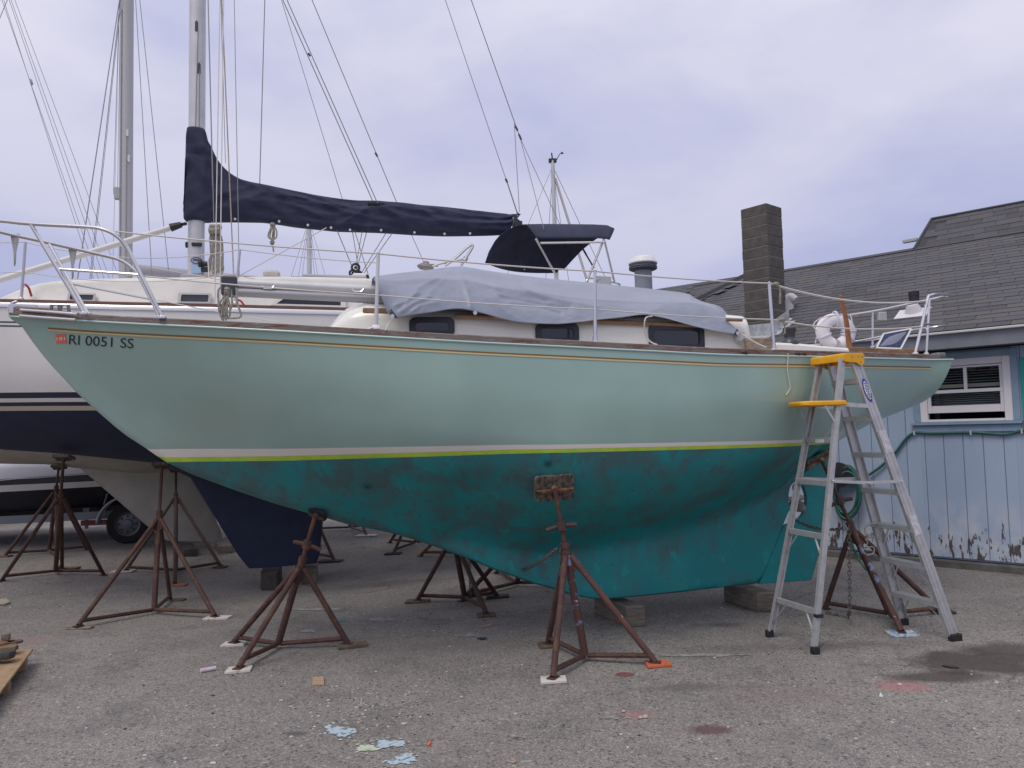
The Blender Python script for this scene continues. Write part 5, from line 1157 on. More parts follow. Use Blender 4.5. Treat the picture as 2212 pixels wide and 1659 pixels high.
p3 = WG(1766, 985, 6.62); f3 = [G(1948, 1372), G(1783, 1316), G(2036, 1327)]
stand('jack stand behind the stepladder propping the stern counter', p3, (.5, -.45, -.74), G(1922, 1336), f3, .52, shims=(0,), psz=(.36, .12), mats={'leg0': RUSTB})
shim(f3[0], SHIMBL, 'blue and white splashed wood under a foot behind the stepladder', .05, .24, .16); shim(f3[2] + Vector((.03, .05, 0)), DTIMB, 'dark wood under the right rear foot behind the stepladder', 0, .2, .14)
f4 = [G(903, 1301), G(1050, 1331), G(1075, 1291)]
stand('dark jack stand on the far side of the teal keel, forward one', XFG @ Vector((-.5, YC+.85, 1.22)), (-.1, .6, -.75), G(1004, 1299), f4, .55, RUSTD, shims=(0, 1))
shim(f4[0], SHIMB, 'brown board under the left foot of the dark stand beneath the bow', 0, .26, .14); shim(f4[1], SHIMB, 'small board under the front foot of the dark stand beneath the bow', .2); shim(f4[2], DTIMB, 'black board under the right foot of the dark stand beneath the bow', .2, .26, .13)
f5 = [G(998, 1299), G(1072, 1239), G(1205, 1269)]
stand('dark jack stand on the far side of the teal keel, aft one', XFG @ Vector((.6, YC+.9, 1.3)), (.1, .6, -.75), G(1116, 1267), f5, .62, RUSTD)
o1 = PA(351, 1001, .42); fs = [G(169, 1358), G(464, 1337), G(368, 1298)]
stand('tall jack stand under the navy bilge left of the green bow', o1, (0, -.3, -.95), G(333, 1326), fs, .62, shims=(0, 1), psz=(.2, .16), handle=False)
shim(fs[0] + Vector((-.03, -.01, 0)), M('splintered_board', (.27, .23, .19), .85, col2=(.15, .11, .08), scale=14), 'splintered board under the left foot of the tall stand by the bow', .08, .34, .1, .012); shim(fs[1] + Vector((.03, 0, 0)), SHIMW, 'white flaked wood under the right foot of the tall stand by the bow', 0, .26, .13); shim(fs[2] + Vector((.06, 0, 0)), SHIMB, 'brown board under the back foot of the tall stand by the bow', 0, .22, .1)
fs = [G(273, 1236), G(476, 1226), G(378, 1264)]
stand('jack stand beside the beige keel, with an orange wedge under one foot', PB(381, 1012, .4), (0, -.3, -.95), G(380, 1238), fs, .70, RUSTD, psz=(.2, .16), handle=False, shims=(0, 1, 2))
shim(fs[2] + Vector((.05, -.02, 0)), SHIMO, 'orange wedge under the front foot of the stand beside the beige keel', 0, .22, .1); shim(fs[0] + Vector((-.05, 0, 0)), SHIMW, 'pale splinters under the left foot of the stand beside the beige keel', .2, .3, .16); shim(fs[1], SHIMB, 'brown board under the right foot of the stand beside the beige keel', 0)
fs = [G(4, 1255), G(224, 1243), G(134, 1229)]
stand('jack stand at the left edge under the navy bilge', PA(139, 984, .35), (0, -.3, -.95), G(120, 1240), fs, .70, RUST, psz=(.2, .16), handle=False, mats={'post': M('brown_rust', (.12, .06, .035), .75, col2=(.08, .045, .035), scale=9)})
shim(fs[2] + Vector((.08, .02, 0)), SHIMB, 'brown board under the back foot of the leftmost stand', 0, .3, .12); shim(fs[0] + Vector((-.06, -.1, 0)), SHIMB, 'brown board under the left foot of the leftmost stand', 0)
fs = [G(10, 1203), G(188, 1188), G(122, 1208)]
stand('jack stand farther back at left under the beige hull', PB(128, 1006, .3), (0, -.3, -.95), G(106, 1195), fs, .72, RUST, psz=(.2, .16), handle=False)
shim(fs[0] + Vector((-.05, 0, 0)), SHIMB, 'board under the left foot of the stand beneath the beige hull', 0, .3, .14)
def spare(label, hub, feet, h, mat):
    stand(label, Vector((hub.x, hub.y, h)), (0, 0, -1), hub, feet, .55, mat, psz=(.2, .15), handle=False)
fs = [G(792, 1158), G(655, 1149), G(842, 1133)]; spare('grey jack stand far back, seen past the navy keel', G(756, 1144), fs, 1.15, M('grey_primed_steel', (.10, .085, .08), .7)); shim(fs[0], SHIMW, 'white board under a foot of the farthest jack stand', 0, .36, .2)
fs = [G(842, 1173), G(850, 1197), G(965, 1173)]; spare('brown jack stand far back, under the forward keel line', G(898, 1177), fs, 1.1, RUSTD); shim(fs[1], DTIMB, 'dark plate under a foot of the brown jack stand far back', 0, .26, .16)
fs = [G(908, 1202), G(1042, 1214), G(1020, 1188)]; spare('orange rusted jack stand far back, behind the dark stand beneath the bow', G(1004, 1200), fs, 1.1, M('orange_rusted_steel', (.20, .10, .045), .8, col2=(.10, .05, .03), scale=12))
fs = [G(722, 1213), G(640, 1210), G(690, 1180)]; spare('jack stand just behind the navy keel', G(672, 1200), fs, 1.2, RUSTD); shim(fs[0] + Vector((-.05, 0, 0)), DTIMB, 'dark board under the stand behind the navy keel', 0, .36, .18)
# ---------------------------------------------------------------- chains
def chain(pts, label, link=.042, r=.0042):
    m = MB(); L_ = [0]
    for i in range(1, len(pts)): L_.append(L_[-1] + (pts[i]-pts[i-1]).length)
    k = 0; s_ = 0; j = 0
    while s_ < L_[-1]:
        while j < len(L_)-2 and L_[j+1] < s_: j += 1
        w = (s_-L_[j])/max(1e-6, L_[j+1]-L_[j]); c = pts[j].lerp(pts[j+1], w); d = (pts[j+1]-pts[j]).normalized()
        a = d.cross(Vector((.3, .9, .2))).normalized(); b_ = d.cross(a); q_ = a if k % 2 else b_
        m.tube([c + d*cos(2*pi*i/8)*link*.62 + q_*sin(2*pi*i/8)*link*.32 for i in range(9)], r, 4, cap=False); s_ += link*.8; k += 1
    tag(m.build('chain', CHAINM), label, 'chain', 'chains tying the jack stands')
chain(sag(P(1201, 1186, 5.75), P(1090, 1237, 7.3), .05, 16), 'chain running under the keel from the nearest jack stand')
chain([P(1211, 1190, 5.8), P(1213, 1260, 5.8), P(1216, 1338, 5.8)], 'loose chain end hanging inside the nearest jack stand')
c6 = lambda cx, cy, y: P(1591+cx*.2811, 960+cy*.2811, y)
chain(sag(c6(430, 570, 7.3), c6(840, 640, 6.6), .05, 12), 'chain stretched from the teal rudder to the stand behind the stepladder')
chain([c6(865, 645, 6.5), c6(868, 900, 6.5), c6(870, 1150, 6.5), c6(868, 1280, 6.5)] + [G(1591+x*.2811, 960+y*.2811, .012) for x, y in ((860, 1318), (810, 1318), (760, 1306), (700, 1298))], 'chain hanging to the ground behind the stepladder')
chain([P(1013, 1190, 8.0), P(1015, 1250, 8.0), P(1016, 1285, 8.0)], 'chain hanging on the dark stand beneath the bow')

# ================================================================ stepladder
R1, R2, F1, F2 = G(1661, 1376), G(1760, 1413), G(2066, 1384), G(1951, 1350)
mid_r, mid_f = (R1+R2)/2, (F1+F2)/2; sd_ = (mid_f-mid_r); sd_.z = 0; sd_.normalize(); ax_ = ((R2-R1)+(F1-F2)); ax_.z = 0; ax_.normalize()   # ax_: along the steps, towards the viewer
LD = thing('stepladder', (R1+R2+F1+F2)/4, 'tall aluminium stepladder with yellow top, standing at the stern of the green boat', 'ladder')
tn, tf = P(1834, 769, 5.97), P(1781, 777, 6.30); tz = (tn.z+tf.z)/2; tn.z = tf.z = tz-.02
FT = {'F1': tn + sd_*.055, 'F2': tf + sd_*.055, 'R2': tn - sd_*.05, 'R1': tf - sd_*.05}
def channel(p, q, web, fl, mat, name, inward, parent, th=.004):
    p, q = Vector(p), Vector(q); d = (q-p).normalized(); inn = inward - d*inward.dot(d); inn.normalize(); w = d.cross(inn).normalized(); m = MB()
    sec = [w*web/2 + inn*fl, w*web/2, -w*web/2, -w*web/2 + inn*fl, -w*(web/2-th) + inn*fl, -w*(web/2-th) + inn*th, w*(web/2-th) + inn*th, w*(web/2-th) + inn*fl]
    m.grid([[p + s_ for s_ in sec], [q + s_ for s_ in sec]], close=True); m.add([p + s_ for s_ in sec], [(0, 1, 6, 7), (1, 2, 5, 6), (2, 3, 4, 5)]); m.add([q + s_ for s_ in sec], [(0, 1, 6, 7), (1, 2, 5, 6), (2, 3, 4, 5)])
    # ribs on the outer face
    for k in (-.22, .22): m.beam(p + w*web*k - inn*.0015, q + w*web*k - inn*.0015, .003, web*.12, w)
    return m.build(name, mat, parent, smooth=20)
foot_h = .05
def rail(a, b_, web, name, inward): return channel(a + (b_-a)*(foot_h/(b_.z-a.z)), b_, web, .028, LALU, name, inward, LD)
rF1 = rail(F1, FT['F1'], .088, 'front_rail', -ax_); rail(F2, FT['F2'], .088, 'front_rail', ax_); rail(R2, FT['R2'], .046, 'rear_rail', -ax_); rail(R1, FT['R1'], .046, 'rear_rail', ax_)
for a, b_, w in ((F1, FT['F1'], .10), (F2, FT['F2'], .10), (R1, FT['R1'], .058), (R2, FT['R2'], .058)):
    m = MB(); d = (b_-a).normalized(); c_ = a + d*.028; m.frame(c_ + Vector((0, 0, .0)), sd_*w/2, ax_*.022, Vector((0, 0, .028))); m.build('rubber_foot', RUBB, LD, bevel=.006)
fr = lambda s_, w: (F1.lerp(FT['F1'], w) if s_ else F2.lerp(FT['F2'], w)); rr_ = lambda s_, w: (R2.lerp(FT['R2'], w) if s_ else R1.lerp(FT['R1'], w))
for i in range(1, 8):
    w = (i*.2935)/(FT['F1'].z-.0); a, b_ = fr(1, w), fr(0, w)
    m = MB(); m.frame((a+b_)/2, (a-b_)/2*.985, sd_*.042, Vector((0, 0, .0025))); 
    for k in (-1, 1): m.frame((a+b_)/2 + sd_*.042*k - Vector((0, 0, .016)), (a-b_)/2*.985, sd_*.002, Vector((0, 0, .0185)))
    for k in range(-3, 4): m.frame((a+b_)/2 + sd_*.011*k + Vector((0, 0, .0035)), (a-b_)/2*.97, sd_*.002, Vector((0, 0, .0012)))
    m.build('step', LALU, LD)
    if i <= 3:
        for s_ in (0, 1):
            e = fr(s_, w - .085); c_ = a.lerp(b_, .28 if s_ else .72)
            for k in (-1, 1): m = MB(); m.beam(c_ + sd_*.03*k - Vector((0, 0, .02)), e + sd_*.03*k, .012, .004); m.build('step_brace', LALU, LD)
for w, br in ((.715, 0), (.565, 0), (.385, 1), (.135, 1)):
    a, b_ = rr_(1, w), rr_(0, w); m = MB(); m.beam(a, b_, .022, .045); m.build('rear_brace', LALU, LD, bevel=.003)
    if br:
        for s_ in (0, 1):
            c_ = a.lerp(b_, .3 if s_ else .7); e = rr_(s_, w-.09); m = MB(); m.beam(c_, e, .004, .014, sd_); m.build('rear_knee_brace', LALU, LD)
m = MB(); a, b_ = rr_(1, .712).lerp(rr_(0, .712), .45), 0; m.frame(a - sd_*.013 + Vector((0, 0, .0)), ax_*.05, sd_*.001, Vector((0, 0, .014))); m.build('brace_sticker', M('white_paper', (.75, .75, .75), .6), LD, smooth=0)
# spreaders
for s_, y_ in ((1, 0), (0, 0)):
    a, b_ = rr_(s_, .575), fr(s_, .565); k = ax_*(.012 if s_ else -.012); md_ = a.lerp(b_, .5) + Vector((0, 0, -.012)); m = MB(); m.beam(a+k, md_+k, .004, .024); m.beam(md_+k*1.5, b_+k*1.5, .004, .024)
    for p in (a, md_, b_): m.lathe([(.009, 0), (.009, .012), (.004, .016)], p + k, ax_ if s_ else -ax_, 8)
    m.build('spreader', LALU, LD)
# moulded top
m = MB(); c_ = (tn+tf)/2 + Vector((0, 0, .012)); L_ = ax_*((tn-tf).length/2+.02)
prof = [(-.085, -.035), (-.085, .018), (-.075, .028), (.075, .028), (.09, .018), (.09, -.045), (.078, -.045), (.078, .0), (-.073, .0), (-.073, -.035)]
m.grid([[c_ + L_*k + sd_*x + Vector((0, 0, z)) for x, z in prof] for k in (-1, 1)], close=True)
for k in (-1, 1): m.prism([c_ + L_*k*.985 + sd_*x + Vector((0, 0, z)) for x, z in ((-.085, .018), (-.075, .027), (.075, .027), (.09, .018), (.09, -.05), (.06, -.075), (.035, -.06), (.02, -.05), (-.085, -.04))], ax_*k*.008)
top_ = m.build('top_cap', YELL, LD, bevel=.003)
m = MB()
for x, z in ((-.02, 0), (.035, 0), (.072, 0), (.055, -.045)): m.lathe([(.006, 0), (.005, .004)], c_ + L_*1.02 + sd_*x + Vector((0, 0, z)), ax_, 8)
m.build('rivet', M('steel_rivet', (.30, .25, .15), .4, .6), top_)
# yellow shelf and its arms
w = .835; a, b_ = rr_(1, w), rr_(0, w); zz = a.z
m = MB(); pl = [a + sd_*.06 + ax_*.02, a - sd_*.02 + ax_*.02, a - sd_*.24 + ax_*.0, a - sd_*.29 - ax_*.06, b_ - sd_*.25 + ax_*.06, b_ - sd_*.20, b_ - sd_*.02, b_ + sd_*.06]
m.prism([Vector((p.x, p.y, zz)) for p in pl], (0, 0, .038)); m.build('shelf', YELL, LD, bevel=.008)
m = MB()
for s_ in (0, 1): q_ = fr(s_, .83); m.beam(rr_(s_, w) + Vector((0, 0, .012)), q_, .005, .032); m.beam(rr_(s_, w-.02), rr_(s_, w-.10) + sd_*.0, .004, .02); m.beam(rr_(s_, w) - sd_*.12, rr_(s_, w-.07), .006, .015)
m.split('shelf_arm', LALU, LD)
# stickers on the near front rail; outer face points to the viewer
d_ = (FT['F1']-F1).normalized(); no_ = ax_ - d_*ax_.dot(d_); no_.normalize(); wd = d_.cross(no_).normalized()
if wd.dot(sd_) < 0: wd = -wd
rl = lambda w, x, o=.0045: F1 + d_*(w*(FT['F1']-F1).length) + wd*x + no_*o
def railfrac(v): return (F1-CO).length and max(0, min(1, (1384-v)/(1384-772)))
def patch(w0, w1, x0, x1, mat, nm): m = MB(); m.prism([rl(w0, x0), rl(w0, x1), rl(w1, x1), rl(w1, x0)], no_*.001); return m.build(nm, mat, LD, smooth=0)
SILV = M('worn_silver_sticker', (.62, .62, .63), .4, col2=(.45, .45, .46), scale=30)
patch(.665, .745, -.034, .034, SILV, 'rail_sticker'); patch(.375, .452, -.034, .034, SILV, 'rail_sticker')
w0, w1 = .845, .928; wc_, wh = (w0+w1)/2, (w1-w0)/2
m = MB(); m.prism([rl(wc_+wh*sin(2*pi*i/28), .030*cos(2*pi*i/28)*(abs(cos(2*pi*i/28))**.2)) for i in range(28)], no_*.001); bl = m.build('maker_badge', M('blue_badge', (.02, .035, .42), .4), LD, smooth=0)
m = MB(); m.prism([rl(wc_+wh*.78*sin(2*pi*i/24), .024*cos(2*pi*i/24), .006) for i in range(24)], no_*.001); m.build('badge_panel', M('white_badge', (.7, .72, .78), .4), bl, smooth=0)
def cvw(s_, t): return rl(wc_ + wh*.70 - wh*1.40*s_, -.017 + .034*t, .0085)
wrap_text('WERNER', 0, 0, 0, 'badge_lettering', M('black_print', (.012, .012, .016), .5), bl, cvw)
m = MB(); a = R2.lerp(FT['R2'], .125); m.frame(a, sd_*.027, ax_*.02, Vector((0, 0, .012))); m.build('tape_band', BLACK, LD)
m = MB(); a = c6(1000, 650, 6.42)
m.tube(bez([c6(1080, 610, 6.4), c6(1030, 612, 6.38), c6(990, 640, 6.38), c6(990, 690, 6.38), c6(1030, 715, 6.37), c6(1045, 700, 6.37), c6(1000, 690, 6.37)], 5), .006, 6); m.tube(bez([c6(1010, 710, 6.37), c6(1000, 780, 6.37), c6(970, 820, 6.36), c6(1010, 850, 6.36), c6(1055, 830, 6.36), c6(1050, 790, 6.36), c6(990, 790, 6.36)], 5), .006, 6); m.tube([c6(1002, 715, 6.37), c6(1000, 740, 6.37)], .011, 6)
tag(m.build('tie_rope', ROPE), 'looped pale cord tied between the stepladder and the stand behind it', 'rope')
# ================================================================ the shed
W0 = G(2212, 1241); SA = radians(43); E_ = Vector((cos(SA), -sin(SA), 0)); NN = Vector((-sin(SA), -cos(SA), 0)); UP = Vector((0, 0, 1)); W0.z = 0
SW = lambda u, v, o=0: PL(u, v, W0 + NN*o, NN)
sc_ = lambda p: (p-W0).dot(E_)
wl = lambda s_, z, o=0: W0 + E_*s_ + NN*o + UP*z
def proj(p): q = R3.transposed() @ (Vector(p)-CO); return (1106 - F*q.x/q.z, 829.5 + F*q.y/q.z) if q.z < 0 else (-9999, 0)
SH = thing('shed', wl(-1, 0), 'blue board shed with a grey shingle roof, white window and block chimney, at right', 'building')
def board_mat():
    m = bpy.data.materials.new('blue_wall_paint_peeling'); m.use_nodes = True; t = m.node_tree; n = t.nodes.new; l = t.links.new; b = t.nodes['Principled BSDF']; b.inputs['Roughness'].default_value = .7
    g = n('ShaderNodeNewGeometry'); sp = n('ShaderNodeSeparateXYZ'); l(g.outputs['Position'], sp.inputs[0]); oi = n('ShaderNodeObjectInfo')
    def nz(s, st, dt=6):
        mp = n('ShaderNodeMapping'); mp.inputs['Scale'].default_value = st; l(g.outputs['Position'], mp.inputs[0]); x = n('ShaderNodeTexNoise'); x.inputs['Scale'].default_value = s; x.inputs['Detail'].default_value = dt; x.inputs['Roughness'].default_value = .65; l(mp.outputs[0], x.inputs['Vector']); return x.outputs[0]
    def rng(x, a, c, lo=0, hi=1): q = n('ShaderNodeMapRange'); q.inputs[1].default_value = a; q.inputs[2].default_value = c; q.inputs[3].default_value = lo; q.inputs[4].default_value = hi; l(x, q.inputs[0]); return q.outputs[0]
    def mix(f, a, c):
        x = n('ShaderNodeMix'); x.data_type = 'RGBA'; l(f, x.inputs[0])
        for i, q in ((6, a), (7, c)):
            if isinstance(q, tuple): x.inputs[i].default_value = (*q, 1)
            else: l(q, x.inputs[i])
        return x.outputs[2]
    def op(o, a, c):
        x = n('ShaderNodeMath'); x.operation = o
        for i, q in enumerate((a, c)):
            if isinstance(q, (int, float)): x.inputs[i].default_value = q
            else: l(q, x.inputs[i])
        return x.outputs[0]
    base = mix(rng(nz(1.4, (1, 1, .5)), .35, .65), (.32, .405, .54), (.375, .46, .59))
    base = mix(rng(oi.outputs['Random'], 0, 1, 0, .5), base, (.29, .375, .51))
    base = mix(op('MULTIPLY', rng(sp.outputs[2], .85, .40), rng(nz(5, (1, 1, .6)), .38, .6)), base, (.50, .53, .58))
    low = rng(sp.outputs[2], .66, .33, 0, .16)
    pe = rng(op('ADD', nz(7, (2.2, 2.2, .62), 8), low), .70, .715)
    base = mix(pe, base, (.085, .065, .06))
    pe2 = rng(nz(9, (1.6, 1.6, .8), 6), .735, .745); base = mix(pe2, base, (.10, .09, .10))
    l(base, b.inputs['Base Color'])
    bp = n('ShaderNodeBump'); bp.inputs['Strength'].default_value = .35; bp.inputs['Distance'].default_value = .01; l(nz(26, (1, 1, .12), 4), bp.inputs['Height']); l(bp.outputs[0], b.inputs['Normal']); return m
BOARD = board_mat()
g0, g1 = sc_(SW(2011, 1185)), sc_(SW(2184, 1199)); bw = (g1-g0)/4
zb0 = SW(2212, 1217).z; zf = gz(W0.x, W0.y)
ze_f = .36; pe_ = SW(2212, 706, ze_f); ZE = pe_.z                     # top edge of the fascia
fas = (SW(2212, 706, ze_f) - SW(2212, 739, ze_f)).z
ZS = ZE - fas                                                         # soffit level
wz0, wz1 = SW(2190, 908).z, SW(2183, 767).z; ws1 = (sc_(SW(2190, 908)) + sc_(SW(2183, 767)))/2; ws0 = sc_(SW(1990, 909)); tr_w = sc_(SW(2206, 900)) - ws1
k0 = math.floor((-5.2-g0)/bw); s_l, s_r = g0 + k0*bw, 4.0
k = k0
while g0 + k*bw < s_r:
    a, b_ = g0 + k*bw + .003, g0 + (k+1)*bw - .003; rects = [(a, b_, zb0 + random.uniform(-.006, .006), ZS-.002)]
    if b_ > ws0-tr_w and a < ws1+tr_w:      # boards stop above and below the window
        rects = []
        if a < ws0-.01: rects.append((a, min(b_, ws0-.01), zb0, ZS-.002))
        if b_ > ws1+.01: rects.append((max(a, ws1+.01), b_, zb0, ZS-.002))
        rects += [(max(a, ws0-.01), min(b_, ws1+.01), zb0, wz0-.02)]
    for (p, q_, c, d) in rects:
        if q_-p > .004: m = MB(); m.frame(wl((p+q_)/2, (c+d)/2, .0), E_*(q_-p)/2, NN*.011, UP*(d-c)/2); m.build('wall_board', BOARD, SH, bevel=.003)
    k += 1
m = MB(); 
for (p, q_, c, d) in ((s_l, ws0-.01, zb0-.02, ZS-.003), (ws1+.01, s_r, zb0-.02, ZS-.003), (ws0-.01, ws1+.01, zb0-.02, wz0-.02), (ws0-.01, ws1+.01, wz1+.03, ZS-.003)): m.frame(wl((p+q_)/2, (c+d)/2, -.050), E_*(q_-p)/2, NN*.045, UP*(d-c)/2)
m.build('wall_sheathing', M('dark_groove_paint', (.22, .28, .38), .8), SH)
DEP = 7.0
m = MB(); m.frame(wl(s_l-.0, (zb0+ZS)/2, -DEP/2-.1), E_*.05, NN*DEP/2, UP*(ZS-zb0)/2); m.frame(wl(s_r, (zb0+ZS)/2, -DEP/2-.1), E_*.05, NN*DEP/2, UP*(ZS-zb0)/2); m.frame(wl((s_l+s_r)/2, (zb0+ZS)/2, -DEP-.15), E_*(s_r-s_l)/2, NN*.05, UP*(ZS-zb0)/2); m.build('side_wall', TRIM, SH)
m = MB(); m.frame(wl((s_l+s_r)/2, (zb0-.03)/2-.15, -.035), E_*((s_r-s_l)/2+.03), NN*.065, UP*((zb0-.03)/2+.15)); m.build('footing', FOUND, SH, bevel=.02)
# window
win = empty_part('window', SH)
def bar(s0, s1, z0, z1, o0, o1, mb): mb.frame(wl((s0+s1)/2, (z0+z1)/2, (o0+o1)/2), E_*(s1-s0)/2, NN*(o1-o0)/2, UP*(z1-z0)/2)
tw_ = tr_w; zc = SW(2183, 752).z
m = MB(); bar(ws0-tw_, ws0, wz0+.003, zc, -.01, .032, m); bar(ws1, ws1+tw_, wz0+.003, zc, -.01, .034, m); bar(ws0+.001, ws1-.001, wz1+.002, zc-.002, -.01, .033, m); m.build('blue_casing', TRIM, win, bevel=.003)
m = MB(); zs1, zs2 = SW(2200, 914).z, SW(2204, 931).z; bar(ws0-tw_-.03, ws1+tw_+.015, wz0-.035, wz0, -.01, .065, m); bar(ws0-tw_-.01, ws1+tw_, zs2, wz0-.037, .0, .030, m); m.build('sill', TRIM, win, bevel=.003)
f_ = (ws1-ws0)*.085
m = MB(); bar(ws0+.001, ws0+f_, wz0+.002, wz1, -.05, .024, m); bar(ws1-f_, ws1-.001, wz0+.002, wz1, -.05, .024, m); bar(ws0+f_+.001, ws1-f_-.001, wz1-f_*.95, wz1, -.05, .022, m); bar(ws0+f_+.001, ws1-f_-.001, wz0+.002, wz0+.03, -.06, .040, m); m.build('frame', WWIN, win, bevel=.003)
i0, i1 = ws0+f_+.003, ws1-f_-.003; ty0, ty1 = wz0+.03, wz1-f_*.95; H_ = ty1-ty0; zm = SW(2110, 843).z; r_w = (i1-i0)*.045; zl = wz0 + .105
m = MB(); bar(i0, i0+r_w, zm-.02, ty1-.003, -.05, -.012, m); bar(i1-r_w, i1, zm-.02, ty1-.003, -.05, -.012, m); bar(i0+r_w+.001, i1-r_w-.001, ty1-.028, ty1-.004, -.05, -.013, m); mx_ = sc_(SW(2085, 810, -.03)); bar(mx_-.018, mx_+.018, zm+.022, ty1-.029, -.045, -.014, m); m.build('upper_sash', WWIN, win, bevel=.002)
m = MB(); bar(i0, i0+r_w, zl, zm-.022, -.03, .006, m); bar(i1-r_w, i1, zl, zm-.022, -.03, .006, m); bar(i0-.0+.001, i1-.001, zm-.020, zm+.020, -.03, .008, m); bar(i0+r_w+.001, i1-r_w-.001, zl+.001, zl+.085, -.03, .007, m); m.build('lower_sash', WWIN, win, bevel=.002)
PANE = bpy.data.materials.new('window_glass'); PANE.use_nodes = True; b_ = PANE.node_tree.nodes['Principled BSDF']; b_.inputs['Transmission Weight'].default_value = 1; b_.inputs['Roughness'].default_value = .02; b_.inputs['IOR'].default_value = 1.25; b_.inputs['Base Color'].default_value = (.9, .93, .95, 1)
for (a, c, d, e, o) in ((i0+r_w, mx_-.018, zm+.02, ty1-.028, -.033), (mx_+.018, i1-r_w, zm+.02, ty1-.028, -.033), (i0+r_w, i1-r_w, zl+.085, zm-.02, -.012)):
    m = MB(); bar(a, c, d, e, o-.002, o+.002, m); m.build('pane', PANE, win, smooth=0)
z = ty1-.03; i = 0
while z > zl+.07:
    low = z < zm
    m = MB(); c_ = wl((i0+i1)/2, z, -.10); tilt = Vector((0, 0, .010)) if low else Vector((0, 0, .006)); m.frame(c_, E_*((i1-i0)/2-r_w*.6), NN*.011 - tilt*.6, UP*.0012); m.build('blind_slat', SLAT, win, smooth=0)
    z -= .024 if low else (.030 if i % 3 else .034); i += 1
m = MB(); bar(i0+r_w*.6, i1-r_w*.6, zm+.045, zm+.085, -.115, -.085, m); m.build('blind_rail', M('cream_blind_rail', (.42, .40, .33), .6), win)
m = MB(); bar(i0-.02, i1+.02, zb0+.3, ty1+.02, -.60, -.58, m); bar(i0-.1, i0-.08, wz0, ty1, -.58, -.08, m); bar(i1+.08, i1+.1, wz0, ty1, -.58, -.08, m); bar(i0-.1, i1+.1, wz0-.03, wz0-.01, -.58, -.08, m); bar(i0-.1, i1+.1, ty1+.02, ty1+.04, -.58, -.08, m); m.build('room_behind', DARK, win)
m = MB(); bar(ws1+tw_+.02, ws1+tw_+.5, wz0-.1, wz1-.04, .005, .03, m); bar(ws1+tw_+.03, ws1+tw_+.48, (wz0+wz1)/2-.06, (wz0+wz1)/2-.01, .03, .036, m); m.build('shutter', TEALP, SH, bevel=.003)
# eave
m = MB(); m.frame(wl((s_l+s_r)/2, ZE-fas/2, ze_f-.01), E_*((s_r-s_l)/2+.2), NN*.012, UP*fas/2); m.build('fascia', SOFF, SH)
m = MB(); m.frame(wl((s_l+s_r)/2, ZS+.02, ze_f/2-.012), E_*((s_r-s_l)/2+.2), NN*(ze_f/2-.012), UP*.008); m.build('soffit', SOFF, SH)
m = MB(); m.frame(wl((s_l+s_r)/2, ZE+.012, ze_f+.018), E_*((s_r-s_l)/2+.2), NN*.030, UP*.014); m.build('drip_edge', M('pale_drip_edge', (.55, .54, .55), .5), SH, bevel=.006)
# main roof
SLP = .50; E0 = wl(0, ZE+.03, ze_f+.03); rn = (NN*SLP + UP).normalized(); rd = (-NN + UP*SLP).normalized()
def onroof(u, v): d = ray(u, v); return CO + d*((E0-CO).dot(rn)/d.dot(rn))
rp = onroof(1830, 564); RD = (rp-E0).dot(rd); rg = lambda s_, r, h=0: E0 + E_*s_ + rd*r + rn*h
ROOF = empty_part('roof', SH)
m = MB(); sl0 = (onroof(1470, 660)-E0).dot(E_) ; sl0 = min(sl0, s_l-.2)
m.prism([rg(sl0, 0, -.03), rg(s_r+.2, 0, -.03), rg(s_r+.2, RD, -.03), rg(sl0, RD, -.03)], rn*.022); back = (NN*-1); 
m.build('roof_deck', M('dark_roof_felt', (.05, .05, .055), .9), ROOF)
bd = (-NN - UP*SLP).normalized(); m = MB(); m.prism([rg(sl0, RD, -.03), rg(s_r+.2, RD, -.03), rg(s_r+.2, RD, -.03) + bd*(DEP*1.2-RD if DEP*1.2 > RD+2 else 3), rg(sl0, RD, -.03) + bd*(DEP*1.2-RD if DEP*1.2 > RD+2 else 3)], (NN*-SLP+UP).normalized()*.02); m.build('rear_slope', M('rear_shingles', (.09, .09, .095), .9), ROOF)
SHG = [M('shingle_dark', (.068, .067, .074), .92, col2=(.08, .079, .086), scale=40, bump=.3, bscale=200), M('shingle_mid', (.083, .081, .093), .92, col2=(.096, .093, .105), scale=40, bump=.3, bscale=200), M('shingle_light', (.106, .102, .104), .92, col2=(.092, .089, .094), scale=40, bump=.3, bscale=200)]
EXPO, SWD, SLN = .135, .325, .20
def shingle_mesh(mat):
    m = MB(); x0, x1, w = -.0, SLN, SWD/2-.003
    vs = [(-w, 0, .0), (w, 0, .0), (w, x1, -.006), (-w, x1, -.006)]; top = [(-w, 0, .007), (w, 0, .007), (w, x1, .0), (-w, x1, .0)]
    m.add(vs + top, [(3, 2, 1, 0), (4, 5, 6, 7), (0, 1, 5, 4), (1, 2, 6, 5), (2, 3, 7, 6), (3, 0, 4, 7)]); me = bpy.data.meshes.new('shingle'); me.from_pydata(m.v, [], m.f); me.materials.append(mat); return me
SM = [shingle_mesh(a) for a in SHG]
def shingles(org, ex, er, nr_, s0, s1, rmax, vis=False):
    L_ = []; r = 0; row = 0; rr = random.Random(3)
    while r < rmax-.03:
        s_ = s0 + (row*.41 % 1)*SWD
        while s_ < s1:
            p = org + ex*s_ + er*r + nr_*(.002 + .003*rr.random()); u, v = proj(p)
            if not vis or (1380 < u < 2260 and 380 < v < 800): L_.append((p, rr.choice((0, 0, 1, 1, 1, 2, 2)), rr.uniform(-.006, .006), min(1, (rmax-r)/SLN)))
            s_ += SWD*rr.choice((1, 1, 1, .999))
        r += EXPO; row += 1
    return L_
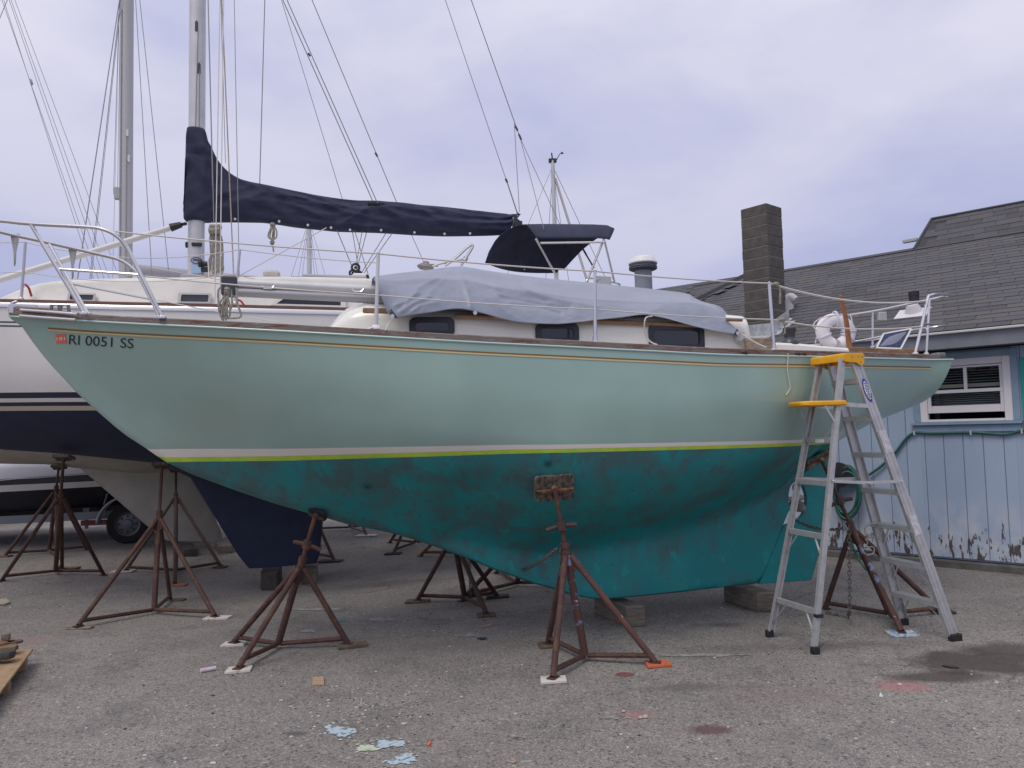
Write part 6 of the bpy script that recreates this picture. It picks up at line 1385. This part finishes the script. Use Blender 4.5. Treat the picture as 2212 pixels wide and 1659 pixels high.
def stuff(L_, ex, er, nr_, parent, nm='shingle_field'):
    m = MB()
    for p, mi, a, k in L_:
        w = SWD/2-.003; e2 = (er + ex*a).normalized(); q_ = [(-w, 0, 0), (w, 0, 0), (w, SLN*k, -.006), (-w, SLN*k, -.006), (-w, 0, .007), (w, 0, .007), (w, SLN*k, 0), (-w, SLN*k, 0)]
        m.add([p + ex*x + e2*y + nr_*z_ for x, y, z_ in q_], [(4, 5, 6, 7), (0, 1, 5, 4), (1, 2, 6, 5), (3, 0, 4, 7)], mi)
    o = m.build(nm, SHG, parent, smooth=0); o['kind'] = 'stuff'; return o
ml = shingles(E0, E_, rd, rn, sl0, s_r+.2, RD); ml.sort(key=lambda a: (a[0]-CO).length)
RM = Matrix((E_, rd, rn)).transposed().to_4x4()
vis_ = [a for a in ml if -60 < proj(a[0])[0] < 2225]; near_s = vis_[:300]; ids = set(id(a) for a in near_s)
for a in near_s:
    o = bpy.data.objects.new('shingle', SM[a[1]]); COL.objects.link(o); o.parent = ROOF; o.matrix_local = Matrix.Translation(a[0]-SH.location) @ RM @ Matrix.Rotation(a[2], 4, 'Z') @ Matrix.Diagonal((1, a[3], 1, 1))
stuff([a for a in ml if id(a) not in ids], E_, rd, rn, ROOF)
m = MB(); m.frame((rg(sl0, RD, .015)+rg(s_r+.2, RD, .015))/2, E_*(s_r+.2-sl0)/2, rd*.06, rn*.008); m.build('ridge_cap', SHG[0], ROOF)
# left wing: its roof meets the main one in a valley
vA, vB = onroof(1618, 594), onroof(1470, 668); far_ = P(1424, 624, vA.y+3.6)
ex2 = (vA-far_).normalized(); n2 = ex2.cross(vB-vA).normalized(); n2 = n2 if n2.z > 0 else -n2; er2 = n2.cross(ex2).normalized(); er2 = er2 if er2.z > 0 else -er2
LW = (vA-far_).length; dn_ = 3.0
m = MB(); o_ = far_ - ex2*1.2; m.prism([o_ - er2*dn_, vA + ex2*.3 - er2*dn_, vA + ex2*.3, o_], -n2*.03); m.build('wing_roof_deck', M('dark_roof_felt', (.05, .05, .055), .9), ROOF)
stuff(shingles(far_ - er2*dn_, ex2, er2, n2, -1.2, LW+.3, dn_), ex2, er2, n2, ROOF)
m = MB(); m.tube([vA + (vA-vB)*.15 + UP*.0, vB + (vB-vA)*.3], .075, 6, sq=.5); m.build('valley_strip', SHG[0], ROOF)
bk2 = Vector((-ex2.y, ex2.x, 0)); bk2 = bk2 if bk2.y > 0 else -bk2
m = MB(); m.prism([o_, vA + ex2*.3, vA + ex2*.3 + (bk2 - UP*.5)*3, o_ + (bk2 - UP*.5)*3], UP*-.03); m.build('wing_rear_slope', M('rear_shingles', (.09, .09, .095), .9), ROOF)
m = MB(); c_ = (o_+vA)/2 - er2*1.2 + bk2*1.2; m.box((c_.x, c_.y, 1.2), (vA-o_).length*.8, 3.2, 2.4, math.atan2(ex2.y, ex2.x)); m.build('wing_wall', TRIM, SH)
# raised upper roof behind the ridge
un = (NN*1.0 + UP*1.0).normalized(); ur = (-NN + UP*1.0).normalized(); rb = rg(0, RD, .01)
def onup(u, v): d = ray(u, v); return CO + d*((rb-CO).dot(un)/d.dot(un))
a, b_, c_, d_ = onup(1972, 548), onup(2013, 474), onup(2225, 439), onup(2225, 505)
hz = max((b_-rb).dot(ur), .3); sa, sb = (a-rb).dot(E_), (b_-rb).dot(E_); s9 = s_r+.2
m = MB(); q_ = [rb + E_*sa, rb + E_*s9, rb + E_*s9 + ur*hz, rb + E_*sb + ur*hz]; m.prism(q_, -un*.03); m.build('upper_roof_deck', M('dark_roof_felt', (.05, .05, .055), .9), ROOF)
us2 = [x for x in shingles(rb, E_, ur, un, sa, s9, hz) if (x[0]-rb).dot(E_) - SWD/2 > sa + (sb-sa)*((x[0]-rb).dot(ur)+.1)/hz]
stuff(us2, E_, ur, un, ROOF)
m = MB(); m.tube([q_[0] + un*.012, q_[3] + un*.012], .022, 6); m.tube([q_[3] + un*.012, q_[2] + un*.012], .022, 6); m.build('rake_trim', SHG[0], ROOF)
m = MB(); m.prism([q_[0], q_[3], q_[3] - NN*3, q_[0] - NN*3.6], E_*.04); m.build('upper_gable', SOFF, SH)
p = onup(1975, 518); m = MB(); m.frame(p - E_*.06, E_*.11, NN*.03, UP*.03); m.beam(p - E_*.10 - UP*.13, p - E_*.10 + UP*.07, .02, .02); m.build('gable_lamp', M('grey_plastic', (.42, .42, .42), .5), SH, bevel=.01)
# chimney of concrete blocks
CHM = empty_part('chimney', SH); cbase = onroof(1655, 712); ct = P(1658, 444, 0.5)
CAx = radians(50); ce, cn = Vector((cos(CAx), -sin(CAx), 0)), Vector((-sin(CAx), -cos(CAx), 0)); cc = cbase.copy(); ctop = P(1655, 450, cc.y).z; Wc, Dc = .415, .40
zb_ = cc.z - .35; nco = 14; hgt = (ctop-zb_)/nco; 
for i in range(nco):
    z = zb_ + (i+.5)*hgt; jx = random.uniform(-.004, .004)
    parts = [((0, 0), Wc/2-.001, Dc/2-.001)]
    for (x, y), hw, hd in parts:
        m = MB(); m.frame(cc + ce*(x+jx) + cn*y + UP*(z-cc.z), ce*hw, cn*hd, UP*(hgt/2-.0055)); m.build('block', CONC, CHM, bevel=.006)
m = MB(); m.frame(Vector((cc.x, cc.y, (zb_+ctop)/2)), ce*(Wc/2-.005), cn*(Dc/2-.005), UP*((ctop-zb_)/2-.01)); m.build('mortar_core', MORT, CHM)
m = MB(); fr_ = cc + cn*Dc/2; 
bp_ = [cc + ce*Wc*.56*sx + cn*Dc*.56*sy for sx, sy in ((-1, -1), (1, -1), (1, 1), (-1, 1))]
def rz_(p): return E0.z + ((E0-p).dot(NN))*SLP
for i in range(4):
    a, b_ = bp_[i], bp_[(i+1) % 4]; A0 = Vector((a.x, a.y, rz_(a)+.005)); B0 = Vector((b_.x, b_.y, rz_(b_)+.005)); n_st = 4
    m.add([A0, B0, B0 + UP*(.16 + .03*(i % 2)), A0 + UP*.17], [(0, 1, 2, 3)])
    o2 = ((A0+B0)/2 - Vector((cc.x, cc.y, (A0.z+B0.z)/2))); o2.z = 0; o2.normalize(); a2, b2 = A0 + o2*.10, B0 + o2*.10; a2.z = rz_(a2)+.014; b2.z = rz_(b2)+.014; m.add([A0, B0, b2, a2], [(0, 1, 2, 3)])
m.build('flashing', FLASH, CHM, smooth=0, solid=.006)
# roof pipes and vents
def pipe(u, v0, v1, r, name, mat, fl=True):
    b_ = onroof(u, v1); t_ = P(u, v0, b_.y); m = MB(); m.lathe([(r, -.15), (r, t_.z-b_.z-.06), (r*1.08, t_.z-b_.z-.055), (r*1.08, t_.z-b_.z), (r*.8, t_.z-b_.z), (r*.75, t_.z-b_.z-.05)], b_, n=18); o = m.build(name, mat, SH)
    if fl: m = MB(); m.lathe([(r*1.9, -.02), (r*1.7, .03), (r*1.1, .11), (r*.9, .11)], b_ - rd*.05 , rn, 20); m.frame(b_ - rd*.10 + rn*.012, E_*r*3.2, rd*r*2.6, rn*.003); m.build('pipe_flashing', M('white_flashing', (.62, .60, .62), .5), o)
pipe(1976, 630, 672, .058, 'black_vent_pipe', BLACK)
b_ = onroof(1704, 668); m = MB(); m.tube(bez([b_ + UP*-.05, b_ + UP*.10, b_ + UP*.17 + E_*.03, b_ + UP*.12 + E_*.11], 4), [.075]*9 + [.07, .065, .06, .055], 12); m.build('white_roof_vent', M('white_flashing', (.62, .60, .62), .5), SH)
pb = P(1391, 640, 13.5); m = MB(); px_ = (1410-1372)/2/F*13.5; zt2, zt3, zt4 = P(1391, 583, 13.5).z, P(1391, 571, 13.5).z, P(1391, 553.5, 13.5).z
vp = MB(); vp.lathe([(px_, -1.4), (px_, zt2-pb.z)], pb, n=24); vpo = vp.build('flue_pipe', GREYP, SH)
m = MB(); R_ = 31/F*13.5; m.lathe([(px_, zt2-pb.z-.02), (R_*.92, zt2-pb.z), (R_, zt2-pb.z+.015), (R_*.94, zt2-pb.z+.03), (R_, zt2-pb.z+.045), (R_*.94, zt2-pb.z+.06), (R_, zt3-pb.z)], pb, n=28); m.build('flue_louvre', M('dark_grey_louvre', (.10, .11, .14), .5), vpo)
m = MB(); m.lathe([(R_*1.0, zt3-pb.z), (R_*1.02, zt3-pb.z+.02), (R_*.85, zt4-pb.z-.045), (R_*.5, zt4-pb.z-.008), (.02, zt4-pb.z)], pb, n=28); m.build('flue_cap', M('white_flue_cap', (.70, .70, .70), .5), vpo)
# ---------------------------------------------------------------- hose on the wall
c5 = lambda cx, cy: (1591+cx*.2811, 685.8+cy*.2811)
hz_ = thing('garden_hose', SW(*c5(850, 1340), .06), 'green garden hose clipped along the shed wall under the window and coiled by the stern', 'hose')
m = MB(); m.tube(bez([SW(*c5(2420, 880), .035), SW(*c5(2209, 868), .035), SW(*c5(2080, 898), .035), SW(*c5(1950, 892), .035), SW(*c5(1800, 884), .035), SW(*c5(1500, 890), .035), SW(*c5(1370, 887), .035), SW(*c5(1300, 935), .035), SW(*c5(1215, 1045), .04), SW(*c5(1090, 1160), .05), SW(*c5(960, 1240), .06), SW(*c5(880, 1260), .07)], 5), .016, 8)
rc = random.Random(2)
for k in range(9):
    cx, cy, rx, ry = 850 + rc.uniform(-14, 14), 1345 + rc.uniform(-16, 22), 92 + rc.uniform(-8, 12), 190 + rc.uniform(-14, 18); o = .05 + .012*k
    m.tube([SW(*c5(cx + rx*cos(2*pi*i/28), cy + ry*sin(2*pi*i/28)), o + .008*sin(i)) for i in range(29)], .015, 7, cap=False)
m.tube(bez([SW(*c5(880, 1520), .16), SW(1591+880*.2811, 960+700*.2811, .16), SW(1591+900*.2811, 960+800*.2811, .18), SW(1591+950*.2811, 960+905*.2811, .2), G(1591+1005*.2811, 960+962*.2811, .016), G(1591+1020*.2811, 960+930*.2811, .016)], 5), .015, 7)
m.build('tube', HOSE, hz_, smooth=60)
m = MB(); m.lathe([(.11, -.03), (.12, .0), (.12, .10), (.16, .13), (.05, .14)], SW(*c5(815, 1205), .02), NN, 16); m.build('hanger', BLACK, hz_)
m = MB()
for cx, cy in ((1370, 887), (1803, 884), (2195, 872)): m.frame(SW(*c5(cx, cy), .03), E_*.008, NN*.03, UP*.028)
m.split('clip', M('grey_clip', (.5, .5, .5), .5), hz_)

# ================================================================ on the yard
pc, pn = G(61, 1446), G(26, 1491); d1 = (pn-pc); d1.z = 0; dl_ = d1.length; d1.normalize(); d2 = Vector((d1.y, -d1.x, 0)); d2 = d2 if d2.x < 0 else -d2
PAL = thing('pallet', pc + d1*.5 + d2*.6, 'wooden pallet at the left edge holding scraps of old shingle', 'pallet')
PW = M('pale_pallet_wood', (.40, .27, .16), .75, col2=(.32, .21, .12), scale=6, stretch=(2, 2, 8), bump=.25, bscale=60, col3=(.2, .13, .08), scale3=8, lo3=.62, hi3=.7)
zt0 = P(63.5, 1401.5, pc.y).z; ph = max(.10, zt0 - .0)
ang1 = math.atan2(d1.y, d1.x)
for i in range(5):
    c_ = pc + d1*(dl_*1.0+.15) + d2*(.075 + i*.185); m = MB(); m.frame(c_ + UP*(ph-.010), d1*(dl_+.30), d2*.082, UP*.010); m.build('board', PW, PAL, bevel=.003)
for i in range(4):
    c_ = pc + d1*(.035 + i*dl_); m = MB(); m.frame(c_ + d2*.5 + UP*((ph-.021)/2+.001), d1*.035, d2*.495, UP*(ph-.023)/2); m.build('stringer', PW, PAL, bevel=.004)
scr = [((14, 1402), .30, .16, .02, .1, (.40, .10, .06), 'red painted scrap of wood on the pallet', 0), ((20, 1415), .28, .17, .035, .5, (.24, .16, .09), 'tan scrap of wood on the pallet', 0), ((34, 1402), .26, .12, .02, .9, (.13, .10, .085), 'dark grey shingle scrap at the back of the pallet', 0), ((8, 1430), .34, .2, .05, .2, (.075, .068, .062), 'charcoal shingle scrap at the front of the pallet', 0), ((22, 1401), .10, .07, .05, .3, (.22, .18, .13), 'small block standing on the scraps on the pallet', .03), ((0, 1414), .26, .18, .05, 1.2, (.20, .13, .08), 'brown scrap at the picture edge on the pallet', 0)]
for i, ((u, v), w, l_, h, rz, col, lab, dz) in enumerate(scr):
    w *= .62; l_ *= .62; p = G(u-9, v, ph); m = MB(); q_ = [(-w/2, -l_/2), (w/2*.8, -l_/2), (w/2, -l_*.1), (w*.4, l_/2), (-w*.45, l_*.45)]; m.prism([Vector((p.x + x*cos(rz)-y*sin(rz), p.y + x*sin(rz)+y*cos(rz), ph+.001+dz)) for x, y in q_], (0, 0, h)); tag(m.build('wood_scrap', M('scrap_wood_%s' % 'abcdef'[i], col, .85, col2=tuple(c*.6 for c in col), scale=20), bevel=.004), lab, 'wood scrap', 'scraps piled on the pallet')
def flat(name, pts, h, mat, lab, cat, kind=None, up=0):
    m = MB(); m.prism([G(u, v, .002+up) for u, v in pts], (0, 0, h)); o = m.build(name, mat, bevel=.001 if h > .004 else 0)
    if kind: o['kind'] = kind
    else: tag(o, lab, cat)
    return o
flat('cardboard_piece', [(674, 1482), (676, 1466), (699, 1465), (701, 1481)], .012, M('tan_cardboard', (.44, .31, .20), .85, col2=(.36, .25, .16), scale=30), 'square tan scrap of cardboard lying in front of the jack stand', 'cardboard')
m = MB(); m.tube([G(433, 1449, .016), G(466, 1443, .016)], .016, 12); tag(m.build('paper_tube', M('pink_paper', (.55, .38, .44), .7, col2=(.62, .55, .60), scale=12)), 'small pink and grey paper tube lying by the jack stand foot', 'paper tube')
flat('orange_chip', [(922, 1612), (927, 1603), (932, 1604), (928, 1611)], .008, M('orange_plastic', (.75, .15, .05), .5), 'bright orange chip lying on the asphalt near the blue paint', 'chip')
flat('wood_splinter', [(1033, 1357), (1048, 1351), (1066, 1346), (1062, 1352)], .006, M('pale_splinter', (.36, .26, .16), .85), 'pale wood splinter on the ground under the hull', 'splinter')
flat('dark_chip', [(1030, 1380), (1040, 1378), (1052, 1380), (1042, 1383)], .008, BLACK, 'black oval scrap on the ground under the hull', 'scrap')
flat('black_strip', [(2035, 1439), (2055, 1440), (2072, 1444), (2050, 1443)], .008, BLACK, 'black strip of debris in the dark stain at right', 'scrap')
flat('white_shard', [(1899, 1506), (1902, 1498), (1908, 1507)], .01, M('white_plastic_shard', (.6, .66, .62), .5), 'small white shard beside the pink spot', 'shard')
flat('cedar_sliver', [(1103, 1648), (1112, 1645), (1118, 1646), (1108, 1650)], .006, M('cedar_sliver', (.38, .25, .16), .8), 'sliver of wood near the bottom edge', 'splinter')
flat('wood_board', [(-30, 1300), (14, 1297), (22, 1304), (10, 1308), (-30, 1310)], .022, M('pale_board', (.36, .31, .25), .8), 'flat pale board at the left edge of the picture', 'board')
for (u, v, r, lab) in ((1347, 1538, .012, 'pale pebble left of the brown spot'), (1849, 1598, .012, 'pale stone at lower right of the pink spot'), (1394, 1551, .018, 'round grey stone near the bottom'), (1384, 1552, .014, 'small grey stone beside the larger one')):
    p = G(u, v); m = MB(); m.lathe([(r*.5, 0), (r, r*.3), (r*.9, r*.7), (r*.3, r)], p, n=7); tag(m.build('stone', M('pale_stone', (.42, .38, .34), .9)), lab, 'stone')
def splat(name, u0, v0, u1, v1, mat, seed, tail=0, up=.004):
    rg_ = random.Random(seed); c_ = ((u0+u1)/2, (v0+v1)/2); m = MB(); pts = []
    for k in range(72):
        a = 2*pi*k/72; rr = .66 + .40*noise.noise(Vector((cos(a)*1.5, sin(a)*1.5, seed*3.7))) + .20*noise.noise(Vector((cos(a)*4.5, sin(a)*4.5, seed+3))) + .10*noise.noise(Vector((cos(a)*14, sin(a)*14, seed+9))); rr = max(.2, rr)
        pts.append(G(c_[0] + (u1-u0)*.72*rr*cos(a), c_[1] + (v1-v0)*.72*rr*sin(a), up))
    ce_ = G(*c_, up); m.add([ce_] + pts, [(0, 1+k, 1+(k+1) % 72) for k in range(72)])
    for _ in range(9):
        a = rg_.uniform(0, 2*pi); q_ = (c_[0] + (u1-u0)*.62*cos(a), c_[1] + (v1-v0)*.7*sin(a)); r = rg_.uniform(.004, .014); p = G(*q_, up); m.add([p + Vector((r*cos(2*pi*i/6), r*.8*sin(2*pi*i/6), 0)) for i in range(6)], [tuple(range(6))])
    o = m.build(name, mat, smooth=0); o['kind'] = 'structure'; return o
BLP = M('pale_blue_spilt_paint', (.42, .52, .60), .6, col2=(.18, .17, .16), scale=26, lo=.52, hi=.60); GRP = M('pale_green_spilt_paint', (.50, .55, .46), .6, col2=(.40, .44, .25), scale=14, lo=.5, hi=.6, col3=(.2, .2, .19), scale3=30, lo3=.58, hi3=.66)
splat('paint_spill', 697, 1565, 762, 1592, BLP, 1); splat('paint_spill', 813, 1597, 876, 1617, BLP, 2); splat('paint_spill', 768, 1608, 813, 1624, GRP, 3); splat('paint_spill', 858, 1630, 897, 1646, BLP, 4); splat('paint_spill', 832, 1643, 868, 1650, BLP, 5)
FNT = M('faint_white_paint', (.33, .33, .33), .7, col2=(.19, .18, .175), scale=18, lo=.42, hi=.58)
for i, (a, b_, c_, d_) in enumerate(((632, 1313, 738, 1319), (786, 1333, 862, 1342), (985, 1367, 1034, 1375), (640, 1360, 690, 1366), (1420, 1412, 1600, 1418), (1310, 1546, 1350, 1552), (1100, 1588, 1130, 1594))): splat('paint_streak', a, b_, c_, d_, FNT, 20+i)
splat('paint_streak', 722, 1337, 745, 1342, M('teal_paint_drip', (.06, .28, .29), .6), 33)
rc = random.Random(9); m = MB()
for i in range(420):
    if i < 150: u, v = rc.gauss(780, 75), rc.gauss(1530, 32)
    else: u, v = rc.uniform(0, 2212), rc.uniform(1300, 1655)
    if not (1220 < v < 1658): continue
    p = G(u, v, .001); r = rc.uniform(.003, .010)*(1.5 if rc.random() < .08 else 1); a0 = rc.uniform(0, 6); n_ = rc.choice((4, 5, 6))
    m.prism([p + Vector((r*rc.uniform(.6, 1.4)*cos(a0+2*pi*k/n_), r*rc.uniform(.5, 1)*sin(a0+2*pi*k/n_), 0)) for k in range(n_)], (0, 0, rc.uniform(.002, .006)), rc.choice((0, 0, 0, 1, 1, 2)))
o = m.build('debris_chips', [M('white_paint_chip', (.62, .60, .58), .7), M('tan_chip', (.36, .30, .23), .8), M('dark_chip', (.05, .045, .045), .8)], smooth=0); o['kind'] = 'stuff'
